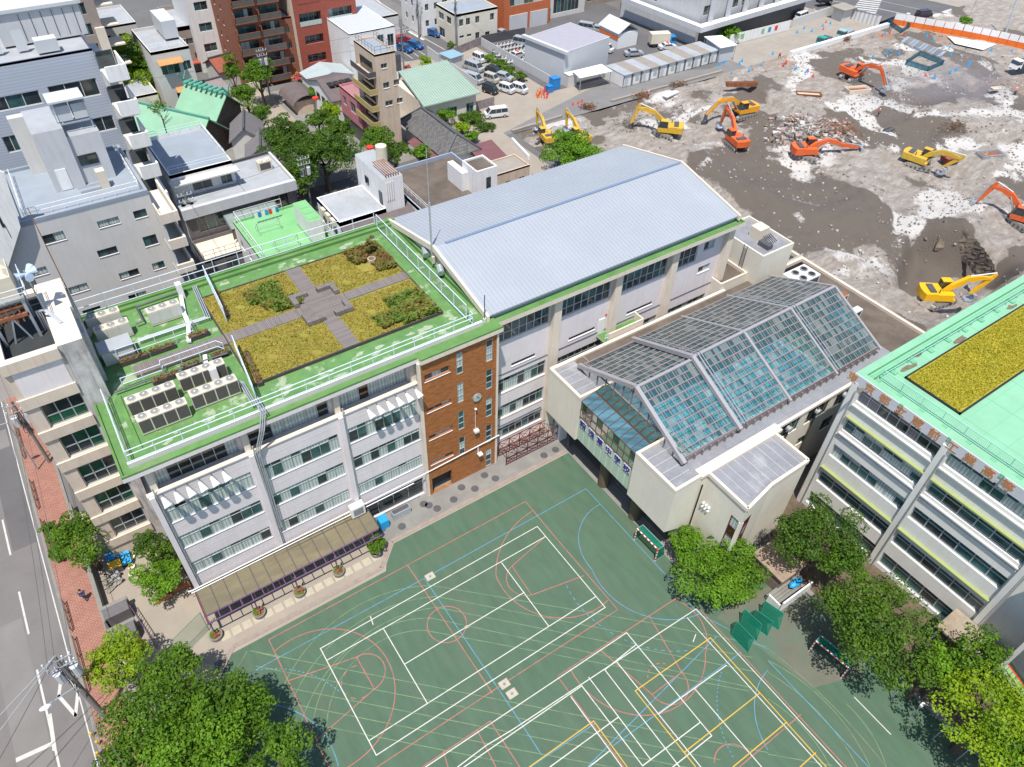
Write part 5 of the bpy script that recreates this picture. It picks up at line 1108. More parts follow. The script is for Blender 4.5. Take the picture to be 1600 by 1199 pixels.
# --- light blue clad block, top left
TY_ = 104.3
t = building('tiled_block', 'tall pale blue plank clad block with long dark windows', -11.3, TY_, 10.65, 115.5, 29, M_SIDING, M_PALEROOF,
    [PH(TY_, -11.3, (73, 135.8), (149, 121.6), (160.6, 147.8)), PH(TY_, -11.3, (-20, 158), (58.5, 138.8), (67.5, 162)), PH(TY_, -11.3, (141, 187), (175, 179), (184, 201)), PH(TY_, -11.3, (2, 215), (25, 210), (37, 235)), PH(TY_, -11.3, (165, 241), (197, 234), (204, 252))],
    None, dict(frame=M_WALLG, glass=[M_GL, M_GL, M_GLT], pane=2.0, fw=.09), par=.25, topm=M_NAVYE)
for k in range(6):      # balcony boxes on its right flank
    z = 28.6 - 4.2 * k; b = MB(); b.box(10.66, 98.6, z - 1.8, 13.0, 98.8, z, M_WALLW); b.box(12.8, 98.81, z - 1.8, 13.0, 103.5, z, M_WALLW); b.box(10.66, 98.81, z - 1.95, 12.79, 103.5, z - 1.8, M_WALLG); b.box(10.66, 103.6, z - 4.2, 12.2, 114, z - 2.2, M_WALLG); b.build('balcony', t)
    MB().box(10.7, 103.51, z - 2.2, 12.6, 103.59, z + .2, M_GL).build('balcony_door', t)
b = MB(); b.box(2.0, 109.6, 29, 11.4, 115.1, 32.6, M_GREY); b.box(1.7, 109.3, 32.603, 11.7, 115.3, 33.0, M_WCLEAN)
for k in range(6): b.box(4.6 + 1.2 * k, 109.55, 29.3, 4.67 + 1.2 * k, 109.595, 32.3, M_METALD)
b.build('plant_room', t)
for x, y in ((-2.2, 106.6), (.4, 107.6), (3.1, 107.3)): MB().hexa([(x, y, 29), (x + 1.2, y, 29), (x + 1.2, y + .4, 29), (x, y + .4, 29), (x, y + .1, 31.4), (x + 1.2, y + .1, 31.4), (x + 1.2, y + .4, 31.2), (x, y + .4, 31.2)], M_WCLEAN).build('roof_fin', t)
MB().box(5.0, 105.5, 29, 7.4, 107, 30.4, M_WCLEAN).build('roof_tank', t)
b = MB(); b.box(-10.8, 106.2, 29, -2.6, 114, 34.6, M_WCLEAN, M_PALEROOF); b.path([(-3.4, 106.1, 29), (-3.4, 106.1, 33.6)], .07, M_METALD, 4); b.build('lift_house', t)
# --- grey flats with blue roof
gf = building('grey_flats', 'five storey light grey flats with blue flat roof and balconies', -3.8, 83.0 - .05, 9.05, 83.19, 20.5, M_WALLG, M_BLUEROOF, [], None, ST_APT, par=.1) if 0 else None
t = thing('grey_flats', 'light grey flats with pale blue flat roof and small windows', 'flats', (2.5, 84, 0))
GY = 78.0; k_ = GY / 83.05
# front wall plane chosen so that the storeys come out three metres high
W2 = [((64, 369), (98, 361), (103, 374)), ((151, 347), (184, 338), (186, 349)), ((207, 331), (227, 326), (229, 338)), ((151, 393), (181, 384), (184, 395)), ((222, 371), (243, 366), (243, 382)),
      ((39, 425), (71, 416), (76, 427)), ((185, 428), (215, 419), (218, 429)), ((106, 450), (135, 442), (140, 452)), ((200, 463), (227, 454), (230, 462)), ((237, 413), (255, 407), (257, 418)), ((128, 486), (156, 478), (160, 489))]
FY = 82.9; hs = [PH(FY, -16, *q) for q in W2]
b = MB(); wall(b, (-16, FY), (8.95, FY), 0, 20.5, hs, M_WALLG, .2); b.box(-15.9, FY + .25, 0, 8.9, FY + .3, 20.3, INT)
b.box(-3.9, FY + .35, 0, 8.93, 93.2, 20.2, M_WALLG); b.build('wall', t)
for h in hs: window(t, (-16, FY), (8.95, FY), h, dict(ST_APT, pane=1.2), .18)
b = MB(); roof_deck(b, -3.9, FY - .02, 8.97, 95.5, 20.52, M_BLUEROOF, M_BLUEROOF, .35, .3); b.build('roof', t)
railing(t, [(-3.0, 94, 20.5), (-3.2, 84.0, 20.5), (8.4, 84.0, 20.5), (8.4, 94, 20.5)], 1.1, 1.3, .03, M_WALLW)
b = MB(); b.box(.6, 88.0, 20.53, 3.6, 94.5, 27.2, M_GREY, M_PALEROOF); b.box(3.61, 88.4, 20.53, 6.9, 95, 26, M_GREY, M_PALEROOF); b.box(-.9, 93.6, 20.53, 1.2, 94.6, 27.0, M_WALLG); b.build('stair_tower', t)
b = MB(); b.box(1.2, 87.93, 20.6, 2.3, 87.995, 23, M_WALLW); b.box(3.9, 88.3, 22.6, 5.8, 88.39, 23.8, M_GL); b.build('tower_openings', t)
b = MB(); b.box(4.9, 86.1, 20.6, 5.8, 87.1, 22.6, M_CREAM)
for q in range(3): b.path([(2.6, 86.2 + .2 * q, 21.2), (5, 86.2 + .2 * q, 21.2), (5.0, 87.2, 21.2)], .05, M_PIPE, 4)
b.build('pump_unit', t)
for i in range(5):
    z = 19.2 - 3.35 * i; b = MB(); b.box(8.96, 79.9, z - 1.2, 10.9, 80.15, z, M_WALLC); b.box(10.65, 80.151, z - 1.2, 10.9, 88, z, M_WALLC); b.box(8.96, 80.151, z - 1.35, 10.64, 88, z - 1.2, M_WALLG)
    if i == 0: b.box(8.96, 80.151, z - 1.2, 9.1, FY, z, M_WALLC)
    b.box(8.96, 80.16, z - 4.5 + .2, 9.2, FY + 1, z - 1.36, M_WALLG); b.build('balcony', t); MB().box(9.21, 84, z - 3.6, 9.24, 87, z - 1.5, M_GL).build('balcony_door', t)
tkt = thing('roof_tanks', 'white twin tanks under a small flat roof on the grey stair tower', 'water tank', (5, 91, 26))
b = MB(); b.box(3.6, 89.6, 27.2, 5.0, 91.4, 28.8, M_WCLEAN); b.box(5.2, 89.6, 27.2, 6.6, 91.4, 28.8, M_WCLEAN); b.build('tank', tkt); MB().box(3.2, 89.2, 29.3, 6.7, 92, 29.5, M_WCLEAN).build('tank_roof', tkt)
b = MB()
for x in (3.4, 6.6):
    for y in (89.4, 91.8): b.bar((x, y, 26), (x, y, 29.3), .12, .12, M_STEEL)
b.bar((3.4, 89.4, 27), (6.6, 89.4, 27), .12, .15, M_STEEL); b.build('frame', tkt)
mst = thing('lightning_mast', 'thin brown mast standing in front of the grey flats', 'mast', (1.5, 64.5, 0)); c = G(128, 520, 20)
MB().cyl((-1.9, 62.3, 18), (-1.9, 62.3, 32.5), .06, M_RUST, 6, .03).build('pole', mst); MB().box(-2.1, 62.1, 19.5, -1.7, 62.5, 20.2, M_WALLW).build('collar', mst)
# white block at the very left edge
t = building('white_flats', 'bright white flats cut by the left picture edge', -16, 70, -5.3, 92, 24.0, M_WALLW, M_PALEROOF, [], None, ST_APT, par=.3) if 0 else None
t = thing('white_flats', 'bright white flats at the left edge with stepped slope', 'flats', (-8, 80, 0))
def gp2(x, y, Y):
    d = RM.T @ np.array([x - 800, 599.5 - y, CAM_F]); q = Y / d[1]; return (d[0] * q, Y, d[2] * q + CAM_H)
q = [gp2(-40, 250, 82.4), gp2(6, 268, 82.4), gp2(31, 352, 82.4), gp2(0, 452, 82.4), gp2(-40, 520, 82.4)]
b = MB(); b.ext(q[::-1], (0, -.45, 0), M_WALLW); b.build('wall', t)
for tl, br in (((-2, 336), (4, 356)), ((6, 350), (18, 372)), ((-2, 418), (3, 432))):
    a, c = gp2(*tl, 81.9), gp2(*br, 81.9); MB().box(a[0], 81.9, c[2], c[0], 81.945, a[2], M_GL).build('window', t)
# --- pale roof house with lower wing
t = building('blue_roof_house', 'pale grey house with walled blue flat roof beside the shrine', 14.3, 102.4, 23.0, 115.3, 12.0, M_WALLW, M_BLUEROOF, [(2.6, 5.3, 9.2 - .3, 11.0), (6.6, 8.2, 8.8, 11.0)], [], ST_DARK, par=.5)
railing(t, [(14.5, 103.0, 12), (22.6, 103.0, 12)], .9, 1.4, .03, M_RAIL); railing(t, [(14.6, 115, 12), (22.6, 115, 12), (22.7, 104, 12)], .9, 1.6, .03, M_RAIL)
b = MB(); b.box(14.0, 100.8, 10.9, 23.4, 102.39, 11.1, M_WALLG); b.build('eaves', t)
t = building('lower_flats', 'long grey flats with a terrace roof and glazed lean-to', 14.0, 98.4, 30.0, 108, 8.6, M_TAUPE, M_PALEROOF, [(1.5, 5, 5.2, 7.4), (12.4, 14.6, 5.4, 7.4)], [], ST_DARK, par=.4) if 0 else None
t = thing('lower_flats', 'long grey flats with a terrace roof and glazed lean-to', 'flats', (22, 104, 0))
b = MB(); wall(b, (14, 98.6), (30, 98.6), 0, 8.6, [(1.5, 5.2, 4.6, 6.9), (12.2, 14.9, 4.8, 7.0)], M_DKTILE, .3); b.box(14.1, 98.95, 0, 29.9, 102.35, 8.3, M_WALLG); b.box(23.05, 102.36, 0, 29.9, 108, 8.3, M_WALLG); b.build('wall', t)
b = MB(); b.box(13.8, 97.9, 7.4, 30.2, 98.58, 8.9, M_GREY); b.box(23.1, 99, 8.31, 30, 108, 8.5, M_PALEROOF); b.box(13.9, 98.59, 8.31, 23.0, 102.34, 8.5, M_PALEROOF); b.box(29.9, 98.6, 8.5, 30.2, 108, 9.0, M_WALLG); b.build('roof', t)
for h in ((1.5, 5.2, 4.6, 6.9), (12.2, 14.9, 4.8, 7.0)): window(t, (14, 98.6), (30, 98.6), h, ST_DARK, .25)
b = MB(); b.hexa([(19.0, 95.4, 5.6), (26.6, 95.4, 5.6), (26.6, 98.55, 6.5), (19.0, 98.55, 6.5), (19.0, 95.4, 5.65), (26.6, 95.4, 5.65), (26.6, 98.55, 6.55), (19.0, 98.55, 6.55)], mat('old_glass_roof', (.22, .27, .26), .2, .15, 1)); b.build('glass_roof', t)
b = MB(); b.box(19.1, 95.5, 3.9, 26.5, 95.56, 5.55, mat('lean_to_glass', (.16, .14, .10), .2, .3, 1.5))
for k in range(7): b.bar((19.1 + 1.23 * k, 95.45, 3.9), (19.1 + 1.23 * k, 95.45, 5.6), .08, .08, M_METALD); b.bar((19.1 + 1.23 * k, 95.45, 5.68), (19.1 + 1.23 * k, 98.5, 6.58), .06, .06, M_METALD)
b.build('glazed_front', t)
t = building('dark_tile_house', 'dark tiled house with cluttered balcony behind the lime roof', 13.9, 92.6, 29.6, 98.3, 3.9, M_DKTILE, M_WALLC, [(2.7, 4.4, .9, 2.9), (6.6, 8.3, 1.0, 3.0)], [], ST_DARK, par=.5)
t2 = MB().box(13.9, 92.6, 3.9, 13.95, 92.65, 3.95, M_WALLC)
railing(t, [(14.0, 92.8, 3.9), (29, 92.8, 3.9)], 1.2, 1.5, .03, M_METALD, (1, .5))
t = thing('rooftop_condenser', 'twin fan condenser on the grey terrace roof', 'air conditioner', (27.5, 104, 8.5)); MB().box(26.8, 103.4, 8.52, 28.8, 104.4, 10.0, M_CREAM).build('casing', t); b = MB(); b.box(27.0, 103.37, 8.8, 28.6, 103.395, 9.8, M_FINS); b.build('fin_panel', t)
for x in (27.3, 28.3): MB().cyl((x, 103.9, 10.003), (x, 103.9, 10.15), .4, M_CREAM, 12).build('fan', t)
# --- lime roof house
t = building('lime_roof_house', 'lime green flat roof house with roof goals and parasol', 19.1, 81.3, 28.9, 93.4, 8.0, M_WALLW, M_LIME, rows([1, 4.5], 1.6, [1, 4.5], 1.4), rows([1.2, 4.4, 7.8], 1.6, [1, 4.6], 1.5), ST_DARK, par=.3, topm=M_LIME)
b = MB(); b.box(26.3, 83.0, 8.0, 28.1, 88.6, 11.0, M_WALLW, M_LIME)
for k in range(3): b.box(26.5, 83.6 + 1.5 * k, 11.003, 27.9, 84.6 + 1.5 * k, 11.06, M_LIME)
b.build('stair_house', t); railing(t, [(19.4, 81.6, 8.0), (19.4, 93, 8), (26, 93, 8)], 1.6, 2.4, .03, M_WALLW, (1, .5)); 
for (x, y) in ((21.5, 83.4), (21.0, 88.5)):
    g_ = thing('small_frame', 'thin empty pipe frame ' + ('near the front of' if y < 85 else 'in the middle of') + ' the lime green roof', 'pipe frame', (x, y, 8)); b = MB()
    b.path([(x, y, 8.02), (x, y, 9.6), (x + 3, y, 9.6), (x + 3, y, 8.02)], .04, M_STEEL, 5); b.path([(x, y, 9.6), (x, y + 1.5, 8.05), (x + 3, y + 1.5, 8.05), (x + 3, y, 9.6)], .03, M_STEEL, 5); b.build('frame', g_)
g_ = thing('laundry', 'blue and white laundry hanging at the back of the lime roof', 'laundry', (23.5, 91.5, 8)); b = MB()
b.path([(21.5, 91.5, 9.4), (25.2, 91.5, 9.4)], .03, M_STEEL, 4); b.build('line', g_); b = MB()
for k in range(7): b.box(21.7 + .5 * k, 91.47, 8.6, 22.1 + .5 * k, 91.53, 9.4, [M_WHITE, M_BLUE, M_WHITE, M_BLUETARP, M_RED, M_WHITE, M_BLUE][k])
b.build('cloth', g_)
t = thing('corrugated_lean_to', 'white corrugated plastic roof at the back rail of the school', 'lean-to roof', (19, 66.5, 15)); c = [G3(503, 365, 18.6), G3(535, 372, 18.6), G3(530, 352, 18.3), G3(500, 350, 18.3)]
b = MB(); b.box(19.9, 65.3, 18.4, 23.2, 67.0, 18.5, M_WHITE)
for k in range(12): b.cyl((20 + .28 * k, 65.3, 18.5), (20 + .28 * k, 67, 18.5), .07, M_WHITE, 5)
b.build('roof', t); b = MB(); b.bar((20, 66.9, 0), (20, 66.9, 18.4), .1, .1, M_STEEL); b.bar((23, 66.9, 0), (23, 66.9, 18.4), .1, .1, M_STEEL); b.build('post', t)
# --- white block with L plan + pump tower
t = building('white_block', 'white block with walled pale roof behind the roof garden', 29.0, 79.4, 35.6, 86.6, 12.0, M_WALLW, M_PALEROOF, [], rows([.8, 2.8, 4.9], 1.2, [3, 6, 9], 1.3), ST_DARK, par=.6)
for k in range(3): MB().box(28.55, 80.6 + 1.5 * k, 10.9, 28.99, 81.6 + 1.5 * k, 11.7, M_CREAM).build('condenser', t)
b = MB(); b.box(35.62, 79.5, 0, 38.4, 87.7, 16.0, M_WALLW, M_PALEROOF); b.box(35.5, 84, 13.2, 35.61, 85, 14.2, M_GL); b.box(35.5, 80.2, 12.05, 35.61, 81, 13.9, M_GL); b.build('pump_tower', t)
c = G(597, 250, 16.0); b = MB(); b.cyl((*c, 16), (*c, 18.0), .75, M_CREAM, 14); b.cyl((*c, 18.001), (*c, 18.2), .6, M_CREAM, 14, .3); b.build('round_tank', t)
b = MB()
for k in range(6): b.path([(36.2 + .35 * k, 79.7, 14.2), (36.2 + .35 * k, 79.75, 16.5), (36.2 + .3 * k, 83.5, 16.6)], .07, M_RUST, 5)
for k in range(4): b.path([(36 + .3 * k, 79.42, 13), (36 + .3 * k, 79.42, 15.6)], .06, M_WHITE, 5)
b.build('rusty_pipes', t)
t = building('brown_roof_block', 'white walled block with large stained brown flat roof', 39.3, 69.5, 51.0, 88.4, 12.0, M_WALLW, M_BROWNROOF, [], [(6, 10, 4, 7)], ST_DARK, par=.55, topm=mat('blue_parapet', (.30, .35, .44), .6, .05, 1))
railing(t, [(39.6, 88, 12.5), (39.6, 70, 12.5)], .8, 1.2, .03, M_RAIL)
b = MB(); b.box(47.7, 76.3, 11.5, 50.98, 80.0, 15.0, M_WALLW); b.box(49.2, 76.22, 12.4, 49.9, 76.295, 14, M_GL); b.box(46.8, 78.6, 11.5, 47.69, 82.5, 14.2, M_WALLW); b.build('stair_house', t)
b = MB(); roof_deck(b, 47.7, 76.3, 50.98, 80.0, 15.02, M_WALLW, M_BROWNROOF, .25); b.build('stair_roof', t)
b = MB()
for q in (0, .45): b.bar((47.66, 77 + q, 11.6), (47.66, 77 + q, 15.6), .05, .05, M_WALLW)
for k in range(11): b.bar((47.66, 77, 11.8 + .33 * k), (47.66, 77.45, 11.8 + .33 * k), .03, .03, M_WALLW)
b.build('ladder', t)
t = building('pinkish_house', 'pinkish beige house with flat tan roof behind the hall', 55.9, 83.9, 62.0, 88.0, 9.0, M_SAND, M_CONC, rows([1.6, 4.2], 1.0, [6.4], 1.0), [], ST_DARK, par=.25)
t = thing('brown_lean_roof', 'dark brown sloping roof wedged between white blocks', 'house', (35, 78, 0)); b = MB(); b.box(29.2, 70, 0, 39.2, 79.3, 8.2, M_WALLG); b.build('wall', t)
b = MB(); b.hexa([(29.0, 70, 8.21), (39.25, 70, 8.21), (39.25, 79.35, 11.2), (29.0, 79.35, 11.2), (29.0, 70, 8.4), (39.25, 70, 8.4), (39.25, 79.35, 11.4), (29.0, 79.35, 11.4)], M_SLATE); b.box(35.7, 79.36, 8, 39.2, 83.5, 11.3, M_SLATE); b.build('roof', t)
# --- shrine halls with green copper roofs
def gable(name, label, cat, x0, y0, x1, y1, ze, zr, wm, rm_, axis='x', over=.6, ridge=None, group=None, base=0, thick=.18):
    t = thing(name, label, cat, ((x0 + x1) / 2, (y0 + y1) / 2, base), group)
    b = MB(); b.box(x0, y0, base, x1, y1, ze - .02, wm)
    if axis == 'x':
        ym = (y0 + y1) / 2
        for x in (x0, x1 - .01): b.face([(x, y0, ze - .02), (x, y1, ze - .02), (x, ym, zr - .15)], wm)
    else:
        xm = (x0 + x1) / 2
        for y in (y0, y1 - .01): b.face([(x0, y, ze - .02), (x1, y, ze - .02), (xm, y, zr - .15)], wm)
    b.build('wall', t); r = MB(); s = (zr - ze) / ((y1 - y0) / 2 if axis == 'x' else (x1 - x0) / 2); d = over * s
    if axis == 'x':
        for ya, yb, za, zb in ((y0 - over, ym, ze - d, zr), (ym, y1 + over, zr, ze - d)):
            r.hexa([(x0 - over, ya, za), (x1 + over, ya, za), (x1 + over, yb, zb), (x0 - over, yb, zb), (x0 - over, ya, za + thick), (x1 + over, ya, za + thick), (x1 + over, yb, zb + thick), (x0 - over, yb, zb + thick)], rm_)
        rd = [(x0 - over - .1, ym, zr + thick + .1), (x1 + over + .1, ym, zr + thick + .1)]
    else:
        for xa, xb, za, zb in ((x0 - over, xm, ze - d, zr), (xm, x1 + over, zr, ze - d)):
            r.hexa([(xa, y0 - over, za), (xb, y0 - over, zb), (xb, y1 + over, zb), (xa, y1 + over, za), (xa, y0 - over, za + thick), (xb, y0 - over, zb + thick), (xb, y1 + over, zb + thick), (xa, y1 + over, za + thick)], rm_)
        rd = [(xm, y0 - over - .1, zr + thick + .1), (xm, y1 + over + .1, zr + thick + .1)]
    r.build('roof', t)
    if ridge: q = MB(); q.bar(rd[0], rd[1], .35, .32, ridge); q.build('ridge', t)
    return t, rd
t, rd = gable('shrine_hall', 'shrine hall with green copper roof and row of ridge billets', 'shrine hall', -4.3, -3.0, 4.3, 3.0, 5.2, 8.0, M_BARK, M_COPPER, 'x', .7, M_COPPERD)
for k in range(8): MB().cyl((-4.2 + 1.2 * k, -1.0, 8.5), (-4.2 + 1.2 * k, 1.0, 8.5), .27, M_COPPERD, 8).build('ridge_billet', t)
for x in (-5.2, 5.2):
    b = MB(); b.bar((x, -.2, 8.2), (x, .9, 9.9), .2, .22, M_COPPERD); b.bar((x, .2, 8.2), (x, -.9, 9.9), .2, .22, M_COPPERD); b.build('ridge_finial', t)
t.location = (29.7, 137.9, 0); t.rotation_euler = (0, 0, R(-63))
t, rd = gable('worship_hall', 'front shrine hall with plain pale green copper roof', 'shrine hall', -6.4, -4.0, 6.4, 4.0, 3.6, 7.0, M_BARK, M_COPPER, 'x', .9, M_COPPERD)
t.location = (22.7, 134.0, 0); t.rotation_euler = (0, 0, R(-56))
M_T = M_TILER
for (nm, lb, ax, x0, y0, x1, y1, ze, zr, mm, rot) in (
    ('tile_roof_hall', 'grey tiled shrine outbuilding, upper of two by the trees', 'y', 30.0, 124.6, 35.0, 131.5, 3.6, 5.6, M_T, -20),
    ('tile_roof_hall', 'grey tiled shrine outbuilding, lower of two by the trees', 'y', 30.2, 118.4, 35.4, 124.4, 2.9, 4.8, M_T, -20),
    ('tile_roof_house', 'weathered tile roof house below the shrine sheds', 'x', 25.8, 109.4, 34.4, 116.5, 4.2, 6.2, M_T, 4),
    ('rust_roof_shed', 'rust red hipped tin roof shed by the brick flats', 'x', 36.6, 156.6, 41.6, 162.6, 3.4, 5.0, M_REDROOF, 10),
    ('grey_tin_shed', 'faded pinkish grey tin roof shed behind the shrine', 'x', 31.4, 147, 35.4, 154, 3.2, 4.3, mat('faded_tin', (.24, .20, .205), .7, .1, 1), 8),
    ('tile_roof_house', 'old tile roof house between the shrine and the street', 'x', 27.5, 139.5, 33.0, 146, 3.0, 4.8, M_KAWARA, -15)):
    t, _ = gable(nm, lb, 'shed' if 'shed' in nm else 'house', x0, y0, x1, y1, ze, zr, M_WALLG, mm, ax, .4, M_METALD); t.rotation_euler = (0, 0, R(rot))
b = MB(); b.box(36.6, 150.5, 0, 43, 150.7, 2.4, M_WALLC); tag(b.build('boundary_wall'), 'low cream wall in front of the rust red roof', 'wall')
# park toilet with vaulted brown roof
t = thing('park_toilet', 'small beige park toilet with curved brown roof', 'public toilet', (47, 140, 0)); b = MB(); b.box(45.2, 137.2, 0, 49.3, 143.4, 2.5, M_SAND); b.build('wall', t); b = MB()
for i in range(8):
    a0, a1 = math.pi * (.12 + .76 * i / 8), math.pi * (.12 + .76 * (i + 1) / 8); cx = 47.25; q = lambda a, rr_: (cx - 3.0 * math.cos(a) * rr_, 1.1 + 2.4 * math.sin(a) * rr_)
    p = [q(a0, 1), q(a1, 1), q(a1, 1.05), q(a0, 1.05)]; b.hexa([(p[0][0], 136.6, p[0][1]), (p[1][0], 136.6, p[1][1]), (p[1][0], 144, p[1][1]), (p[0][0], 144, p[0][1]), (p[3][0], 136.6, p[3][1]), (p[2][0], 136.6, p[2][1]), (p[2][0], 144, p[2][1]), (p[3][0], 144, p[3][1])], M_SLATE)
b.build('roof', t)
# --- brick flats
def apt(name, label, x0, y0, x1, y1, z, wm, ncol, fl, bal=M_BROWNBR, leftrows=True, base=0, balc=M_GLC):
    zs = [base + 1.2 + fl * k for k in range(int((z - base - 2) / fl) + 1)]; wdt = (x1 - x0) / ncol
    fr_ = [(wdt * i + .7, wdt * (i + 1) - .5, zz, zz + 1.9) for zz in zs for i in range(ncol)]
    lf = [(u, u + .7, zz + .6, zz + 1.5) for zz in zs for u in (2.5, 6.0) if u + 1 < y1 - y0] if leftrows else []
    t = building(name, label, x0, y0, x1, y1, z, wm, M_PALEROOF, fr_, lf, ST_APT, par=.4, base=base)
    for zz in zs:
        for i in range(ncol):
            b = MB(); a, c = x0 + wdt * i + .25, x0 + wdt * (i + 1) - .15; b.box(a, y0 - 1.2, zz - .35, c, y0 - .004, zz - .15, wm); b.box(a, y0 - 1.2, zz - .149, c, y0 - 1.12, zz + .8, balc); b.box(a, y0 - 1.22, zz + .801, c, y0 - 1.1, zz + .86, wm)
            b.box(a, y0 - 1.2, zz - .149, a + .1, y0 - .004, zz + 1.6, wm); b.build('balcony', t)
    return t
t = apt('brown_brick_flats', 'tall brown brick flats with two columns of balconies', 41.0, 153.5, 50.6, 166, 30, M_BROWNBR, 2, 2.95, balc=mat('smoked_balustrade', (.10, .10, .09), .25, .1, 1))
t = thing('red_brick_flats', 'red brick flats with a cream side wall and terraces', 'flats', (60, 156, 0)); fr_ = [(1.5, 5.5, 2.9, 4.6), (7.5, 9.2, 2.9, 4.6), (10.8, 12.2, 3.1, 4.6), (1.5, 5.5, 6.6, 8.3), (7.0, 9.0, 7.0, 8.4), (10.5, 12.2, 6.6, 8.4), (1.0, 5.6, 10.2, 12.6), (7.2, 12.4, 10.2, 12.6), (1.0, 5.6, 14.4, 16.8), (8.6, 12.0, 14.6, 16.8), (1, 5.6, 18.6, 21), (8, 12, 18.6, 21)]
b = MB(); wall(b, (53.0, 152.6), (66.4, 152.6), 0, 26, fr_, M_REDBR, 1.2); wall(b, (53, 168), (53, 152.6), 0, 26, [(3, 4.2, z, z + 1.1) for z in (3, 6.5, 10, 13.5, 17)] + [(9, 10.2, z, z + 1.1) for z in (3, 6.5, 10, 13.5, 17)], M_WALLC, .2)
b.box(53.3, 153.85, 0, 66.3, 153.9, 25.9, INT); b.box(53.05, 154, 0, 66.35, 168, 25.8, M_WALLC); b.build('wall', t)
for h in fr_: window(t, (53.0, 152.6), (66.4, 152.6), h, dict(frame=M_FR, glass=[M_GLT, M_GL, M_GLC], pane=1.2, fw=.06), 1.15)
for h in fr_[6:]: b = MB(); b.box(53.0 + h[0], 152.55, h[2] - .01, 53.0 + h[1], 152.595, h[2] + .9, M_REDBR if h[2] > 14 else M_GLC); b.build('balustrade', t)
t = building('cream_annex', 'narrow dark red annex between the two brick flats', 50.7, 154.2, 52.9, 160, 12, M_BROWNBR, M_PALEROOF, rows([.7], .8, [3, 6, 9], 1.1), [], ST_DARK, par=.3)
t = building('white_tower_flats', 'narrow bright white flats behind the brown brick flats', 36.2, 166, 41.6, 178, 26, M_WALLW, M_PALEROOF, rows([1.4], 2.6, [4, 8, 12, 16, 20], 1.6), [], dict(ST_DARK, pane=1.6), par=.3)
t = building('taupe_house', 'taupe tiled house with roof terrace and lit red shop awning', 33.6, 168, 40.9, 182, 9.0, M_BROWNBR if 0 else M_TAUPE, M_PALEROOF, rows([.8, 4.8], 1.8, [5.4], 1.2) + rows([2.2, 5.2], 1.6, [2.4], 1.2), [], ST_DARK, par=.8)
MB().box(33.7, 166.4, 1.9, 40.6, 167.99, 2.1, mat('awning_red', (.36, .08, .05), .7, .1, 1)).build('awning', t)
b = MB(); b.box(37.4, 167.3, 0, 38.8, 167.95, 1.8, M_BLUE); b.build('vending_machine', t)
t = building('terrace_house', 'white house with railed roof terrace and orange awnings', 23.6, 145, 30.2, 158, 13.2, M_WALLG, M_PALEROOF, [(1.0, 4.2, 9.0, 10.9), (4.8, 6.2, 9.2, 10.8), (2.4, 6.2, 3.8, 5.6)], [], ST_DARK, par=.5)
for a in ((24.2, 28.4, 11.1), (26, 30.1, 6.0)): MB().hexa([(a[0], 143.6, a[2]), (a[1], 143.6, a[2]), (a[1], 144.99, a[2] + .5), (a[0], 144.99, a[2] + .5), (a[0], 143.6, a[2] + .08), (a[1], 143.6, a[2] + .08), (a[1], 144.99, a[2] + .58), (a[0], 144.99, a[2] + .58)], mat('orange_awning', (.46, .24, .09), .7, .1, 1)).build('awning', t)
railing(t, [(23.8, 145.2, 13.2), (30, 145.2, 13.2)], 1.2, 1.5, .03, M_RAIL)
b = MB(); b.box(27.6, 150, 13.2, 30.1, 157, 16.2, M_WCLEAN); b.build('stair_house', t)
t = building('taupe_flats', 'big taupe tiled flats cut by the top edge behind the blue block', 0.8, 150, 18.1, 168, 26, M_TAUPE, M_PALEROOF, rows([9.2], 1.7, [6, 9.3, 12.6, 15.9, 19.2, 22.4], 1.5) + rows([14.2], 1.5, [9.3, 12.6, 15.9, 19.2], 1.9) + rows([3.0], 1.3, [9.3, 12.6, 15.9, 19.2], 1.5), [], ST_DARK, par=.4)
for k in range(7): z = 3.3 + 3.3 * k; b = MB(); b.box(5.3, 148.6, z, 7.8, 149.99, z + 1.2, M_WALLC); b.build('balcony', t); MB().box(18.11, 151, z, 21, 155, z + .25, M_WALLC).build('stair_landing', t)
MB().box(16.8, 149.5, 0, 18.3, 149.99, 17, M_WALLC).build('corner_pier', t)
# --- beige tower, pink house and neighbours
t = building('beige_tower', 'narrow sand coloured six storey tower with ochre balconies', 51.3, 112.8, 55.0, 120.5, 18.0, M_SAND, M_BLUEROOF, [PH(112.8, 51.3, *q) for q in (((595, 101), (604.5, 98), (606, 106)), ((598.5, 130), (608, 128), (609, 137)), ((615, 125.5), (623.5, 123.5), (625, 132)), ((602, 159), (613.5, 156), (614.5, 164)), ((620, 154), (629, 152), (630, 160)))], [], dict(ST_DARK, sill=M_WALLW), par=.3)
for z in (15.2, 12.4, 9.6, 6.8):
    b = MB(); b.box(49.9, 112.9, z - .9, 51.29, 119.6, z - .75, M_SAND); b.box(49.9, 112.9, z - .749, 50.0, 119.6, z + .1, M_OCHRE if z < 13 else M_METALD); b.box(50.01, 112.9, z - .749, 51.29, 113.0, z + .1, M_OCHRE if z < 13 else M_METALD); b.build('balcony', t); MB().box(51.2, 114, z - .7, 51.29, 118.5, z + 1.2, M_GL).build('balcony_door', t)
railing(t, [(51.5, 120, 18), (51.5, 113.0, 18), (54.8, 113.0, 18), (54.8, 120, 18)], 1.1, 1.2, .03, M_METALD)
MB().box(55.0 + .01, 112.9, 14.6, 56.0, 114.6, 17.2, M_METALD).build('caged_stair', t)
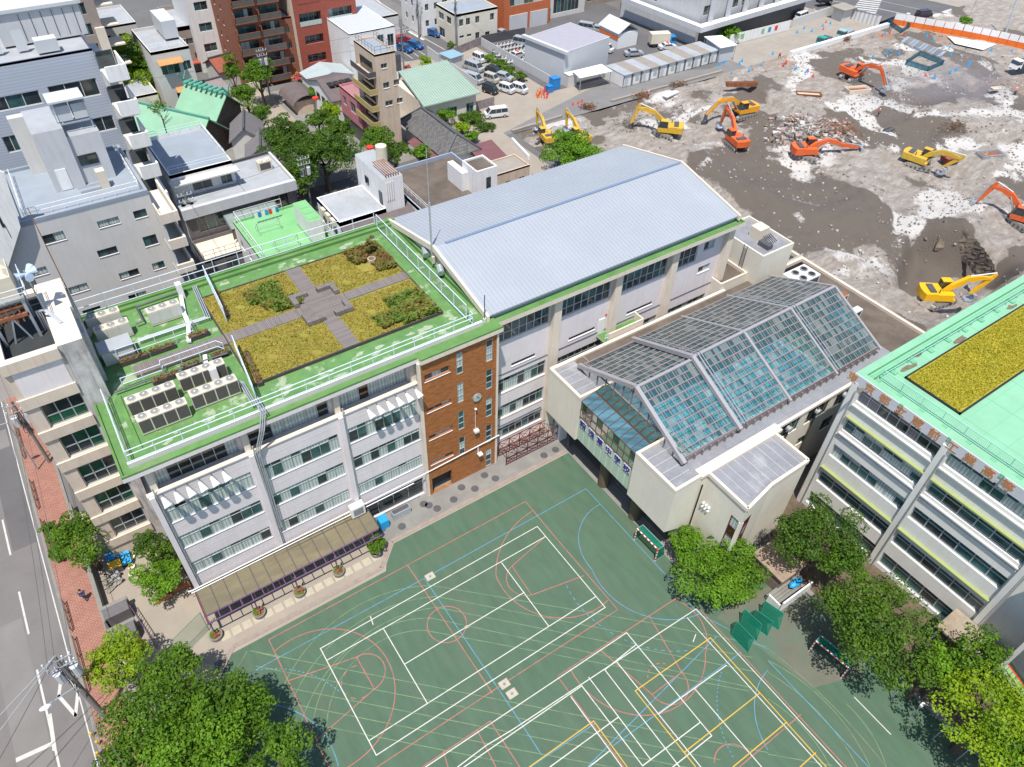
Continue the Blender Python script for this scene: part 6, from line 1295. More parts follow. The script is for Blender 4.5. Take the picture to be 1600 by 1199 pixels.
t = building('pink_house', 'pink two storey house wedged behind the sand coloured tower', 50.4, 119, 53.2, 127.5, 8.2, M_PINK, mat('pink_roof', (.33, .17, .18), .7, .1, 1), [], [(1.2, 2.6, 5.2, 6.8), (4.2, 6.4, 5.0, 6.9)], ST_DARK, par=.3, base=3.2)
MB().box(50.6, 119.2, 0, 53, 127.4, 3.19, M_METALD).build('ground_storey', t)
t, _ = gable('white_house', 'white house with brown roof and solar water heaters', 'house', 48.9, 127.6, 54.6, 139, 5.4, 7.2, M_WALLW, M_SLATE, 'x', .3)
for k in range(4): MB().obox((50.3 + 1.2 * k, 131.2, 6.9), 1.0, 1.8, .15, 0, M_GL).build('solar_heater', t)
for k in range(4): MB().box(48.82, 129 + 2.4 * k, 3.4, 48.89, 130.4 + 2.4 * k, 4.6, M_GL).build('window', t)
t, _ = gable('pale_roof_house', 'low house with pale blue tin roof by the curved toilet', 'house', 50.4, 141.0, 59.0, 146.5, 3.8, 5.0, M_WALLW, mat('pale_tin', (.36, .42, .44), .6, .05, 1), 'y', .3)
t = building('white_flat', 'white hall with plain white flat roof beside the brick flats', 59.7, 142, 69.6, 156, 11.0, M_WALLW, mat('white_roof', (.44, .47, .50), .7, .03, 1), [(5.9, 7.3, 7.5, 9.8), (8.1, 9.5, 7.3, 9.6)], [], dict(ST_DARK, pane=.7), par=.2)
t = thing('green_roof_hall', 'low beige hall with pale green ribbed metal roof', 'hall', (69, 125, 0)); b = MB(); wall(b, (63.4, 119.4), (74.6, 119.4), 0, 4.4, [(5.4, 6.9, .8, 2.9), (9.0, 10.6, .8, 2.9)], M_WALLC, .2); wall(b, (63.4, 132.5), (63.4, 119.4), 0, 4.6, [], M_WALLC)
b.box(63.5, 119.7, 0, 74.5, 119.75, 4.2, INT); b.box(63.5, 119.8, 0, 74.55, 132.4, 4.3, M_WALLC); b.build('wall', t)
for h in ((5.4, 6.9, .8, 2.9), (9.0, 10.6, .8, 2.9)): window(t, (63.4, 119.4), (74.6, 119.4), h, dict(ST_DARK, glass=[M_GLT]), .15)
b = MB(); GM = mat('pale_green_metal', (.30, .40, .34), .5, .05, .6); b.hexa([(62.8, 118.7, 4.5), (75.2, 118.7, 4.5), (76.2, 133, 5.7), (65.2, 133, 5.7), (62.8, 118.7, 4.7), (75.2, 118.7, 4.7), (76.2, 133, 5.9), (65.2, 133, 5.9)], GM)
for k in range(24): b.bar((63 + .52 * k, 118.7, 4.75), (65.3 + .47 * k, 133, 5.95), .14, .14, GM)
b.build('roof', t)
# Japanese house
t = thing('old_tile_house', 'old wooden house with weathered grey tile hip roof and wine red lean-to', 'house', (61, 110, 0)); b = MB(); b.box(58.2, 102.5, 0, 63.6, 117.5, 3.6, M_WALLW); b.box(58.1, 103, .6, 58.19, 111, 2.6, M_GL); b.build('wall', t)
b = MB(); z0, z1 = 3.4, 6.0; e = [(57.0, 101.4, z0), (64.4, 101.4, z0), (64.4, 118.4, z0), (57.0, 118.4, z0)]; r1, r2 = (60.9, 103.8, z1), (60.9, 116.0, z1)
b.face([e[0], e[1], r1], M_KAWARA); b.face([e[1], e[2], r2, r1], M_KAWARA); b.face([e[2], e[3], r2], M_KAWARA); b.face([e[3], e[0], r1, r2], M_KAWARA); b.face([e[3], e[2], e[1], e[0]], M_METALD); b.build('roof', t)
b = MB(); b.bar(r1, r2, .4, .35, M_METALD)
for q in (e[0], e[1]): b.bar(q, r1, .3, .25, M_METALD)
for q in (e[2], e[3]): b.bar(q, r2, .3, .25, M_METALD)
b.build('ridge', t)
b = MB(); b.hexa([(62.5, 97.6, 2.5), (67.6, 97.6, 2.5), (67.6, 103.2, 3.5), (62.5, 103.2, 3.5), (62.5, 97.6, 2.6), (67.6, 97.6, 2.6), (67.6, 103.2, 3.6), (62.5, 103.2, 3.6)], M_WINE); b.box(62.8, 98.2, 0, 67.3, 103, 2.4, M_WALLW); b.build('lean_to', t)
b = MB(); b.hexa([(55.6, 102.6, 2.4), (57.9, 102.6, 3.2), (57.9, 112, 3.2), (55.6, 112, 2.4), (55.6, 102.6, 2.5), (57.9, 102.6, 3.3), (57.9, 112, 3.3), (55.6, 112, 2.5)], M_WINE); b.build('side_roof', t)
# --- cream office, orange shop, white block, big grey block
t = building('cream_office', 'two storey cream office with parapet roof by the car park', 89.6, 151.8, 100.8, 160.5, 7.2, M_WALLB, M_BLUEROOF, rows([.9, 2.9], 1.2, [1.9], .6) + rows([.9, 2.7, 5.2, 9.2], 1.1, [4.5], 1.5) + [(5.2, 6.3, .9, 2.5), (7.9, 9.1, .1, 2.2)], [(1.0, 3.4, 4.4, 5.9), (4.6, 6.6, 4.4, 5.9), (1, 3.6, .6, 2.6)], ST_DARK, par=.5)
t = building('white_house_narrow', 'narrow white house left of the cream office across the lane', 86.5, 162, 92, 172, 9, M_WALLW, M_PALEROOF, rows([1, 3.4], .9, [2, 5.5], 1.4), rows([2, 5], 1.0, [2, 5.5], 1.4), ST_DARK, par=.3)
t = building('orange_shop', 'orange framed workshop with roller shutters', 104.5, 154.5, 118, 168, 10.5, M_ORANGE, M_GREY, [(1.6, 12.6, 5.6, 8.6)], [], dict(ST_DARK, glass=[M_GLT, M_GLC], pane=1.4, rows=[0, .5, 1]), par=.4)
for a, c in ((106, 111.2), (112, 117.2)): MB().box(a, 154.3, 0, c, 154.49, 3.6, M_GREY).build('roller_shutter', t)
t = building('grey_shop', 'old concrete building with dark garage opening right of the orange shop', 120, 157, 131, 170, 10, M_WALLG, M_GREY, [(1, 9, 1, 4.4), (1, 7, 6.2, 8.2)], [], ST_DARK, par=.4)
t = building('white_hall', 'windowless white block with lilac roof by the car park', 97.0, 123.6, 111.2, 135.2, 6.7, M_WCLEAN, mat('lilac_roof', (.33, .32, .37), .7, .04, .6), [], [], ST_DARK, par=.12, topm=M_WCLEAN); t.rotation_euler = (0, 0, R(10))
b = MB(); b.box(96.6, 122.8, 6.5, 97.4, 135.9, 7.1, M_WCLEAN); b.build('eaves', t)
t = building('grey_office', 'big grey panelled office with canopy along the top edge', 137.0, 125, 178, 150, 26, M_GREY, M_PALEROOF, rows([1.2, 10.5, 15, 21, 26.5, 33], 3.2, [6.4, 11.2, 16, 20.8], 2.1), [(9.5, 11.5, 6.2, 8.2), (3, 8.5, 11, 13.4)], dict(ST_DARK, pane=1.6), par=.4); t.rotation_euler = (0, 0, R(4)); t.location.x += 1; t.location.y += 1.5
b = MB(); b.box(135.4, 123.2, 4.3, 180, 126.0 - 1.02, 5.5, M_GREY, M_WALLW); b.box(135.4, 124.99, 4.3, 136.98, 149, 5.5, M_GREY, M_WALLW); b.box(136.99, 124.9, 0, 178, 124.99, 4.2, M_METALD); b.build('canopy', t)
for k in range(6): MB().box(139.4 + 6.2 * k, 124.5, 5.51, 140.6 + 6.2 * k, 124.98, 25, M_GREY).build('wall_pier', t)
for i, (x0, y0, x1, y1, z, m_, lb) in enumerate(((19, 172, 27, 184, 10, M_WALLG, 'grey house at the top edge behind the terrace house'), (8, 160, 18, 176, 8, M_SAND, 'sand coloured house behind the yellow green tree'), (45, 180, 58, 196, 12, M_WALLW, 'white block at the top edge behind the brick flats'), (70, 162, 80.5, 180, 6, M_WALLG, 'dark fronted workshop at the top of the lane'), (68, 184, 80, 200, 9, M_TAUPE, 'taupe house at the top end of the lane'),
    (94, 178, 110, 192, 9, M_WALLW, 'white house above the cream office'), (133, 160, 160, 176, 9, M_TAUPE, 'brown shop row above the police lot'), (16.4, 143.5, 22.5, 152, 7, M_WALLC, 'cream house under the yellow green tree'))):
    building('town_house', lb, x0, y0, x1, y1, z, m_, M_PALEROOF, rows([1.2 + 3 * k for k in range(int((x1 - x0 - 2) / 3))], 1.5, [1 + 3 * k for k in range(int(z / 3))], 1.3), rows([1.5, 5], 1.4, [1 + 3 * k for k in range(int(z / 3))], 1.2), ST_DARK, par=.4)
# ================================================================ DEMOLITION SITE
def vnoise(x, y, seed=0):
    xi, yi = np.floor(x).astype(int), np.floor(y).astype(int); xf, yf = x - xi, y - yi
    def h(a, b):
        n = (a * 374761393 + b * 668265263 + seed * 974634777) & 0x7fffffff; n = ((n ^ (n >> 13)) * 1274126177) & 0x7fffffff; return ((n ^ (n >> 16)) & 0xffff) / 65535.0
    u, v = xf * xf * (3 - 2 * xf), yf * yf * (3 - 2 * yf)
    return (h(xi, yi) * (1 - u) + h(xi + 1, yi) * u) * (1 - v) + (h(xi, yi + 1) * (1 - u) + h(xi + 1, yi + 1) * u) * v
def fbm(x, y, o=4, seed=0):
    s = 0; a = .5
    for k in range(o): s = s + a * vnoise(x * 2 ** k, y * 2 ** k, seed + k); a *= .5
    return s
SX0, SX1, SY0, SY1, ST = 76.6, 236.0, -40.0, 109.4, .55
xs = np.arange(SX0, SX1, ST); ys = np.arange(SY0, SY1, ST); XX, YY = np.meshgrid(xs, ys)
RG = 1 - 2 * np.abs(fbm(XX / 13, YY / 13, 5, 55) - .47)
HH = (fbm(XX / 9, YY / 9, 5, 3) - .45) * 2.6 + (RG - .8) * 1.6 + (fbm(XX / 1.5, YY / 1.5, 3, 8) - .45) * .7
TW = fbm(XX / 7 + 3 * fbm(XX / 12, YY / 12, 2, 5), YY / 7, 5, 21)      # pale dusty patches
TD = fbm(XX / 11, YY / 11, 5, 33)
def rut(p, q, w=1.1, amp=.16):
    global HH
    a, c = np.array(G(*p)), np.array(G(*q)); d = c - a; L = np.linalg.norm(d); d /= L; u = (XX - a[0]) * d[0] + (YY - a[1]) * d[1]; v = -(XX - a[0]) * d[1] + (YY - a[1]) * d[0] + 1.2 * np.sin(u / 9)
    HH -= amp * ((np.abs(np.abs(v) - w) < .35) & (u > 0) & (u < L))
def site_z(x, y):
    i = int(round((y - SY0) / ST)); j = int(round((x - SX0) / ST))
    if 0 <= i < HH.shape[0] and 0 <= j < HH.shape[1]: return float(HH[i, j])
    return 0.0
def blob(px, py, rx, ry, ang=0.0, p=2):
    cx, cy = G(px, py); a = R(ang); dx, dy = XX - cx, YY - cy; u = (dx * math.cos(a) + dy * math.sin(a)) / rx; v = (-dx * math.sin(a) + dy * math.cos(a)) / ry
    return np.exp(-(np.abs(u) ** p + np.abs(v) ** p))
# calm levels near hard standing, ramp, heaps and the pit
upper = 1 / (1 + np.exp(-(YY + .0 * XX - 82 + (XX - 150) * .10) / 1.2)) * (XX > 130)
HH *= (1 - .8 * upper); HH += upper * 1.0
HH -= 5.6 * blob(1497, 424, 8.2, 7.2, 25, 8) * (.85 + .3 * TW); HH += 2.4 * blob(1500, 375, 9, 3.5, 20); HH += 1.8 * blob(1580, 440, 5, 5, 0, 3); HH -= 2.0 * blob(1460, 470, 5, 3, 0, 3)
HH += 2.6 * blob(1580, 210, 15, 9, -20) + 1.6 * blob(1500, 190, 10, 6, 10); HH += 1.3 * blob(1270, 215, 7, 6); HH += 1.0 * blob(1320, 408, 2.5, 5, 20, 3) - 1.2 * blob(1335, 398, 1.6, 4, 20)
HH += .9 * blob(1180, 300, 7, 5) + .8 * blob(1320, 330, 8, 5) - .9 * blob(1400, 330, 12, 2.2, 35) - .8 * blob(1400, 405, 4, 2, 10)
HH += .8 * blob(1150, 140, 6, 4); HH *= np.clip((SY1 - YY) / 1.5, 0, 1)
HH = np.where(XX < 84, HH * np.clip((XX - SX0) / 6, .15, 1), HH)
for p_, q_ in (((1165, 260), (1320, 440)), ((1150, 300), (1290, 430)), ((1240, 110), (1560, 330)), ((1230, 130), (1540, 340)), ((1300, 250), (1420, 430)), ((1100, 180), (1240, 110)), ((1180, 330), (1270, 400))): rut(p_, q_)
white = np.clip((TW - .50) * 7, 0, .85) * np.clip((RG - .72) * 5, .3, 1); dark = np.clip((.49 - TD) * 7, 0, .9)
for b_, w_ in (((1250, 235, 13, 5, 35), .8), ((1300, 210, 10, 3, -10), .7), ((1380, 90, 20, 4, -15), .5), ((1350, 180, 22, 3.2, -38), .9), ((1460, 240, 26, 2.6, -38), .9), ((1400, 160, 12, 6, 0), .7), ((1540, 110, 14, 8, 0), .35),
               ((1080, 195, 9, 4, 20), .5), ((960, 225, 8, 6, 0), .4), ((1330, 400, 3, 7, 25), .9), ((1410, 375, 3, 8, 20), .8), ((1470, 330, 9, 3, 20), .8), ((1540, 340, 4, 6, 0), .8), ((1240, 330, 5, 10, 30), .5), ((1165, 260, 6, 8, 20), .5), ((1590, 450, 6, 5, 0), .6), ((1560, 270, 10, 5, -20), .5), ((900, 190, 8, 5, 0), .5)):
    white = white + w_ * blob(*b_) * np.clip((TW - .36) * 5, 0, 1.6)
for b_, w_ in (((1150, 290, 16, 10, 30), .9), ((1080, 245, 9, 6, 0), .6), ((1350, 290, 22, 5, -20), .8), ((1300, 350, 12, 8, 0), .9), ((1490, 380, 8, 5, 20), 1.3), ((1480, 430, 9, 7, 20), 1.0), ((1250, 380, 10, 14, 0), .5), ((1120, 230, 8, 5, 0), .7), ((1230, 280, 9, 5, 0), .6), ((1400, 440, 8, 8, 0), .6), ((1420, 300, 14, 5, -20), .5), ((1480, 165, 14, 6, 0), .4)):
    dark = dark + w_ * blob(*b_) * np.clip((.62 - TD) * 5, 0, 1.5); white = white * (1 - .75 * w_ / 1.3 * blob(*b_))
conc = np.clip(upper * (blob(1450, 70, 30, 12, -5, 4) * 1.2), 0, 1)
rust = np.clip((blob(1300, 45, 12, 5, -10) + blob(1420, 65, 12, 3, -38) + blob(1580, 145, 8, 6, 0) * .8 + blob(1215, 95, 9, 5, 0) * .5) * (TD > .45), 0, 1)
wet = np.clip(blob(1500, 135, 15, 10, 0, 3) + blob(1380, 152, 8, 4, 0) * .6, 0, 1)
me = bpy.data.meshes.new('site_terrain'); ny_, nx_ = XX.shape
vv = np.stack([XX.ravel(), YY.ravel(), HH.ravel() + .03], 1)
idx = np.arange(nx_ * ny_).reshape(ny_, nx_); ff = np.stack([idx[:-1, :-1].ravel(), idx[:-1, 1:].ravel(), idx[1:, 1:].ravel(), idx[1:, :-1].ravel()], 1)
me.from_pydata(vv.tolist(), [], ff.tolist()); me.update(); me.polygons.foreach_set('use_smooth', [True] * len(ff))
at = me.color_attributes.new('ground_kind', 'FLOAT_COLOR', 'POINT'); at.data.foreach_set('color', np.stack([np.clip(white, 0, 1).ravel(), np.clip(dark, 0, 1).ravel(), rust.ravel(), np.clip(wet, 0, 1).ravel()], 1).ravel())
m, nt, b_ = newmat('site_soil'); an = nt.nodes.new('ShaderNodeVertexColor'); an.layer_name = 'ground_kind'; sp = nt.nodes.new('ShaderNodeSeparateColor'); nt.links.new(an.outputs[0], sp.inputs[0])
v = _vec(nt, 'pos'); n1 = _noise(nt, v, .9, 8, .75); n2 = _noise(nt, v, 5, 6, .8); n3 = _noise(nt, v, 22, 3, .8); n0 = _noise(nt, v, .25, 4, .6)
base = _mix(nt, _ramp(nt, n1, .3, .7), (.25, .215, .185), (.40, .355, .315)); base = _mix(nt, _ramp(nt, n2, .58, .85), base, (.46, .43, .40))
def mul(a, b):
    q = nt.nodes.new('ShaderNodeMath'); q.operation = 'MULTIPLY'
    for i, s_ in enumerate((a, b)):
        if hasattr(s_, 'node'): nt.links.new(s_, q.inputs[i])
        else: q.inputs[i].default_value = s_
    return q.outputs[0]
def add(a, b):
    q = nt.nodes.new('ShaderNodeMath'); q.operation = 'ADD'; nt.links.new(a, q.inputs[0])
    if hasattr(b, 'node'): nt.links.new(b, q.inputs[1])
    else: q.inputs[1].default_value = b
    return q.outputs[0]
n5 = _noise(nt, _vec(nt, 'pos', (1, 2.6, 1)), .33, 9, .78); base = _mix(nt, mul(_ramp(nt, n5, .50, .60), .6), base, (.52, .49, .46)); base = _mix(nt, mul(_ramp(nt, n5, .44, .36), .55), base, (.17, .14, .12))
base = _mix(nt, _ramp(nt, add(add(sp.outputs[1], mul(n1, .9)), mul(n2, .5)), 1.0, 1.12), base, (.15, .125, .105))
base = _mix(nt, _ramp(nt, add(add(mul(sp.outputs[0], .8), mul(n1, .8)), mul(n2, .6)), 1.0, 1.16), base, (.62, .60, .575))
base = _mix(nt, mul(sp.outputs[2], _ramp(nt, n1, .2, .5)), base, (.30, .17, .09))
base = _mix(nt, mul(an.outputs[1], mul(_ramp(nt, n0, .3, .5), .75)), base, (.20, .19, .21))
base = _mix(nt, mul(_ramp(nt, n3, .66, .76), .7), base, (.55, .53, .50)); base = _mix(nt, mul(_ramp(nt, n3, .36, .28), .6), base, (.10, .09, .08))
nt.links.new(base, b_.inputs['Base Color']); b_.inputs['Roughness'].default_value = .95
bp = nt.nodes.new('ShaderNodeBump'); bp.inputs['Strength'].default_value = .9; bp.inputs['Distance'].default_value = .4; nt.links.new(n2, bp.inputs['Height']); nt.links.new(bp.outputs[0], b_.inputs['Normal'])
me.materials.append(m); to = bpy.data.objects.new('site_terrain', me); COL.objects.link(to); to['kind'] = 'structure'
# undercut bank over the deep pit
ub = MB(); inn = [(1474, 349, 1.7), (1462, 386, -1.0), (1482, 391, -1.4), (1502, 399, -1.4), (1516, 412, -1.6), (1528, 428, -1.4), (1552, 424, .8)]; out = [(1474, 346, 1.9), (1478, 345, 1.9), (1503, 360, 1.9), (1526, 375, 1.8), (1541, 395, 1.6), (1553, 412, 1.3), (1556, 422, 1.0)]
NB = 8; rb_ = random.Random(4); gridp = []
for i in range(43):
    u = i / 42 * 6; k = min(5, int(u)); w = u - k; row = []
    for j in range(NB + 1):
        q = j / NB; A = [inn[k][d] * (1 - w) + inn[k + 1][d] * w for d in range(3)]; B = [out[k][d] * (1 - w) + out[k + 1][d] * w for d in range(3)]
        z = A[2] * (1 - q) + B[2] * q + rb_.uniform(-.18, .18); g2 = G(A[0] * (1 - q) + B[0] * q, A[1] * (1 - q) + B[1] * q, A[2] * (1 - q) + B[2] * q); row.append((g2[0] + rb_.uniform(-.12, .12), g2[1] + rb_.uniform(-.12, .12), z))
    gridp.append(row)
M_BANK = mat('bank_soil', (.17, .135, .105), .95, .3, 1.2, (.10, .08, .065), .45, .7, fine=.25, bump=.8, bscale=9)
for i in range(42):
    for j in range(NB):
        a_, b1, c_, d_ = gridp[i][j], gridp[i + 1][j], gridp[i + 1][j + 1], gridp[i][j + 1]; ub.face([a_, b1, c_, d_], M_BANK); ub.face([(p[0], p[1], p[2] - .6) for p in (d_, c_, b1, a_)], M_BANK)
    a_, b1 = gridp[i][0], gridp[i + 1][0]; ub.face([b1, a_, (a_[0], a_[1], a_[2] - .6), (b1[0], b1[1], b1[2] - .6)], M_BANK)
    a_, b1 = gridp[i][NB], gridp[i + 1][NB]; ub.face([a_, b1, (b1[0] + .3, b1[1] + .3, -2), (a_[0] + .3, a_[1] + .3, -2)], M_BANK)
struct(ub, 'terrain_bank')
# rubble lying about: one uncountable mass
def rubble(name, n, fn, sz, mats_, seed=2, label=None):
    rr = np.random.RandomState(seed); mb = MB()
    for i in range(n):
        x, y = fn(rr); z = site_z(x, y); s = sz * rr.uniform(.3, 1.4) ** 1.5; p = []
        for zz in (-.3, 1):
            for a in (0, 1, 2, 3): t = a * math.pi / 2 + rr.uniform(-.4, .4); q = s * rr.uniform(.4, 1.0); p.append((x + q * math.cos(t), y + q * math.sin(t), z + .03 + zz * s * rr.uniform(.4, .9)))
        mb.hexa(p, mats_[rr.randint(len(mats_))])
    o = mb.build(name); o['kind'] = 'stuff'; 
    if label: o['label'] = label
    return o
RUB = [mat('rubble_pale', (.44, .42, .40), .95, .15, 2), mat('rubble_grey', (.26, .24, .23), .95, .15, 2), mat('rubble_brown', (.20, .16, .13), .95, .2, 2)]
def scatter(rr):
    while True:
        x, y = rr.uniform(80, 200), rr.uniform(20, 107)
        i = int((y - SY0) / ST); j = int((x - SX0) / ST)
        if rr.rand() < .06 + .9 * white[i, j]: return x, y
rubble('rubble', 6000, scatter, .19, RUB)
c0 = G(1265, 210)
rubble('rubble_heap', 900, lambda rr: (c0[0] + rr.normal() * 3.2, c0[1] + rr.normal() * 2.8), .55, RUB + [mat('rubble_pink', (.36, .26, .24), .9, .2, 2)], 5)
c1 = G(1300, 212)
def sticks(name, c, n, r, mats_, seed, L=1.6, label=None):
    rr = random.Random(seed); mb = MB()
    for i in range(n):
        x, y = c[0] + rr.gauss(0, r), c[1] + rr.gauss(0, r * .7); z = site_z(x, y) + rr.uniform(0, .9); a, t = rr.uniform(0, 6.28), rr.uniform(-.5, .5); l = rr.uniform(.3, L)
        mb.cyl((x, y, z), (x + l * math.cos(a) * math.cos(t), y + l * math.sin(a) * math.cos(t), z + l * math.sin(t)), .05, rr.choice(mats_), 4, cap=False)
    o = mb.build(name); o['kind'] = 'stuff'; return o
sticks('scrap_rods', c1, 500, 2.6, [M_RUST, mat('scrap_brown', (.22, .14, .09), .9, .3, 2)], 4); sticks('scrap_rods', c0, 260, 2.6, [M_STEEL, M_METALD, M_WALLC], 6, 2.2)
for k, (x, y, r_, mm) in enumerate(((985, 200, 1.8, M_METALD), (1003, 153, 1.0, M_RUST), (1060, 136, 1.1, M_SOIL), (918, 170, .8, M_RUST), (1318, 70, .7, M_RUST), (1485, 215, 1.2, M_SOIL))): sticks('scrap_rods', G(x, y), 110, r_, [mm, M_SOIL], 20 + k, 1.2)
# slabs and hard edges
def ground_thing(name, label, cat, px, py, mb, group=None): return tag(mb.build(name), label, cat, group)
b = MB(); a = G(1228, 88); c = G(1385, 40)
for (p, q, w_, h_) in ((G(1232, 86), G(1386, 42), .8, 1.3), (G(800, 206), G(955, 160), .5, .6), (G(955, 160), G(1130, 113), .5, .5)): pass
tag(MB().bar((*G(1234, 88, 1), 1.2), (*G(1386, 43, 1), 1.2), .8, 1.7, M_WALLW).build('retaining_wall'), 'long pale concrete wall along the upper edge of the dig', 'wall')
tag(MB().bar((*G(800, 208), .2), (*G(878, 184), .2), .5, .7, M_CONC).build('retaining_wall'), 'low rough concrete footing left of the yellow diggers', 'footing')
tag(MB().bar((*G(955, 160), .2), (*G(1128, 113), .2), .5, .5, M_CONC).build('retaining_wall'), 'pale kerb between the rubble and the hut lane', 'footing')
tag(MB().bar((*G(800, 222), .4), (*G(826, 250), .4), .4, .9, M_WALLW).build('retaining_wall'), 'white low wall at the corner behind the hall roof', 'wall')
tag(MB().bar((*G(1226, 95), .3), (*G(1295, 122), .3), .4, .6, M_METALD).build('gutter_beam'), 'dark steel edged trench from the upper wall to the orange digger', 'trench edge')
tag(MB().bar((*G(1145, 116), .2), (*G(1222, 96), .2), .4, .25, M_METALD).build('gutter_beam'), 'dark steel strip between hut lane and the first cones', 'steel strip')
sheetm = MB(); sheetm.face([(*G(x, y, 1.2), 1.3) for x, y in ((1480, 57), (1556, 70), (1536, 79), (1492, 69))], M_WHITE); tag(sheetm.build('white_sheet'), 'bright white sheet of paving beside the orange fence', 'sheet')
# ---- excavators
def excavator(px, py, tpx, tpy, tz, body, label, trackang=None, size=1.0, tool='bucket', flip=0, zoff=0, elbow=1):
    size *= 1.1; bx, by = G(px, py); bz = site_z(bx, by) + .03 + zoff
    bx, by = G(px, py, bz); tx, ty = G(tpx, tpy, bz + tz)
    ang = math.atan2(ty - by, tx - bx); reach = math.hypot(tx - bx, ty - by); reach = max(4.2, min(9.3 * size, reach)); s = size
    t = thing('excavator', label, 'excavator', (bx, by, bz), 'excavators working on the demolition site')
    ca, sa = math.cos(ang), math.sin(ang)
    def W(f, l, z): return (bx + f * ca - l * sa, by + f * sa + l * ca, bz + z)
    ta = R(trackang) if trackang is not None else ang; c2, s2 = math.cos(ta), math.sin(ta)
    def T(f, l, z): return (bx + f * c2 - l * s2, by + f * s2 + l * c2, bz + z)
    for sd in (-1, 1):
        b = MB(); L, hh, w = 2.15 * s, .82 * s, .3 * s; y = sd * 1.12 * s
        prof = [(-L + .3, 0), (L - .3, 0), (L, hh * .35), (L - .05, hh * .75), (L - .4, hh), (-L + .4, hh), (-L + .05, hh * .75), (-L, hh * .35)]
        b.ext([T(f, y - w, z) for f, z in prof], Vector(T(0, y + w, 0)) - Vector(T(0, y - w, 0)), M_TRACK)
        for k in range(17):      # grouser plates
            f = -L + .35 + k * (2 * L - .7) / 16; b.bar(T(f, y - w - .01, hh + .02), T(f, y + w + .01, hh + .02), .1, .06, M_METALD)
        for k in range(6): f = -L + .45 + k * (2 * L - .9) / 5; b.cyl(T(f, y - w - .04, hh * .45), T(f, y + w + .04, hh * .45), .2 * s, M_METALD, 8)
        b.build('crawler_track', t)
    b = MB(); b.cyl(T(0, 0, .35 * s), T(0, 0, 1.05 * s), .6 * s, M_METALD, 12); b.bar(T(0, -1.1 * s, .55 * s), T(0, 1.1 * s, .55 * s), 1.3 * s, .35 * s, M_METALD); b.build('undercarriage', t)
    def BX(f0, f1, l0, l1, z0, z1, m, tp=None, ch=0): return [W(f0, l0, z0), W(f1, l0, z0), W(f1, l1, z0), W(f0, l1, z0), W(f0 + ch, l0, z1), W(f1, l0, z1), W(f1, l1, z1), W(f0 + ch, l1, z1)]
    b = MB(); z0, z1 = 1.06 * s, 2.15 * s
    n = 7; arcp = [(-2.55 * s + .35 * s * abs(math.cos(math.pi * k / (n - 1))) ** 1.0 * 0 - .25 * s * math.sin(math.pi * k / (n - 1)), (-1.3 + 2.6 * k / (n - 1)) * s) for k in range(n)]
    b.ext([W(f, l, z0) for f, l in arcp[::-1]] + [W(-1.0 * s, -1.3 * s, z0), W(-1.0 * s, 1.3 * s, z0)], (0, 0, (z1 - z0) * .98), body); b.build('counterweight', t)
    b = MB(); b.hexa(BX(-.99 * s, 1.5 * s, -1.3 * s, 1.3 * s, z0, z0 + .3 * s, body), body); b.hexa(BX(-.99 * s, 1.2 * s, -1.3 * s, -.4 * s, z0 + .301 * s, z1 - .12 * s, body), body); b.hexa(BX(-.99 * s, -.1 * s, -.399 * s, 1.3 * s, z0 + .301 * s, z1 - .05, body), body); b.build('engine_deck', t)
    b = MB(); b.hexa(BX(-1.9 * s, -1.1 * s, -.9 * s, .9 * s, z1 + .0, z1 + .14 * s, M_METALD), M_METALD); b.cyl(W(-.7 * s, -.8 * s, z1 - .1), W(-.7 * s, -.8 * s, z1 + .45 * s), .08 * s, M_METALD, 6); b.build('engine_hood', t)
    b = MB(); cz = 2.95 * s; b.hexa(BX(-.05 * s, 1.62 * s, .36 * s, 1.3 * s, z0 + .32 * s, z0 + .8 * s, body), body); b.hexa([W(-.05 * s, .36 * s, z0 + .8 * s), W(1.62 * s, .36 * s, z0 + .8 * s), W(1.62 * s, 1.3 * s, z0 + .8 * s), W(-.05 * s, 1.3 * s, z0 + .8 * s), W(-.02 * s, .4 * s, cz), W(1.25 * s, .4 * s, cz), W(1.25 * s, 1.26 * s, cz), W(-.02 * s, 1.26 * s, cz)], M_GL); b.build('cab', t)
    b = MB(); b.hexa(BX(-.08 * s, 1.2 * s, .37 * s, 1.29 * s, cz, cz + .1 * s, body), body if flip == 0 else M_METALD)
    for f, l in ((-.03, .36), (-.03, 1.29), (1.6, .36), (1.6, 1.29)): b.bar(W(f * s, l * s, z0 + .8 * s), W((min(f, 1.22)) * s, l * s, cz), .08, .08, M_METALD)
    b.build('cab_roof', t)
    # two-link arm
    P = (0.35 * s, 1.75 * s); A, B_ = 5.6 * s, 3.0 * s; Tt = (reach - .2, tz + 1.15 * s); dx, dz = Tt[0] - P[0], Tt[1] - P[1]; D = min(math.hypot(dx, dz), A + B_ - .05)
    th = math.atan2(dz, dx); al = math.acos(max(-1, min(1, (A * A + D * D - B_ * B_) / (2 * A * D)))); E = (P[0] + A * math.cos(th + al), P[1] + A * math.sin(th + al)); K = (P[0] + D * math.cos(th), P[1] + D * math.sin(th))
    mid = ((P[0] + E[0]) / 2 - .75 * s * math.sin(th + al) * .55 , (P[1] + E[1]) / 2 + .75 * s * math.cos(th + al) * 1.25)
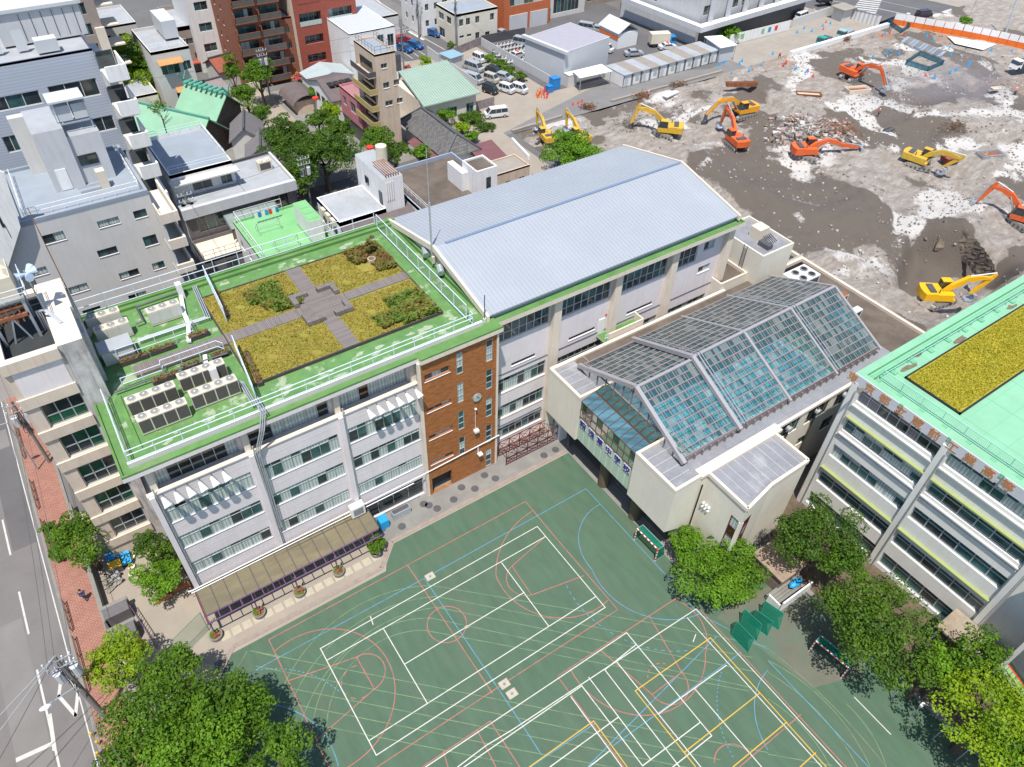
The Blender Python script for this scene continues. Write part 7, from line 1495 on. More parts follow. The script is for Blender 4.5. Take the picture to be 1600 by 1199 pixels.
    def plate(name, line_, ws, th_, m_):
        bb = MB(); up = []; dn = []
        for i, q in enumerate(line_):
            q0 = line_[max(0, i - 1)]; q1 = line_[min(len(line_) - 1, i + 1)]; d = (q1[0] - q0[0], q1[1] - q0[1]); l = math.hypot(*d); nx__, nz__ = -d[1] / l, d[0] / l
            up.append((q[0] + nx__ * ws[i] / 2, q[1] + nz__ * ws[i] / 2)); dn.append((q[0] - nx__ * ws[i] / 2, q[1] - nz__ * ws[i] / 2))
        for i in range(len(line_) - 1):
            q = [up[i], up[i + 1], dn[i + 1], dn[i]]; bb.ext([W(f, -th_ / 2, z) for f, z in q], Vector(W(0, th_ / 2, 0)) - Vector(W(0, -th_ / 2, 0)), m_)
        bb.build(name, t)
    m1 = ((P[0] * .7 + mid[0] * .3), (P[1] * .7 + mid[1] * .3) + .25 * s); m2 = ((E[0] * .5 + mid[0] * .5), (E[1] * .5 + mid[1] * .5) + .2 * s)
    plate('boom', [P, m1, mid, m2, E], [.5 * s, .7 * s, .85 * s, .6 * s, .38 * s], .5 * s, body)
    ux, uz = (K[0] - E[0]) / B_, (K[1] - E[1]) / B_; S0 = (E[0] - ux * .8 * s, E[1] - uz * .8 * s)
    plate('stick', [S0, E, ((E[0] + K[0]) / 2, (E[1] + K[1]) / 2), K], [.35 * s, .62 * s, .48 * s, .3 * s], .36 * s, body)
    b = MB(); 
    for l in (-.36, .36): b.cyl(W(1.2 * s, l * s, 1.35 * s), W(mid[0], l * s, mid[1] - .1), .1 * s, M_STEEL, 6)
    b.build('boom_cylinder', t); MB().cyl(W(mid[0], 0, mid[1] + .5 * s), W(S0[0], 0, S0[1] + .1), .1 * s, M_STEEL, 6).build('stick_cylinder', t)
    MB().cyl(W(E[0] + .3 * s, 0, E[1] + .35 * s), W(K[0] + .45 * s, 0, K[1] + .3 * s), .09 * s, M_STEEL, 6).build('bucket_cylinder', t)
    b = MB()
    if tool == 'bucket':
        pr = [(.15, .15), (.75, .0), (.95, -.55), (.6, -1.05), (.0, -1.15), (-.45, -.95), (-.25, -.8), (.2, -.85), (.45, -.5), (.3, -.15)]
        for i in range(len(pr) // 2 - 0):
            pass
        outer = pr[:6]; inner = pr[6:][::-1]
        b.ext([W(K[0] + f * s, -.52 * s, K[1] + z * s) for f, z in pr], Vector(W(0, .52 * s, 0)) - Vector(W(0, -.52 * s, 0)), M_STEEL)
        for l in (-.5, -.17, .17, .5): b.bar(W(K[0] - .45 * s, l * s, K[1] - .93 * s), W(K[0] - .75 * s, l * s, K[1] - .85 * s), .1, .08, M_METALD)
        b.build('bucket', t)
    else:
        b.hexa([W(K[0] - .3, -.3, K[1] - .9), W(K[0] + .3, -.3, K[1] - .9), W(K[0] + .3, .3, K[1] - .9), W(K[0] - .3, .3, K[1] - .9), W(K[0] - .2, -.2, K[1] + .1), W(K[0] + .2, -.2, K[1] + .1), W(K[0] + .2, .2, K[1] + .1), W(K[0] - .2, .2, K[1] + .1)], M_METALD)
        for q in (-1, 1): b.bar(W(K[0] + .2 * q, 0, K[1] - .8), W(K[0] + .75 * q, 0, K[1] - 1.5), .35, .3, M_METALD); b.bar(W(K[0] + .75 * q, 0, K[1] - 1.5), W(K[0] + .1 * q, 0, K[1] - 2.1), .3, .22, M_METALD)
        b.build('grapple', t)
    return t
excavator(853, 222, 838, 203, .3, M_YEL, 'small yellow excavator left of the tree beside the hall roof', 20, .8)
excavator(905, 222, 884, 205, .3, M_YEL, 'yellow excavator half hidden behind the tree at the hall roof', 60, .8)
excavator(1040, 212, 982, 203, .3, M_YEL, 'yellow excavator with a grapple tearing a scrap pile', 100, 1.0, 'grapple')
excavator(1158, 182, 1100, 190, .3, mat('excavator_amber', (.72, .32, .03), .45, .08, 2), 'amber excavator with a grapple behind the orange one', -5, 1.0, 'grapple')
excavator(1147, 229, 1124, 200, .9, M_ORG, 'orange excavator seen from behind at the middle of the dig', 75, .95)
excavator(1330, 124, 1381, 144, .3, M_ORG, 'orange excavator with long lowered boom beside the grey skip', -5, 1.0)
excavator(1258, 246, 1356, 240, .4, M_ORG, 'orange excavator with boom stretched to the right below the debris pile', -65, 1.0)
excavator(1432, 260, 1469, 272, .1, mat('excavator_old_yellow', (.56, .37, .05), .5, .15, 2), 'worn yellow excavator with arm bent high beside the brown skip', -55, 1.0)
excavator(1590, 350, 1520, 325, .5, M_ORG, 'orange excavator cut by the right edge of the picture', 80, 1.0)
excavator(1462, 472, 1512, 470, .4, mat('excavator_bright_yellow', (.78, .42, .01), .4, .05, 2), 'bright yellow excavator in the mouth of the deep pit', -10, 1.0, zoff=.2)
# skips and containers
def skip(px, py, ang, L, Wd, H, m_out, m_in, label, cat='skip'):
    c = G(px, py); z = site_z(*c); c = G(px, py, z); t = thing('skip', label, cat, (*c, z)); b = MB(); a = R(ang); ca, sa = math.cos(a), math.sin(a)
    def Q(u, v, zz): return (c[0] + u * ca - v * sa, c[1] + u * sa + v * ca, z + zz)
    for (u0, v0, u1, v1) in ((-L, -Wd, L, -Wd + .12), (-L, Wd - .12, L, Wd), (-L, -Wd + .12, -L + .12, Wd - .12), (L - .12, -Wd + .12, L, Wd - .12)):
        b.hexa([Q(u0, v0, 0), Q(u1, v0, 0), Q(u1, v1, 0), Q(u0, v1, 0), Q(u0 * 1.08, v0 * 1.1, H), Q(u1 * 1.08, v0 * 1.1, H), Q(u1 * 1.08, v1 * 1.1, H), Q(u0 * 1.08, v1 * 1.1, H)], m_out)
    b.build('shell', t); b = MB(); b.hexa([Q(-L + .13, -Wd + .13, .05), Q(L - .13, -Wd + .13, .05), Q(L - .13, Wd - .13, .05), Q(-L + .13, Wd - .13, .05), Q(-L + .13, -Wd + .13, H * .6), Q(L - .13, -Wd + .13, H * .6), Q(L - .13, Wd - .13, H * .6), Q(-L + .13, Wd - .13, H * .6)], m_in); b.build('load', t)
    b = MB()
    for k in range(5): u = -L + .3 + k * (2 * L - .6) / 4; b.bar(Q(u, -Wd - .04, .05), Q(u, -Wd * 1.1 - .04, H), .1, .1, m_out)
    b.build('rib', t)
skip(1338, 145, -20, 2.4, 1.0, 1.0, M_WALLC, M_RUST, 'grey open skip with rusty load beside the lowered orange boom')
skip(1263, 150, -40, 2.4, .8, .6, M_RUST, M_SAND, 'rust brown open tray lying on the dirt road')
skip(1545, 245, -20, 2.2, 1.0, .8, M_STEEL, M_RUST, 'grey rectangular tray with rusty load by the right edge')
skip(1483, 252, -20, 1.3, .9, .9, mat('maroon_skip', (.22, .04, .03), .6, .2, 2), M_RUST, 'dark red bin behind the worn yellow excavator')
skip(1388, 205, 0, 1.2, .5, .4, M_METALD, M_METALD, 'small dark flat box lying alone on the pale road')
skip(1430, 100, -35, .1, .1, .1, M_METALD, M_METALD, 'x') if 0 else None
skip(1555, 140, -20, 1.0, .5, .4, M_WALLC, M_SAND, 'low pale box near the walking worker by the wet slab', 'box')
skip(1048, 149, 10, 2.0, .5, .35, M_WALLW, M_WALLW, 'white slab box left on the rubble above the grapple digger', 'box')
skip(1158, 135, -30, 3.2, .35, .9, M_RUST, M_METALD, 'long rusty steel beam box above the amber excavator', 'steel beam')
# teal mesh enclosures
def meshpen(px4, label):
    pts = [G(*p, .2) for p in px4]; t = thing('mesh_pen', label, 'fence', (*pts[0], 1.0)); b = MB(); f = MB()
    for i in range(len(pts)):
        a, c = pts[i], pts[(i + 1) % len(pts)]; b.face([(*a, 1.0), (*c, 1.0), (*c, 2.1), (*a, 2.1)], M_BNET)
        for k in range(5): q = (a[0] + (c[0] - a[0]) * k / 4, a[1] + (c[1] - a[1]) * k / 4); f.bar((*q, 1.0), (*q, 2.2), .07, .07, M_METALD)
        f.bar((*a, 2.15), (*c, 2.15), .06, .06, M_METALD)
    b.build('mesh_panel', t); f.build('pen_frame', t)
M_BNET = seethrough('blue_mesh', (.35, .52, .58), 0.0, (.03, .15, .22), .6)
meshpen([(1412, 107), (1433, 93), (1470, 108), (1446, 118)], 'dark teal mesh pen around a pale footing in the upper dig')
meshpen([(1383, 42), (1395, 38), (1418, 50), (1405, 58)], 'teal mesh pen at the end of the long concrete wall')
b = MB(); 
for k in range(12): a, c = G(1410 + 5 * k, 68 + 2.0 * k, 1.2), G(1420 + 5 * k, 60 + 2.0 * k, 1.2); b.bar((*a, 1.3), (*c, 1.3), 1.0, .5, [M_STEEL, M_CONCG, M_BLUEROOF][k % 3])
tag(b.build('form_panels'), 'line of grey formwork panels lying on the upper slab', 'formwork')['kind'] = 'stuff'
# white and orange fence along the road
pts = [G(1393, 40, .8), G(1440, 48, .8), G(1500, 58, .8), G(1555, 69, .8), G(1600, 79, .8), G(1660, 92, .8)]
t = thing('site_fence', 'white and orange hoarding along the main road', 'fence', (*pts[0], 0)); w1, w2, w3 = MB(), MB(), MB()
for a, c in zip(pts, pts[1:]):
    L = math.hypot(c[0] - a[0], c[1] - a[1]); n = max(1, int(L / 1.8)); w2.face([(*a, .6), (*c, .6), (*c, 2.3), (*a, 2.3)], M_SAFETY)
    for k in range(n):
        p = [(a[0] + (c[0] - a[0]) * q / n, a[1] + (c[1] - a[1]) * q / n) for q in (k + .04, k + .96)]; w1.bar((*p[0], 3.0), (*p[1], 3.0), .06, 1.4, M_WHITE); w3.bar((*p[0], .0), (*p[0], 3.8), .08, .08, M_RED)
w1.build('white_panel', t); o = w2.build('orange_net', t); w3.build('fence_post', t)
pts = [(G(1322, 27), G(1372, 42))]; t = thing('concertina_gate', 'white concertina gate folded by the guard hut', 'gate', (*G(1322, 27), 0)); b = MB()
for k in range(16): a = G(1322 + 3.1 * k, 27 + 1.0 * k); b.bar((*a, 0), (*a, 2.6), .5, .9, M_WALLW if k % 2 else M_GREY)
b.build('gate_panel', t); MB().bar((*G(1322, 28), 2.7), (*G(1370, 43), 2.7), .1, .1, M_STEEL).build('top_rail', t)
gh = thing('guard_hut', 'small rusty roofed guard hut by the white gate', 'hut', (*G(1314, 32), 0)); c = G(1313, 30); MB().box(c[0] - 1.8, c[1] - 1.6, 0, c[0] + 1.8, c[1] + 1.6, 2.8, M_WALLG).build('wall', gh); MB().box(c[0] - 2.6, c[1] - 2.2, 2.803, c[0] + 2.6, c[1] + 2.2, 3.05, M_CONC).build('roof', gh)
t = thing('panel_hoarding', 'white panel fence with posters along the grey office', 'fence', (*G(1140, 70), 0)); b = MB(); pa, pb_ = G(1138, 72), G(1232, 48)
for k in range(18):
    a = (pa[0] + (pb_[0] - pa[0]) * k / 18, pa[1] + (pb_[1] - pa[1]) * k / 18); c = (pa[0] + (pb_[0] - pa[0]) * (k + .94) / 18, pa[1] + (pb_[1] - pa[1]) * (k + .94) / 18); b.bar((*a, 1.3), (*c, 1.3), .06, 2.4, M_WALLW)
b.build('panel', t); b = MB()
for k, mm in ((3, M_LIME), (9, M_LIME), (11, M_LINEB), (13, M_RED)): a = (pa[0] + (pb_[0] - pa[0]) * (k + .2) / 18, pa[1] + (pb_[1] - pa[1]) * (k + .2) / 18 - .06); c = (a[0] + 1.0, a[1] - .02); b.bar((*a, 1.5), (*c, 1.5), .03, 1.1, mm)
b.build('poster', t)
tag(MB().bar((*G(1236, 44), 1.1), (*G(1302, 22), 1.1), .2, 2.2, M_WALLG).build('concrete_wall'), 'plain grey wall between the office car park and the trucks', 'wall')
# cones and barriers
cone = None
cpx = [(1155, 101), (1159, 97), (1170, 112), (1189, 104), (1207, 86), (1245, 52), (1256, 46), (1268, 50), (1285, 42), (1297, 38), (1363, 91), (1384, 85), (1392, 81), (1404, 85), (1363, 59), (1382, 54), (1431, 78), (1457, 65), (1447, 57), (1483, 76), (1512, 103), (1515, 100), (1484, 115), (1493, 110), (1460, 122), (1468, 90), (1485, 86), (1548, 80), (1511, 74), (1580, 82), (1142, 118), (1131, 100), (1124, 103), (1192, 101), (1173, 107), (1243, 108), (1260, 113)]
for i, (x, y) in enumerate(cpx):
    z = max(0, site_z(*G(x, y))); c = G(x, y, z)
    if cone is None:
        cone = thing('traffic_cone', 'blue marker cone on the demolition site', 'cone', (0, 0, 0), 'blue marker cones on the demolition site'); MB().cyl((0, 0, .05), (0, 0, .8), .26, M_BLUETARP, 8, .06).build('cone_body', cone); MB().box(-.3, -.3, 0, .3, .3, .06, M_BLUETARP).build('cone_base', cone); cone.location = (*c, z)
    else: copy_thing(cone, (*c, z))
rc = None
for i, (x, y) in enumerate(((1224, 103), (1262, 112), (1270, 120), (1228, 99), (1446, 119), (895, 165), (903, 163), (909, 160), (1290, 36), (1286, 47), (1378, 57), (1390, 52), (1412, 55))):
    z = max(0, site_z(*G(x, y))); c = G(x, y, z)
    if rc is None:
        rc = thing('traffic_cone', 'red traffic cone on the demolition site', 'cone', (0, 0, 0), 'red traffic cones on the demolition site'); MB().cyl((0, 0, .05), (0, 0, .7), .22, M_RED, 8, .05).build('cone_body', rc); MB().box(-.25, -.25, 0, .25, .25, .05, M_RED).build('cone_base', rc); rc.location = (*c, z)
    else: copy_thing(rc, (*c, z))
# ---- site huts lane
hp = [(G(972, 137), G(1118, 96))]; a0, a1 = np.array(G(972, 138)), np.array(G(1119, 97)); dv = (a1 - a0); L = np.linalg.norm(dv); dv /= L; nv = np.array([-dv[1], dv[0]]); hang = math.atan2(dv[1], dv[0]); n = 11
LB = ['first', 'second', 'third', 'fourth', 'fifth', 'sixth', 'seventh', 'eighth', 'ninth', 'tenth', 'eleventh']
hroof = [M_PALEROOF, mat('dusty_roof', (.27, .24, .21), .8, .1, .6)]
for k in range(n):
    w_ = L / n; c = a0 + dv * (w_ * (k + .5)) + nv * 2.9; t = thing('site_hut', f'{"pale" if k % 2 == 0 else "dusty brown"} roofed site hut, {LB[k]} in the row from the white shelter', 'site hut', (*c, 0), 'row of site huts along the lane')
    b = MB(); b.obox((*c, .1), w_ - .12, 5.7, 2.5, hang, M_WALLW); b.build('wall', t); b = MB(); b.obox((*c, 2.603), w_ - .04, 6.2, .12, hang, hroof[k % 2]); b.build('roof', t)
    f = c - nv * 2.87; b = MB(); b.obox((*(f - nv * .03 + dv * (.2 if k % 2 else -.3)), .9 if k % 2 else .15), .9, .04, 1.0 if k % 2 else 1.9, hang, M_GLC if k % 2 else M_GREY); b.build('window' if k % 2 else 'door', t)
    b = MB()
    for q in (-1, 1): b.obox((*(f + dv * q * (w_ / 2 - .15) - nv * .05), 0.1), .12, .1, 2.5, hang, M_METALD)
    b.build('corner_post', t)
def shelter(name, label, pts, z, m, legs=True, wallm=None):
    P = [G(x, y, z) for x, y in pts]; t = thing(name, label, 'shelter', (*P[0], 0)); b = MB(); b.prism(P, z, z + .12, m); b.build('roof', t); b = MB(); cx, cy = sum(p[0] for p in P) / 4, sum(p[1] for p in P) / 4
    for p in P: q = (p[0] * .92 + cx * .08, p[1] * .92 + cy * .08); b.bar((*q, 0), (*q, z), .12, .12, M_STEEL)
    b.build('post', t)
    if wallm: b = MB(); Q = [(p[0] * .85 + cx * .15, p[1] * .85 + cy * .15) for p in P]; b.prism(Q, .02, z - .1, wallm); b.build('wall', t)
    return t
shelter('white_shelter', 'white open shelter roof beside the blue crates', [(906, 123), (957, 112), (940, 101), (894, 112)], 3.0, M_WHITE)
shelter('white_shed', 'white shed with slanted roof at the far end of the huts', [(1126, 76), (1152, 71), (1128, 56), (1100, 58)], 3.4, M_WHITE, True, M_WCLEAN)
shelter('blue_roof_shed', 'small shed with pale blue roof by the rusty fence', [(704, 93), (725, 86), (708, 78), (685, 84)], 3.0, mat('blue_tin', (.22, .36, .44), .6, .05, 1), True, M_WALLG)
t = thing('tent_house', 'white tent with grey ridge roof and orange stripe in the police lot', 'tent', (124, 137, 0)); c = (124.5, 136.5); b = MB(); b.box(121.5, 132.5, 0, 127.4, 139.5, 3.4, M_WHITE); b.build('wall', t)
b = MB(); b.hexa([(121.2, 132.2, 3.41), (124.45, 132.2, 5.2), (124.45, 139.8, 5.2), (121.2, 139.8, 3.41), (121.2, 132.2, 3.5), (124.45, 132.2, 5.3), (124.45, 139.8, 5.3), (121.2, 139.8, 3.5)], M_GREY); b.hexa([(124.46, 132.2, 5.2), (127.7, 132.2, 3.41), (127.7, 139.8, 3.41), (124.46, 139.8, 5.2), (124.46, 132.2, 5.3), (127.7, 132.2, 3.5), (127.7, 139.8, 3.5), (124.46, 139.8, 5.3)], M_GREY); b.build('roof', t)
MB().box(121.4, 132.6, 2.0, 121.49, 139.4, 2.7, M_SAFETY).build('stripe', t)
for (x, y, s_, m_, lb, nm) in ((866, 138, (1.8, 1.6, 2.2), M_BLUE, 'tall bright blue crate by the white shelter', 'blue_crate'), (858, 144, (1.2, 1.2, 1.3), M_BLUE, 'lower blue crate in front of the tall one', 'blue_crate'), (890, 134, (2.2, 1.8, 2.5), M_WALLG, 'grey steel cabinet between blue crates and white shelter', 'steel_cabinet'), (895, 147, (.1, .1, .1), None, '', '')):
    if not m_: continue
    c = G(x, y); t = thing(nm, lb, 'crate' if 'crate' in nm else 'cabinet', (*c, 0)); MB().box(c[0] - s_[0] / 2, c[1] - s_[1] / 2, 0.03, c[0] + s_[0] / 2, c[1] + s_[1] / 2, s_[2], m_).build('body', t); MB().box(c[0] - s_[0] / 2 - .05, c[1] - s_[1] / 2 - .05, s_[2] + .003, c[0] + s_[0] / 2 + .05, c[1] + s_[1] / 2 + .05, s_[2] + .1, m_).build('lid', t)
t = thing('cone_stack', 'jumble of red and orange barriers beside the blue crates', 'barriers', (*G(845, 148), 0)); b = MB(); rr = random.Random(3)
for k in range(34): c = G(838 + rr.uniform(0, 18), 143 + rr.uniform(0, 12)); b.cyl((*c, .05), (c[0] + rr.uniform(-.3, .3), c[1] + rr.uniform(-.3, .3), rr.uniform(.6, 1.3)), .12, [M_RED, M_SAFETY][k % 2], 5, .04)
b.build('barrier', t)['kind'] = 'stuff'
t = thing('cone_stack', 'cluster of red cones at the foot of the tent', 'cones', (*G(975, 60), 0)); b = MB()
for k in range(10): c = G(967 + 2 * k, 62 - .4 * k); b.cyl((*c, 0), (*c, 1.2), .3, M_RED, 6, .05)
b.build('cone', t)['kind'] = 'stuff'
b = MB(); c = G(943, 58); b.dome((*c, 0), 3.0, 1.6, 1.3, mat('yellow_tarp', (.62, .34, .02), .6, .1, 1), 10, 3); tag(b.build('yellow_tarp'), 'yellow tarpaulin heap beside the tent', 'tarpaulin')
# ================================================================ TREES AND PLANTS
LF = {'dark': leafmat('leaf_dark', (.06, .125, .014), (.11, .20, .018), (.04, .095, .014)), 'mid': leafmat('leaf_mid', (.085, .185, .014), (.15, .27, .018), (.055, .13, .013)),
      'bright': leafmat('leaf_bright', (.12, .265, .015), (.19, .36, .02), (.08, .18, .015)), 'yellow': leafmat('leaf_yellowgreen', (.22, .34, .012), (.32, .44, .02), (.14, .26, .012)),
      'olive': leafmat('leaf_olive', (.075, .155, .015), (.125, .225, .018), (.045, .10, .014)), 'flower': leafmat('flowers', (.50, .05, .12), (.6, .1, .2), (.45, .4, .02))}
def crown(name, parent, c, r, rz, kind, seed, dens=1.0, leaf=.3, K=None, flat=0.0, lo=.45):
    rr = np.random.RandomState(seed); K = K or int(26 + 8 * r)
    d = rr.normal(size=(K, 3)); d /= np.linalg.norm(d, axis=1)[:, None]; d[:, 2] = np.abs(d[:, 2]) * 1.0 - .35 * (rr.rand(K) < .35)
    rad = rr.uniform(lo, .95, K)[:, None]; cc = d * rad * np.array([r, r, rz]); br = rr.uniform(.15, .32, K) * (r * .6 + rz * .4)
    n = int(dens * 430 * r * (r + rz) / 2 / (leaf / .3) ** 2 * .8); w = br ** 2 / (br ** 2).sum(); k = rr.choice(K, n, p=w)
    u = rr.normal(size=(n, 3)); u /= np.linalg.norm(u, axis=1)[:, None]; u[:, 2] = np.where(rr.rand(n) < .75, np.abs(u[:, 2]), u[:, 2])
    p = cc[k] + u * (br[k] * rr.uniform(.72, 1.1, n))[:, None] * np.array([1, 1, .75]); p += np.array(c)
    nn = u + rr.normal(size=(n, 3)) * .55 + np.array([0, 0, .35]); nn /= np.linalg.norm(nn, axis=1)[:, None]
    t = np.cross(nn, rr.normal(size=(n, 3))); t /= np.linalg.norm(t, axis=1)[:, None]; b = np.cross(nn, t); s = leaf * rr.uniform(.55, 1.25, n)[:, None]
    q = np.stack([p - t * s * .5, p + b * s * .34, p + t * s * .5, p - b * s * .34], 1).reshape(-1, 3)
    if parent is not None: q = q - np.array(parent.location)
    me = bpy.data.meshes.new(name); me.from_pydata(q.tolist(), [], np.arange(4 * n).reshape(n, 4).tolist()); me.materials.append(LF[kind]); me.update()
    o = bpy.data.objects.new(name, me); COL.objects.link(o); o.parent = parent; return o
TS = [100]
def tree(px, py, zc, r, rz, kind, label, dens=1.0, leaf=.28, base=0.0, group=None, kind2=None, name='tree', cat='tree', lo=.45):
    x, y = G(px, py, zc); TS[0] += 1; t = thing(name, label, cat, (x, y, base), group); rr = random.Random(TS[0])
    b = MB(); tr = .06 * r + .05; zt = zc - rz * .35; pts = [(x, y, base - .1), (x + rr.uniform(-.2, .2), y + rr.uniform(-.2, .2), base + (zt - base) * .5), (x, y, zt)]
    b.cyl(pts[0], pts[1], tr * 1.25, M_BARK, 8, tr); b.cyl(pts[1], pts[2], tr, M_BARK, 8, tr * .7)
    for k in range(7):
        a = rr.uniform(0, 6.28); e = (x + r * .62 * math.cos(a), y + r * .62 * math.sin(a), zc + rz * rr.uniform(-.1, .45)); s0 = pts[1] if k % 2 else pts[2]; m_ = ((s0[0] + e[0]) / 2, (s0[1] + e[1]) / 2, (s0[2] + e[2]) / 2 - .1 * rz)
        b.cyl(s0, m_, tr * .5, M_BARK, 6, tr * .35); b.cyl(m_, e, tr * .35, M_BARK, 6, tr * .1)
    b.build('trunk', t); crown('crown', t, (x, y, zc), r, rz, kind, TS[0], dens, leaf, lo=lo)
    if kind2: crown('crown', t, (x + r * .25, y - r * .1, zc + rz * .05), r * .8, rz * .8, kind2, TS[0] + 500, dens * .45, leaf, lo=lo)
    return t
tree(1362, 985, 6.2, 5.2, 3.2, 'olive', 'wide olive green tree over the court edge beside the high school', 1.25, .26, lo=.3)
tree(1282, 848, 6.0, 4.3, 3.6, 'dark', 'dense dark green tree between the pool annex and the high school', 1.3, .26)
tree(1317, 878, 5.4, 2.3, 2.2, 'bright', 'light green lower tree leaning on the dense dark one', 1.0, .24)
tree(1125, 897, 3.4, 4.4, 2.1, 'bright', 'broad bright green camellia like tree at the pool annex corner', 1.4, .26, kind2='mid')
tree(1074, 852, 2.8, 1.6, 2.4, 'bright', 'clipped upright shrub against the chamfered pool corner', 1.6, .2, name='shrub', cat='shrub')
tree(1518, 1025, 6.5, 2.3, 3.4, 'mid', 'feathery green young tree before the outside stairs', 1.0, .26)
tree(1545, 1128, 6.0, 4.6, 3.2, 'yellow', 'large yellow green tree in the lower right corner', 1.35, .26)
tree(1478, 1055, 4.8, 2.2, 2.0, 'yellow', 'small yellow green tree left of the feathery one', 1.2, .24)
tree(1462, 1045, 5.5, 1.9, 2.2, 'bright', 'mid green narrow tree behind the small yellow one', 1, .26)
tree(1590, 1195, 5.5, 3.0, 2.6, 'bright', 'green tree cut by the lower right corner', 1, .26)
tree(310, 1122, 6.2, 4.1, 3.2, 'mid', 'big dark tree over the school gate at the lower left', 1.25, .26, kind2='olive', lo=.3)
tree(378, 1122, 5.0, 2.5, 2.3, 'mid', 'medium tree right of the big gate tree, spreading over the court corner', 1.2, .26, kind2='bright')
tree(300, 1190, 7.0, 3.8, 3.0, 'bright', 'lit green tree crown at the bottom edge in front of the gate tree', 1.1, .26, kind2='mid')
tree(240, 1150, 6.5, 4.2, 3.4, 'mid', 'dark tree between the street and the big gate tree', 1.2, .26)
tree(432, 1196, 5.4, 3.0, 2.4, 'mid', 'dark tree reaching onto the court at the bottom edge', 1.2, .26)
tree(190, 1035, 5.2, 2.5, 2.3, 'yellow', 'yellow green round tree by the gate above the sidewalk', 1.4, .24)
tree(262, 1060, 5.5, 2.6, 2.4, 'mid', 'mid green tree behind the gate pillars', 1.2, .26)
tree(128, 846, 4.6, 2.8, 2.5, 'mid', 'green street side tree beside the tan wing', 1.4, .24)
tree(250, 905, 2.6, 2.3, 1.8, 'bright', 'bright green camellia in front of the school corner', 1.6, .22)
tree(234, 858, 3.8, 1.7, 1.8, 'dark', 'small dark tree against the tan wing', 1.4, .22)
tree(270, 862, 2.6, 1.2, 2.2, 'olive', 'brownish hedge along the school corner wall', 1.2, .2)
for (x, y, lb) in ((80, 826, 'upper clipped hedge block by the kerb'), (92, 866, 'lower clipped hedge block by the kerb'), (85, 845, 'middle clipped hedge block by the kerb')): tree(x, y, 1.0, 1.0, .9, 'mid', lb, 1.8, .16, name='hedge', cat='hedge')
tree(588, 852, 1.3, 1.1, .9, 'mid', 'bushy green plant in the last round planter of the canopy', 1.8, .18, base=.5, name='potted_shrub', cat='shrub')
# farther away
far = [(203, 100, 6.5, 4.6, 4.2, 'yellow', 'yellow green tree between the blue block and the shrine'), (245, 105, 6.8, 5.4, 4.6, 'mid', 'round green tree above the shrine ridge'), (212, 138, 5, 4.0, 2.8, 'yellow', 'low yellow green tree against the shrine roof'),
       (452, 222, 6.0, 4.4, 3.4, 'dark', 'left of the large dark trees in the little park'), (505, 245, 6.0, 5.0, 3.6, 'dark', 'widest of the large dark trees in the little park'), (468, 278, 5.2, 3.4, 2.6, 'dark', 'dark tree behind the white block parapet'),
       (530, 205, 5.5, 2.6, 2.2, 'olive', 'olive tree above the dark park trees'), (590, 222, 5.0, 2.8, 2.2, 'mid', 'green tree at the foot of the pump tower'), (617, 240, 4.5, 2.2, 1.8, 'dark', 'small dark tree right of the pump tower'), (655, 240, 3.5, 1.6, 1.2, 'bright', 'garden shrub by the old tile house'),
       (362, 112, 5.5, 1.5, 3.6, 'mid', 'slender upright tree by the rust red roof'), (405, 118, 6, 2.9, 2.8, 'mid', 'round green tree in front of the brown brick flats'), (385, 150, 5, 2.4, 2.6, 'mid', 'green tree beside the shrine ridge end'), (408, 180, 4, 1.8, 2.2, 'mid', 'lower green tree beside the shrine sheds'),
       (500, 145, 3.5, 1.9, 1.7, 'bright', 'small round tree right of the curved roof toilet'), (515, 178, 4, 2.2, 1.8, 'yellow', 'yellowish tree in the park by the red sign'), (497, 190, 4.5, 2.2, 1.8, 'olive', 'olive park tree under the red sign'),
       (893, 238, 4.5, 4.3, 2.6, 'bright', 'spreading green tree behind the hall roof'), (696, 180, 2, 1.8, 1.4, 'bright', 'bright round bush beside the old tile house'), (722, 200, 1.2, 1.6, 1.0, 'yellow', 'bright low bush along the garden strip'), (738, 215, 1.2, 1.5, 1.0, 'bright', 'green bush beside the wine red roof'),
       (752, 235, 1.5, 1.5, 1.1, 'bright', 'last green bush in the row by the wine red roof'), (735, 185, .7, 2.6, .6, 'olive', 'weedy garden patch behind the minivans'), (757, 198, .6, 1.8, .5, 'olive', 'weedy patch at the end of the garden bed'), (665, 98, 1.8, 1.3, 1.5, 'yellow', 'yellow green shrub by the parking space'),
       (832, 283, 1.5, 1.2, 1.0, 'mid', 'small bush at the end of the pinkish house'), (780, 100, 1.0, 1.6, .9, 'mid', 'bush at the back of the minivan lot'), (795, 110, 1.0, 1.6, .9, 'mid', 'bush in the middle of the lot fence'), (812, 120, 1.0, 1.5, .9, 'mid', 'bush at the white hall end of the lot fence'), (765, 90, 1, 1.3, .8, 'bright', 'bush by the corner of the fenced scooter lot'),
       (1138, 52, 1.8, 2.6, 1.8, 'bright', 'green bush under the grey office canopy'), (1509, 34, 3.6, 1.5, 1.2, 'bright', 'small street tree standing in the main road verge'), (706, 72, .9, 1.0, .8, 'mid', 'bush at the corner of the cream office'), (637, 108, 1.2, .8, 1, 'flower', 'orange flowering bush left of the green roof hall'),
       (466, 122, 1.2, 1.4, .8, 'flower', 'pink flowering hedge under the red brick flats')]
for i, (x, y, z, r, rz, k, lb) in enumerate(far): tree(x, y, z, r * 1.18, rz * 1.12, k, lb if 'tree' in lb or 'bush' in lb or 'hedge' in lb or 'shrub' in lb or 'patch' in lb else lb + ' tree', 1.9, .34 if r > 2 else .24, lo=.25, name='tree' if r > 1.9 else 'bush', cat='tree' if r > 1.9 else 'bush')
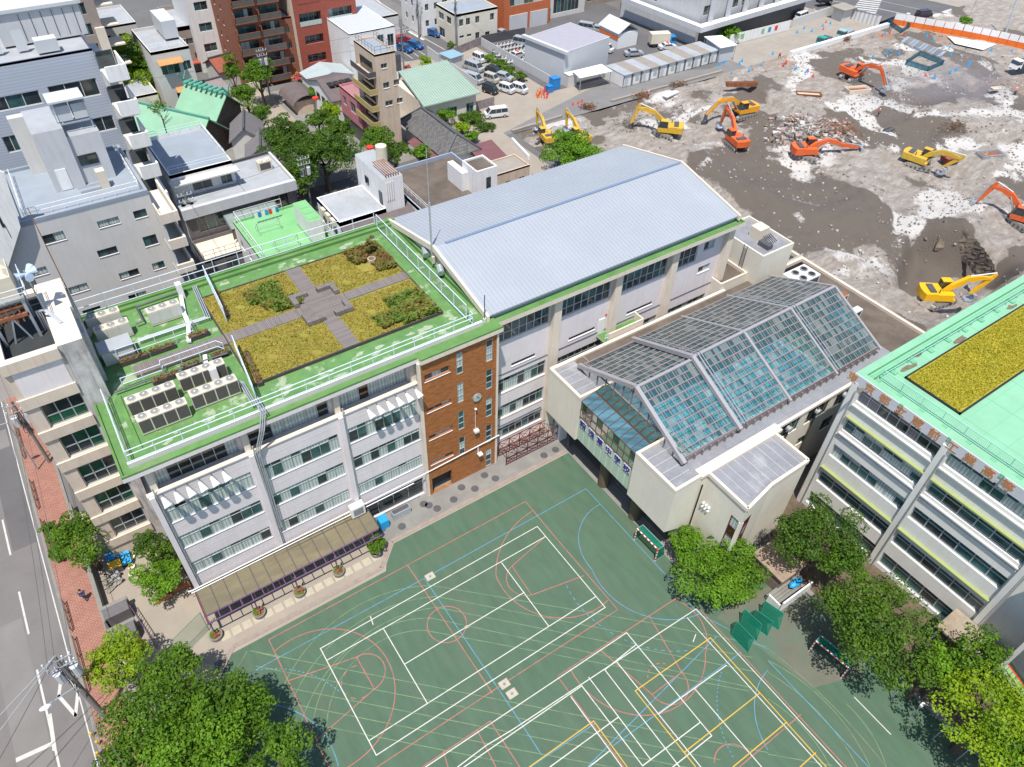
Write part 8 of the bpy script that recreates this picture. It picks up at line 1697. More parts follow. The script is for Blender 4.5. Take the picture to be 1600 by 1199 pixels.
# bare twiggy tree beside the walled blue roof
t = thing('bare_tree', 'thin half bare tree poking over the blue flat roof', 'tree', (*G(258, 200, 9), 0)); c = G(258, 200, 9); b = MB(); rr = random.Random(2); b.cyl((*c, 0), (*c, 11), .12, M_BARK, 6, .08)
for k in range(14): a = rr.uniform(0, 6.3); b.cyl((c[0], c[1], 9.5 + .2 * k), (c[0] + 1.6 * math.cos(a), c[1] + 1.6 * math.sin(a), 10.5 + .25 * k), .05, M_BARK, 4, .02)
b.build('trunk', t); crown('crown', t, (*c, 12), 1.8, 1.6, 'mid', 77, .35, .25)
# dark column conifer on the roof garden
c = G(578, 382, 21); t = thing('dwarf_conifer', 'small brown tipped conifer in the roof garden corner', 'conifer', (*c, 19.7)); b = MB(); b.cyl((*c, 19.7), (*c, 21.5), .06, M_BARK, 6); b.build('trunk', t)
o = crown('crown', t, (*c, 20.9), .55, 1.3, 'olive', 81, 3.5, .16, 14); o.data.materials[0] = LM_RUSTY
# ================================================================ CANOPY, POTS, COURT THINGS
cn = thing('walkway_canopy', 'aged see-through panel canopy on purple steel along the school', 'canopy', (5.5, 42, 0))
b = MB(); x0, x1 = -2.6, 14.3
for k in range(14):
    a = x0 + (x1 - x0) * k / 14; c = x0 + (x1 - x0) * (k + 1) / 14 - .05; b.hexa([(a, 41.2, 2.75), (c, 41.2, 2.75), (c, 44.2, 3.05), (a, 44.2, 3.05), (a, 41.2, 2.8), (c, 41.2, 2.8), (c, 44.2, 3.1), (a, 44.2, 3.1)], M_TARN)
b.build('roof_panels', cn); b = MB()
for k in range(15): a = x0 + (x1 - x0) * k / 14 - .02; b.bar((a, 41.15, 2.85), (a, 44.2, 3.15), .05, .06, M_METALD)
b.build('glazing_bars', cn); b = MB()
for y, z in ((41.15, 2.72), (40.35, 2.7)): b.bar((x0 - .2, y, z), (x1 - .1, y, z), .1, .12, M_PURPLE)
for k in range(17): a = x0 + 1.0 * k; b.bar((a, 40.35, 2.7), (a, 41.15, 2.72), .07, .08, M_PURPLE)
b.bar((x0 - .1, 40.3, 2.7), (x0 - .1, 44.2, 2.95), .12, .14, M_MAROON); b.build('pergola_frame', cn)
for k, x in enumerate((-2.6, 1.4, 5.3, 9.3, 13.3)):
    MB().bar((x, 40.5, .3), (x, 40.6, 2.7), .12, .12, M_PURPLE).build('post', cn)
    if k == 4: pass
    t = thing('round_planter', ['round grey planter with mixed flowers at the court corner', 'round grey planter with white flowers, second from the corner', 'round grey planter with orange flowers in the middle of the canopy', 'round grey planter with pink flowers, second from the right', 'round grey planter under the bushy shrub'][k], 'planter', (x, 40.45, 0), 'round planters along the canopy')
    MB().cyl((x, 40.45, .01), (x, 40.45, .52), .52, M_CONCG, 16, .6).build('tub', t); MB().cyl((x, 40.45, .521), (x, 40.45, .53), .5, M_SOIL, 16).build('soil_top', t)
    if k < 4: crown('plants', t, (x, 40.45, .6), .5, .3, 'bright', 900 + k, 5, .12, 10); crown('flowers', t, (x + .1, 40.4, .68), .4, .25, 'flower', 950 + k, [1.2, .8, 2, 3.5][k], .11, 8)
# cream paving squares seen under the pergola
b = MB()
for k in range(16): b.box(-2.3 + 1.0 * k, 39.75, .012, -1.5 + 1.0 * k, 40.55, .022, mat('paving_square', (.40, .36, .28), .8, .08, 2))
struct(b, 'paving_squares')
a, c = G(327, 985), G(283, 1030); t = thing('hanging_net', 'thin green net hanging from the canopy corner over the yard', 'net', (*a, 0)); MB().face([(*a, .05), (*c, .05), (*c, 3.2), (*a, 3.2)], seethrough('thin_net', (.86, .92, .88), 0.0, (.25, .42, .34), .16)).build('net', t); b = MB()
for p in (a, c): b.cyl((*p, 0), (*p, 3.2), .03, M_TARPG, 5)
b.cyl((*a, 3.2), (*c, 3.2), .02, M_TARPG, 4); b.build('net_frame', t)
# goals
def goal(px1, px2, label, depth=1.3, side=1, base=0.0):
    a, c = Vector(G3(*px1)), Vector(G3(*px2)); d = (c - a).normalized(); n = Vector((-d.y, d.x, 0)) * side; t = thing('handball_goal', label, 'goal', a, 'small red and white goals on the court'); t.location = a
    b = MB()
    def striped(p, q):
        L = (q - p).length; k = int(L / .25)
        for i in range(k): b.bar(p + (q - p) * i / k, p + (q - p) * (i + 1) / k, .1, .1, M_RED if i % 2 else M_WHITE)
    u = Vector((0, 0, 2)); striped(a, a + u); striped(c, c + u); striped(a + u, c + u); b.build('goal_frame', t)
    b = MB(); 
    for p in (a, c): b.cyl(p + u, p + u + n * .8, .03, M_STEEL, 5); b.cyl(p + u + n * .8, p + n * depth, .03, M_STEEL, 5); b.cyl(p, p + n * depth, .03, M_STEEL, 5)
    b.cyl(a + n * depth, c + n * depth, .03, M_STEEL, 5); b.cyl(a + u + n * .8, c + u + n * .8, .03, M_STEEL, 5); b.build('back_frame', t)
    b = MB(); b.face([a + u, c + u, c + u + n * .8, a + u + n * .8], M_NET); b.face([a + u + n * .8, c + u + n * .8, c + n * depth, a + n * depth], M_NET)
    for p in (a, c): b.face([p, p + u, p + u + n * .8, p + n * depth], M_NET)
    b.build('net', t)
goal((991, 844), (1023, 877), 'red and white goal in the shade of the pool building', side=1)
goal((1264, 1018), (1314, 1060), 'red and white goal half under the wide olive tree', side=1)
t = None
for i, (x1, y1, x2, y2) in enumerate(((1142, 993, 1168, 1020), (1156, 978, 1182, 1002), (1172, 975, 1198, 994), (1187, 965, 1216, 985))):
    a, c = Vector(G3(x1, y1)), Vector(G3(x2, y2)); t = thing('batting_net', f'{["nearest", "second", "third", "farthest"][i]} of four leaning teal net frames from the painted court lines', 'net frame', a, 'teal net frames leaning together'); t.location = a
    up = Vector((.25, .15, 2.1)) if i % 2 == 0 else Vector((.5, .45, 1.9)); n = Vector((1.1, .8, 0)); b = MB()
    for p, q in ((a, c), (a, a + up), (c, c + up), (a + up, c + up), (a, a + n), (c, c + n), (a + n, c + n)): b.cyl(p, q, .035, M_TARPG, 5)
    b.build('net_frame', t); b = MB(); b.face([a, c, c + up, a + up], M_NET); b.face([a + n, c + n, c + up, a + up], M_NET); b.build('net', t)
# poles at the court rim
for i, (x, y) in enumerate(((1392, 1092), (1421, 1122), (1456, 1156), (1493, 1189))):
    c = G(x, y); t = thing('net_pole', f'short white headed pole at the court rim, {["uppermost", "second", "third", "lowest"][i]} of four', 'pole', (*c, 0), 'short poles along the court rim'); MB().cyl((*c, 0), (*c, 2.6), .05, M_STEEL, 6).build('pole', t); MB().box(c[0] - .2, c[1] - .12, 2.6, c[0] + .2, c[1] + .12, 2.8, M_WHITE).build('head', t)
sh = thing('storage_steps', 'weathered wooden store with steps beside the pool annex', 'storage', (*G(1192, 905), 0)); c = G(1190, 900, 1)
b = MB(); b.box(43.4, 15.6, .0, 46.6, 19.0, 2.2, mat('old_boards', (.20, .15, .12), .9, .2, 2)); b.build('wall', sh); b = MB(); b.box(43.2, 15.4, 2.203, 46.8, 19.2, 2.35, mat('old_board_roof', (.28, .21, .16), .9, .2, 1.2)); b.build('roof', sh); b = MB()
for k in range(4): b.box(42.0, 14.6 + .25 * k, .01, 46.6, 15.0 + .25 * k, .2 + .2 * k, M_CONCG)
b.build('steps', sh); tag(MB().box(42.2, 14.0, 0, 46.4, 14.15, 1.5, M_WALLW).box(41.9, 14.16, 0, 42.05, 15.5, 1.2, M_WALLW).build('board_fence'), 'white board fence in front of the weathered store', 'fence')
tag(MB().dome((45.2, 15.0, 1.0), .9, .4, .4, M_BLUETARP, 8, 3).build('blue_sheet'), 'bundle of blue sheet on the store steps', 'sheet')
# front of the school: utility boxes, AC cage, tarp
t = thing('caged_unit', 'white condenser hung on the facade above the canopy end', 'air conditioner', (13.6, 43.8, 3.2)); MB().box(12.5, 43.2, 3.25, 13.9, 43.95, 4.6, M_WALLW).build('casing', t); MB().box(12.7, 43.17, 3.5, 13.7, 43.195, 4.4, M_GRILL).build('fin_panel', t)
tag(MB().box(15.0, 42.6, .03, 15.9, 43.6, 1.2, M_BLUETARP).build('blue_covered_rack'), 'blue covered rack beside the sinks under the facade', 'rack')
tag(MB().box(16.6, 43.0, .03, 18.6, 43.7, .9, M_STEEL).box(16.7, 43.1, .9, 18.5, 43.6, .95, M_METALD).build('sink'), 'long steel sink under the right facade bay', 'sink')
# left side: gate pillars, wall, bins, bikes, person
tag(MB().box(-10.44, 46.5, 0, -10.15, 62, 1.3, M_CONCG).build('street_wall'), 'low concrete wall along the sidewalk', 'wall')
for i, (y, lb) in enumerate(((47.4, 'upper dark stone gate pillar by the sidewalk'), (44.9, 'lower dark stone gate pillar with flowers below'))):
    t = thing('gate_pillar', lb, 'gate pillar', (-9.2, y, 0), 'gate pillars'); MB().box(-10.3, y - .9, .015, -8.2, y + .2, 1.5, mat('dark_granite', (.13, .12, .125), .6, .1, 2)).build('shaft', t); MB().box(-10.35, y + .2, .015, -8.1, y + .55, 1.55, M_CONCG).build('cap', t)
t = thing('gate', 'open steel gate leaf behind the pillars', 'gate', (-7.6, 44.5, 0)); b = MB()
for z in (.3, 1.4): b.bar((-8.1, 46.9, z), (-7.3, 42.2, z), .06, .06, M_PURPLE)
for k in range(14): b.bar((-8.1 + .8 * k / 13, 46.9 - 4.7 * k / 13, .1), (-8.1 + .8 * k / 13, 46.9 - 4.7 * k / 13, 1.5), .04, .04, M_PURPLE)
b.build('gate_leaf', t); q = thing('flower_bed', 'narrow bed of red and white flowers under the gate pillar', 'flower bed', (-9, 43.3, 0)); crown('flowers', q, (-9.2, 43.4, .3), 1.1, .3, 'flower', 333, 2.5, .13, 14); MB().box(-10.2, 42.9, .015, -8.2, 43.8, .3, M_SOIL).build('bed', q)
for i, (x, y, m_, lb) in enumerate(((171, 858, M_LINEG, 'green lidded bin at the back of the bin row'), (175, 869, M_BLUE, 'blue lidded bin in the bin row'), (179, 882, mat('yellow_lid', (.6, .38, .03), .5, .1, 2), 'yellow lidded bin nearest the bicycles'))):
    c = G(x, y, 1); t = thing('bin', lb, 'bin', (*c, 0), 'row of lidded bins'); MB().box(c[0] - .5, c[1] - .38, .015, c[0] + .5, c[1] + .38, .9, M_METALD).build('body', t); MB().hexa([(c[0] - .55, c[1] - .4, .903), (c[0] + .55, c[1] - .4, .903), (c[0] + .55, c[1] + .4, 1.05), (c[0] - .55, c[1] + .4, 1.05), (c[0] - .55, c[1] - .4, .95), (c[0] + .55, c[1] - .4, .95), (c[0] + .55, c[1] + .4, 1.12), (c[0] - .55, c[1] + .4, 1.12)], m_).build('lid', t)
c = G(182, 870, 1.2); tag(MB().hexa([(c[0] + .2, c[1] - .9, .6), (c[0] + 1.0, c[1] - .9, .6), (c[0] + 1.2, c[1] + 1.5, 1.0), (c[0] + .4, c[1] + 1.5, 1.0), (c[0] + .2, c[1] - .9, .7), (c[0] + 1.0, c[1] - .9, .7), (c[0] + 1.2, c[1] + 1.5, 1.3), (c[0] + .4, c[1] + 1.5, 1.3)], M_BLUETARP).build('blue_sheet'), 'blue tarpaulin lying behind the bins', 'tarpaulin')
def bicycle(x, y, ang, label, m_):
    t = thing('bicycle', label, 'bicycle', (x, y, .015), 'parked bicycles'); ca, sa = math.cos(ang), math.sin(ang); P = lambda f, z, l=0: (x + f * ca - l * sa, y + f * sa + l * ca, z + .015)
    for f in (-.52, .52):
        b = MB(); pts = [P(f + .33 * math.cos(a * math.pi / 6), .34 + .33 * math.sin(a * math.pi / 6)) for a in range(13)]; b.path(pts, .02, M_BLACK, 4)
        for a in range(0, 6): b.cyl(P(f, .34), pts[a * 2], .006, M_STEEL, 3)
        b.build('wheel', t)
    b = MB()
    for p, q in (((-.52, .34), (-.1, .32)), ((-.1, .32), (-.2, .78)), ((-.52, .34), (-.2, .7)), ((-.1, .32), (.38, .75)), ((-.18, .72), (.38, .78)), ((.52, .34), (.36, .95))): b.cyl(P(*p), P(*q), .022, m_, 5)
    b.build('bike_frame', t); b = MB(); b.bar(P(-.32, .82), P(-.06, .84), .14, .06, M_BLACK); b.build('saddle', t); b = MB(); b.cyl(P(.36, .97, -.28), P(.36, .97, .28), .015, M_STEEL, 5); b.build('handlebar', t); b = MB(); b.bar(P(.48, .8), P(.72, .8), .3, .2, M_STEEL); b.build('basket', t)
for i, (x, y) in enumerate(((172, 903), (178, 908), (176, 914), (182, 919))): bicycle(*G(x, y), R(8 + 5 * i), f'silver bicycle by the low wall, {["first", "second", "third", "fourth"][i]} from the bins', [M_STEEL, M_WHITE, M_METALD, M_STEEL][i])
for i, (x, y) in enumerate(((207, 872), (205, 880), (207, 888), (208, 899), (204, 860))):
    c = G(x, y); t = thing('flower_pot', ['white trough with yellow plants', 'round blue rimmed pot', 'square pale pot', 'long pot nearest the yard', 'pot of tall grass at the wing'][i] + ' in the cluster by the tan wing', 'pot', (*c, 0), 'plant pots by the tan wing'); MB().cyl((*c, .015), (*c, .35), .26, [M_WHITE, M_BLUE, M_WALLC, M_WALLG, M_WHITE][i], 10, .34).build('tub', t); crown('plants', t, (*c, .45), .3, .25, 'yellow', 600 + i, 5, .1, 8)
tag(MB().box(-4.6, 46.9, .02, -2.9, 47.15, .5, M_TERRA).box(-6.2, 46.6, .02, -4.61, 46.8, .5, M_TERRA).build('brick_edging'), 'orange brick edging under the camellia', 'edging')
# sidewalk rails
for i, (y0_, y1_) in enumerate(((41.4, 47.0), (48.0, 51.2), (57.5, 62), (64, 68), (72, 78))):
    b = MB(); 
    for z in (.45, .85): b.bar((-13.15, y0_, z), (-13.15, y1_, z), .06, .06, mat('brown_rail', (.13, .08, .06), .5, .1, 1))
    for k in range(4): b.bar((-13.15, y0_ + (y1_ - y0_) * k / 3, .11), (-13.15, y0_ + (y1_ - y0_) * k / 3, .9), .07, .07, MATS['brown_rail'])
    tag(b.build('guard_rail'), ['brown kerb rail beside the gate pillars', 'brown kerb rail beside the walking person', 'brown kerb rail above the clipped hedges', 'brown kerb rail beside the tan wing front', 'brown kerb rail farthest up the street'][i], 'guard rail', 'brown kerb rails')
t = thing('yellow_bollard', 'x', 'post') if 0 else None
for i, (x, y) in enumerate(((147, 1152), (156, 1165), (157, 1182), (165, 1196))): c = G(x, y); tag(MB().cyl((*c, 0), (*c, .8), .07, M_YEL, 6).dome((*c, .8), .13, .13, .13, M_YEL, 8, 3).build('marker_post'), f'yellow topped post at the kerb, {["uppermost", "second", "third", "lowest"][i]} of four', 'post', 'yellow topped kerb posts')
# walking person
def skin_body(name, verts, edges, rad, m_, parent):
    me = bpy.data.meshes.new(name); me.from_pydata([tuple(Vector(v) - parent.location) for v in verts], edges, []); o = bpy.data.objects.new(name, me); COL.objects.link(o); o.parent = parent
    sk = o.modifiers.new('skin', 'SKIN'); sk.use_smooth_shade = True
    for i, r_ in enumerate(rad): me.skin_vertices[0].data[i].radius = (r_, r_)
    me.skin_vertices[0].data[0].use_root = True; o.modifiers.new('sub', 'SUBSURF').levels = 1; o.modifiers['sub'].render_levels = 1; me.materials.append(m_); return o
M_SKIN = mat('skin', (.45, .28, .20), .6, .05, 3); M_DENIM = mat('dark_clothes', (.03, .04, .10), .8, .1, 3); M_HAIR = mat('black_hair', (.02, .015, .012), .6, .1, 3)
def person(x, y, ang, label, shirt, trousers, z=0.0, hat=None):
    t = thing('person', label, 'person', (x, y, z)); ca, sa = math.cos(ang), math.sin(ang); P = lambda f, l, h: (x + f * ca - l * sa, y + f * sa + l * ca, z + h)
    v = [P(0, 0, .95), P(0, 0, 1.2), P(0, 0, 1.42), P(0, 0, 1.52), P(.02, 0, 1.64), P(0, .18, 1.4), P(-.08, .25, 1.15), P(.05, .27, .92), P(.12, .27, .84), P(0, -.18, 1.4), P(.1, -.25, 1.15), P(.25, -.24, .98), P(.31, -.24, .9), P(0, .1, .9), P(.16, .1, .5), P(.1, .1, .08), P(.26, .1, .04), P(0, -.1, .9), P(-.12, -.1, .5), P(-.3, -.1, .12), P(-.2, -.1, .04)]
    e = [(0, 1), (1, 2), (2, 3), (3, 4), (2, 5), (5, 6), (6, 7), (7, 8), (2, 9), (9, 10), (10, 11), (11, 12), (0, 13), (13, 14), (14, 15), (15, 16), (0, 17), (17, 18), (18, 19), (19, 20)]
    r_ = [.15, .14, .16, .055, .1, .065, .045, .035, .035, .065, .045, .035, .035, .09, .06, .045, .04, .09, .06, .045, .04]; skin_body('body', v, e, r_, M_SKIN, t)
    skin_body('shirt', [P(0, 0, .98), P(0, 0, 1.2), P(0, 0, 1.42), P(0, .19, 1.4), P(-.06, .25, 1.17), P(0, -.19, 1.4), P(.08, -.25, 1.17)], [(0, 1), (1, 2), (2, 3), (3, 4), (2, 5), (5, 6)], [.175, .165, .175, .085, .065, .085, .065], shirt, t)
    skin_body('trousers', [P(0, 0, .95), P(0, .1, .88), P(.16, .1, .5), P(.1, .1, .12), P(0, -.1, .88), P(-.12, -.1, .5), P(-.3, -.1, .16)], [(0, 1), (1, 2), (2, 3), (0, 4), (4, 5), (5, 6)], [.17, .115, .08, .065, .115, .08, .065], trousers, t)
    MB().dome(P(-.01, 0, 1.66), .115, .115, .13, hat or M_HAIR, 10, 5).build('hat' if hat else 'hair', t)
    b = MB()
    for l in (-.04, .04): b.dome(P(.1, l, 1.66), .014, .014, .014, M_BLACK, 5, 3, True)
    b.hexa([P(.1, -.015, 1.61), P(.13, -.01, 1.61), P(.13, .01, 1.61), P(.1, .015, 1.61), P(.1, -.01, 1.65), P(.11, -.008, 1.65), P(.11, .008, 1.65), P(.1, .01, 1.65)], M_SKIN); b.build('face', t); return t
c = G(135, 938); person(*c, R(80), 'person in dark blue clothes walking along the brick sidewalk', mat('navy_shirt', (.04, .05, .16), .8, .1, 3), M_DENIM, .11)
for i, (x, y, lb) in enumerate(((1371, 183, 'worker in red vest walking on the pale haul road'), (1584, 150, 'worker in orange jacket by the wet slab at the right'), (1217, 92, 'worker in orange at the corner of the concrete wall'), (1012, 155, 'worker beside the orange barriers by the hut lane'))):
    z = site_z(*G(x, y)) + .03; c = G(x, y, z); person(*c, R(40 * i), lb, M_SAFETY if i else M_RED, M_DENIM, z, M_WHITE)
# ================================================================ POLES AND WIRES
def upole(px, py, h, label, trans=True, arms=2, lean=(0, 0)):
    c = G(px, py); t = thing('utility_pole', label, 'utility pole', (*c, 0), 'utility poles'); top = (c[0], c[1], h); MB().cyl((*c, 0), top, .19, M_CONCG, 10, .12).build('pole', t)
    for k in range(arms): z = h - .5 - .9 * k; b = MB(); b.bar((c[0] - 1.0, c[1] - .1, z), (c[0] + 1.0, c[1] - .1, z), .1, .1, M_STEEL); [b.cyl((c[0] + u, c[1] - .1, z + .05), (c[0] + u, c[1] - .1, z + .35), .06, M_WHITE, 6) for u in (-.9, -.4, .4, .9)]; b.build('crossarm', t)
    if trans:
        b = MB(); b.cyl((c[0] + .55, c[1], h - 3.2), (c[0] + .55, c[1], h - 2.0), .34, M_GREY, 12); b.cyl((c[0] - .55, c[1], h - 3.2), (c[0] - .55, c[1], h - 2.0), .34, M_GREY, 12); b.build('transformer', t)
    b = MB(); rr = random.Random(int(px))
    for k in range(9): b.path([(c[0] + rr.uniform(-.4, .4), c[1] + rr.uniform(-.3, .3), h - rr.uniform(1, 5)) for _ in range(4)], .03, M_METALD, 4)
    b.build('cabling', t); return top
p1 = upole(168, 1122, 11.0, 'large utility pole with transformers at the lower left kerb'); p2 = upole(78, 723, 9.5, 'utility pole with a transformer drum beside the tan wing sidewalk'); p3 = upole(5, 565, 10, 'utility pole at the left picture edge', False)
p4 = upole(318, 400, 10.5, 'utility pole between the grey flats and the dark tiled house'); p5 = upole(488, 330, 9.5, 'utility pole in front of the dark park trees', True); p6 = upole(425, 165, 11, 'utility pole by the brown brick flats'); p7 = upole(632, 118, 10, 'thin utility pole by the sand coloured tower', False)
p8 = upole(713, 78, 11.5, 'utility pole at the corner of the cream office', False); p9 = upole(655, 60, 9, 'utility pole across from the blue parked cars', False)
def wire(a, c, sag, name='overhead_wire', n=10, r=.022, label=''):
    b = MB(); pts = []
    for k in range(n + 1): u = k / n; pts.append((a[0] + (c[0] - a[0]) * u, a[1] + (c[1] - a[1]) * u, a[2] + (c[2] - a[2]) * u - sag * 4 * u * (1 - u)))
    b.path(pts, r, M_PIPE if r > .03 else M_METALD, 4); tag(b.build(name), label, 'cable', 'overhead wires')
W_ = [(p1, (-32, 31, 8.5), 1.0, 'highest pale cable crossing the street at the lower left'), (p1, (-33, 27, 7.5), 1.2, 'second cable crossing the street at the lower left'), (p1, (-30, 22, 8), 1.0, 'lowest cable crossing the street at the lower left'), (p1, p2, .6, 'cable between the two kerb poles'), ((p1[0] - .8, p1[1], 10), (p2[0] - .8, p2[1], 8.6), .8, 'outer cable between the two kerb poles'), (p2, p3, .5, 'cable to the left edge pole'),
      ((p1[0], p1[1], 7), (p2[0], p2[1], 6.2), .8, 'lower telephone cable between the kerb poles'), (p4, p5, .8, 'cable from the lane pole to the park pole'), (p4, (14, 60, 12), .8, 'cable from the lane pole to the school'), (p6, (70, 140, 12), 1.0, 'upper cable in front of the red brick flats'), ((p6[0], p6[1], 9.4), (66, 130, 13), 1.2, 'lower cable in front of the red brick flats'),
      (p6, (20, 140, 11), 1.0, 'cable over the shrine ridge'), (p8, (125, 140, 12), 1.2, 'cable past the orange workshop'), (p8, p9, .5, 'cable over the cream office corner'), (p7, p9, .5, 'cable over the parking bays'), (p1, (-8.5, 20, 9.5), .5, 'cable running off the bottom edge')]
for a, c, s_, lb in W_: wire(a, c, s_, r=.035 if 'pale' in lb or 'second' in lb else .022, label=lb)
def lamp(px, py, h, dx, dy, label):
    c = G(px, py); t = thing('street_lamp', label, 'street lamp', (*c, 0), 'street lamps'); MB().cyl((*c, 0), (*c, h), .08, M_STEEL, 8, .06).cyl((*c, h), (c[0] + dx, c[1] + dy, h + .3), .05, M_STEEL, 6).build('pole', t); MB().dome((c[0] + dx * 1.15, c[1] + dy * 1.15, h + .22), .45, .22, .14, mat('lamp_white', (.62, .66, .70), .4, .03, 1), 10, 4).build('lamp_head', t)
lamp(172, 1135, 7.5, -1.8, -.5, 'street lamp reaching over the road at the lower left'); lamp(60, 735, 7.5, -1.6, -.2, 'street lamp over the road beside the tan wing'); lamp(1502, 56, 9, -.5, -.5, 'lamp standing behind the orange hoarding') 
t = thing('lattice_mast', 'leaning steel lattice mast at the right edge of the main road', 'mast', (*G(1578, 62, .76), .76)); a = Vector(G3(1568, 62, .76)); b = MB(); b.bar(a, a + Vector((3.0, 3.2, 14)), .25, .25, M_STEEL); b.build('mast', t); MB().cyl(a, a + Vector((0, 0, .8)), .4, M_CONCG, 8).build('foot', t)
# ================================================================ VEHICLES
PAINT = {}
def paint(n, c): 
    if n not in PAINT: PAINT[n] = mat('paint_' + n, c, .25, .02, 1, spec=.6, metal=.0)
    return PAINT[n]
M_CARGL = mat('car_glass', (.03, .045, .055), .08, .05, 1, spec=.8); M_TYRE = M_BLACK; M_LAMPW = mat('lamp_clear', (.6, .6, .58), .2, .02, 1); M_LAMPR = mat('lamp_red', (.45, .02, .02), .3, .05, 1)
def car_proto(name, kind, col):
    """side outline given from tail (0) to nose; x = forward"""
    S = {'van': (4.6, 1.7, [(0, .35), (0, .95), (.05, 1.1), (.12, 1.85), (.35, 1.95), (3.55, 1.93), (4.25, 1.12), (4.6, .95), (4.6, .35)], [(.12, 1.1), (.2, 1.8), (3.45, 1.82), (4.05, 1.14)]),
         'kei': (3.4, 1.48, [(0, .35), (0, .95), (.03, 1.1), (.1, 1.8), (.3, 1.88), (2.55, 1.86), (3.1, 1.15), (3.4, .95), (3.4, .35)], [(.12, 1.12), (.2, 1.75), (2.5, 1.75), (2.98, 1.16)]),
         'car': (4.3, 1.7, [(0, .35), (0, .85), (.1, .98), (.75, 1.02), (1.25, 1.42), (2.65, 1.44), (3.35, .98), (4.15, .85), (4.3, .7), (4.3, .35)], [(.85, 1.02), (1.3, 1.38), (2.6, 1.4), (3.2, 1.0)]),
         'hatch': (3.9, 1.65, [(0, .35), (0, .9), (.1, 1.0), (.3, 1.45), (.6, 1.55), (2.4, 1.55), (3.1, 1.02), (3.8, .88), (3.9, .7), (3.9, .35)], [(.28, 1.02), (.45, 1.45), (2.35, 1.48), (2.95, 1.04)])}[kind]
    L, Wd, body, gl_ = S; t = thing(name, 'x', 'car'); hw = Wd / 2; x0 = -L / 2
    def tap(z): return hw - max(0, z - 1.0) * .16
    b = MB(); n = len(body)
    Lf = [(x0 + f, tap(z), z) for f, z in body]; Rt = [(x0 + f, -tap(z), z) for f, z in body]
    for i in range(n): q = (i + 1) % n; b.face([Lf[i], Rt[i], Rt[q], Lf[q]], paint(*col))
    b.face(Lf, paint(*col)); b.face(Rt[::-1], paint(*col)); b.build('body', t)
    b = MB(); g = [(x0 + f, z) for f, z in gl_]
    for s in (1, -1): b.face([(f, s * (tap(z) + .012), z) for f, z in (g if s < 0 else g[::-1])], M_CARGL)
    roofi = max(range(n), key=lambda i: (body[i][1] > 1.3) * body[i][0]); a, c = body[roofi], body[roofi + 1]
    def fr(u, s, a=a, c=c): f = a[0] + (c[0] - a[0]) * u; z = a[1] + (c[1] - a[1]) * u; return (x0 + f + .015, s * (tap(z) - .1), z + .015)
    b.face([fr(.06, 1), fr(.06, -1), fr(.95, -1), fr(.95, 1)], M_CARGL)
    k = min(i for i in range(n) if body[i][1] > 1.3); a, c = body[k], body[k - 1]
    def bk(u, s): f = a[0] + (c[0] - a[0]) * u; z = a[1] + (c[1] - a[1]) * u; return (x0 + f - .015, s * (tap(z) - .1), z + .01)
    b.face([bk(.08, -1), bk(.08, 1), bk(.92, 1), bk(.92, -1)], M_CARGL); b.build('windows', t)
    b = MB()
    for f in (.35, .62): xx = g[0][0] + (g[-1][0] - g[0][0]) * f; [b.box(xx - .03, s * (tap(1.0) + .0), 1.05, xx + .03, s * (tap(1.4) + .03), gl_[1][1] - .02, paint(*col)) for s in (1, -1)]
    b.build('pillars', t)
    for f in (.78, L - .8):
        for s in (1, -1): MB().cyl((x0 + f, s * (hw - .2), .32), (x0 + f, s * (hw + .01), .32), .32, M_TYRE, 12).cyl((x0 + f, s * (hw + .011), .32), (x0 + f, s * (hw + .02), .32), .19, M_STEEL, 8).build('wheel', t)
    for s in (1, -1):
        MB().box(x0 + L - .08, s * (hw - .1), .68, x0 + L + .015, s * (hw - .45), .84, M_LAMPW).build('headlight', t); MB().box(x0 - .015, s * (hw - .05), .75, x0 + .05, s * (hw - .25), .95, M_LAMPR).build('tail_light', t)
    return t
CARP = {}
def car(kind, col, px, py, ang, label, group='cars and vans parked in the lots', z=0.03, cat='car', nm=None, police=False):
    key = (kind, col[0], police); c = G(px, py, z + .6); nm = nm or ('minivan' if kind in ('van', 'kei') else 'parked_car')
    if key not in CARP:
        t = CARP[key] = car_proto(nm, kind, col)
        if police: MB().box(-.3, -.5, 1.45 if kind == 'car' else 1.93, .1, .5, 1.62 if kind == 'car' else 2.1, M_RED).build('light_bar', t)
        t.location = (*c, z); t.rotation_euler = (0, 0, R(ang))
    else: t = copy_thing(CARP[key], (*c, z), R(ang)); t.name = nm
    t['label'] = label; t['category'] = 'van' if kind in ('van', 'kei') else cat; t['group'] = group; return t
WH, SV, BK, BL_, RD = ('white', (.62, .62, .62)), ('silver', (.33, .35, .38)), ('black', (.02, .02, .022)), ('blue', (.01, .09, .28)), ('red', (.30, .02, .03))
CH = ('champagne', (.42, .40, .35))
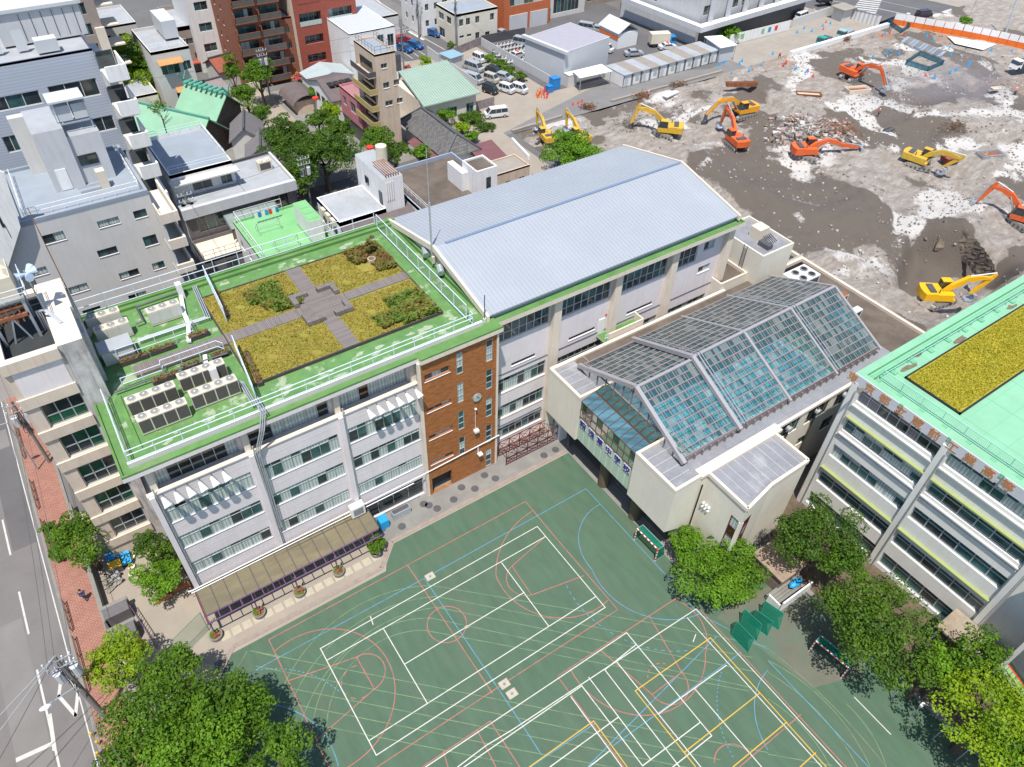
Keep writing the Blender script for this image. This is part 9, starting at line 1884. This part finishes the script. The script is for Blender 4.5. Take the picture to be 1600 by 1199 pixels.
for k in ((('van'), WH, 775, 178, 165, 'white long van parked alone beside the weedy garden'), ('van', SV, 741, 106, -75, 'silver high van behind the light van row'), ('kei', WH, 749, 92, -80, 'small white van at the back of the van lot'), ('van', SV, 739, 124, -72, 'silver minivan nearest the green roof hall'),
          ('hatch', BK, 772, 111, -70, 'black estate between silver vans'), ('kei', CH, 768, 124, -72, 'champagne boxy van in the middle row'), ('hatch', SV, 788, 121, -65, 'silver estate beside the champagne van'), ('kei', BK, 766, 141, -72, 'black boxy van in the front row'), ('kei', WH, 792, 140, -70, 'white microvan left of the other white one in the front row'), ('kei', WH, 812, 140, -70, 'white microvan at the right end of the front row'),
          ('hatch', BL_, 633, 76, -70, 'blue compact in the nearer painted parking bay'), ('hatch', BL_, 649, 71, -70, 'blue compact beside the lane in the painted bays'), ('hatch', RD, 630, 62, -10, 'red compact behind the two blue ones'), ('car', SV, 784, 52, -70, 'silver car between cream office and orange workshop'), ('hatch', BL_, 678, 52, -70, 'blue car beside the cream office wall'),
          ('van', SV, 817, 67, -60, 'silver minivan at the back of the scooter lot'), ('hatch', SV, 372, 415, 88, 'silver car in the shade below the dark tiled house'), ('van', SV, 918, 44, -55, 'silver high van left of the tent'), ('hatch', SV, 934, 46, -55, 'silver minivan right beside the tent'),
          ('car', SV, 990, 83, -22, 'silver sedan parked beside the hut row'), ('kei', WH, 936, 82, -70, 'small white van against the white hall'), ('van', WH, 1322, 52, 8, 'x')):
    if k[-1] != 'x': car(*k)
car('kei', WH, 947, 77, -72, 'white police minivan with red light bar', police=True); car('car', WH, 1043, 73, -20, 'white patrol car with red light bar by the box truck', police=True); car('car', WH, 808, 86, 5, 'white patrol car in the scooter lot', police=True)
car('van', ('darkwine', (.03, .012, .03)), 1443, 24, -12, 'dark minivan driving on the main road', z=.78, group='cars on the main road'); car('car', BK, 1288, 1, -12, 'black car at the top edge near the crossing', z=.78, group='cars on the main road'); car('van', WH, 1253, 26, 10, 'white van in the office car park', z=.05)
def truck(px, py, ang, cabc, boxc, label, z=.05, L=6.0, box=2.2, tank=False):
    c = G(px, py, z + 1); t = thing('truck', label, 'truck', (*c, z), 'trucks'); t.rotation_euler = (0, 0, R(ang)); X, Y = c; Q = lambda x0, y0, z0, x1, y1, z1, m_, nm: MB().box(X + x0, Y + y0, z + z0, X + x1, Y + y1, z + z1, m_).build(nm, t)
    b = MB(); b.hexa([(X + L / 2 - 1.7, Y - 1, z + .5), (X + L / 2, Y - 1, z + .5), (X + L / 2, Y + 1, z + .5), (X + L / 2 - 1.7, Y + 1, z + .5), (X + L / 2 - 1.7, Y - .95, z + 2.3), (X + L / 2 - .35, Y - .95, z + 2.3), (X + L / 2 - .35, Y + .95, z + 2.3), (X + L / 2 - 1.7, Y + .95, z + 2.3)], cabc); b.build('cab', t)
    b = MB(); b.hexa([(X + L / 2 - 1.4, Y - 1.01, z + 1.4), (X + L / 2 - .12, Y - 1.01, z + 1.4), (X + L / 2 - .12, Y + 1.01, z + 1.4), (X + L / 2 - 1.4, Y + 1.01, z + 1.4), (X + L / 2 - 1.4, Y - .97, z + 2.1), (X + L / 2 - .3, Y - .97, z + 2.1), (X + L / 2 - .3, Y + .97, z + 2.1), (X + L / 2 - 1.4, Y + .97, z + 2.1)], M_CARGL); b.build('windows', t)
    Q(-L / 2, -.9, .55, L / 2 - 1.75, .9, .85, M_METALD, 'chassis'); Q(-L / 2, -1.05, .86, L / 2 - 1.8, 1.05, .86 + box, boxc, 'load_body')
    for f in (-L / 2 + 1.0, L / 2 - .9):
        for s in (1, -1): MB().cyl((X + f, Y + s * .75, z + .45), (X + f, Y + s * 1.02, z + .45), .45, M_TYRE, 12).build('wheel', t)
    return t
truck(1035, 65, -22, M_BLUE, M_CREAM, 'cream box truck with blue front in the police lot', L=6.5)
truck(1287, 64, 195, mat('truck_teal', (.02, .30, .22), .4, .05, 1), M_METALD, 'teal dump truck with dark bed by the long wall', box=.7, L=5); truck(1320, 53, 190, mat('truck_pale_green', (.30, .45, .44), .4, .05, 1), M_STEEL, 'pale green truck behind the teal one', box=.8, L=5.4)
truck(1600, 100, 170, M_WHITE, M_METALD, 'white dump truck cut by the right edge', z=1.1, L=7, box=1.0)
# motor scooters in rows in the fenced lot
sc = None; k = 0
for r_ in range(5):
    for q in range(8):
        x, y = 769 + q * 5.6 + r_ * 4.5, 74 + r_ * 6.2 - q * 1.2
        c = G(x, y, .5)
        if sc is None:
            sc = thing('motor_scooter', 'small white scooter parked in rows in the fenced lot', 'scooter', (0, 0, 0), 'white scooters in the fenced lot'); MB().box(-.55, -.14, .3, .3, .14, .65, M_WHITE).box(.3, -.2, .25, .5, .2, 1.0, M_WHITE).build('body', sc); MB().box(-.6, -.13, .652, .1, .13, .76, M_BLACK).build('saddle', sc)
            for f in (-.5, .55): MB().cyl((f, -.05, .22), (f, .05, .22), .22, M_BLACK, 8).build('wheel', sc)
            MB().cyl((.35, -.3, 1.02), (.35, .3, 1.02), .03, M_BLACK, 5).build('handlebar', sc); sc.location = (*c, .04); sc.rotation_euler = (0, 0, R(-20))
        else: copy_thing(sc, (*c, .04), R(-20))
# lot fences
for (p, q, h, m_, lb) in (((772, 165), (698, 186), 1.8, mat('rusty_sheet_fence', (.24, .20, .20), .8, .3, 1.2), 'rusty sheet fence below the green roof hall'), ((700, 92), (752, 70), 1.8, MATS['rusty_sheet_fence'], 'rusty sheet fence behind the blue roofed shed'), ((752, 72), (860, 133), 1.9, M_GREY, 'grey sheet fence between van lot and scooters'), ((752, 70), (820, 57), 2.0, M_METALD, 'dark fence behind the scooter lot'),
                         ((668, 88), (745, 142), 2.2, M_WCLEAN, 'pale panel fence beside the green roof hall')):
    a, c = G(*p), G(*q); tag(MB().bar((*a, h / 2), (*c, h / 2), .12, h, m_).build('sheet_fence'), lb, 'fence')
for (px, py, h, lb) in ((493, 155, 5, 'red topped sign post in the park'), (578, 232, 9, 'red topped sign post beside the pump tower')):
    c = G(px, py, h); t = thing('park_sign', lb, 'sign post', (*c, 0)); MB().cyl((*c, 0), (*c, h), .06, M_STEEL, 6).build('post', t); MB().cyl((*c, h), (*c, h + .3), .6, M_RED, 10).build('sign_disc', t)

t = building('corner_flats', 'grey flats across the street just outside the left edge', -46, -10, -25.4, 47.2, 17, M_WALLG, M_PALEROOF, [], [], ST_DARK, par=.5)
t = building('corner_flats', 'taller grey flats across the street beyond the left edge', -46, 62, -24.6, 80, 16, M_WALLG, M_PALEROOF, [], [], ST_DARK, par=.5)
bpy.context.view_layer.update()
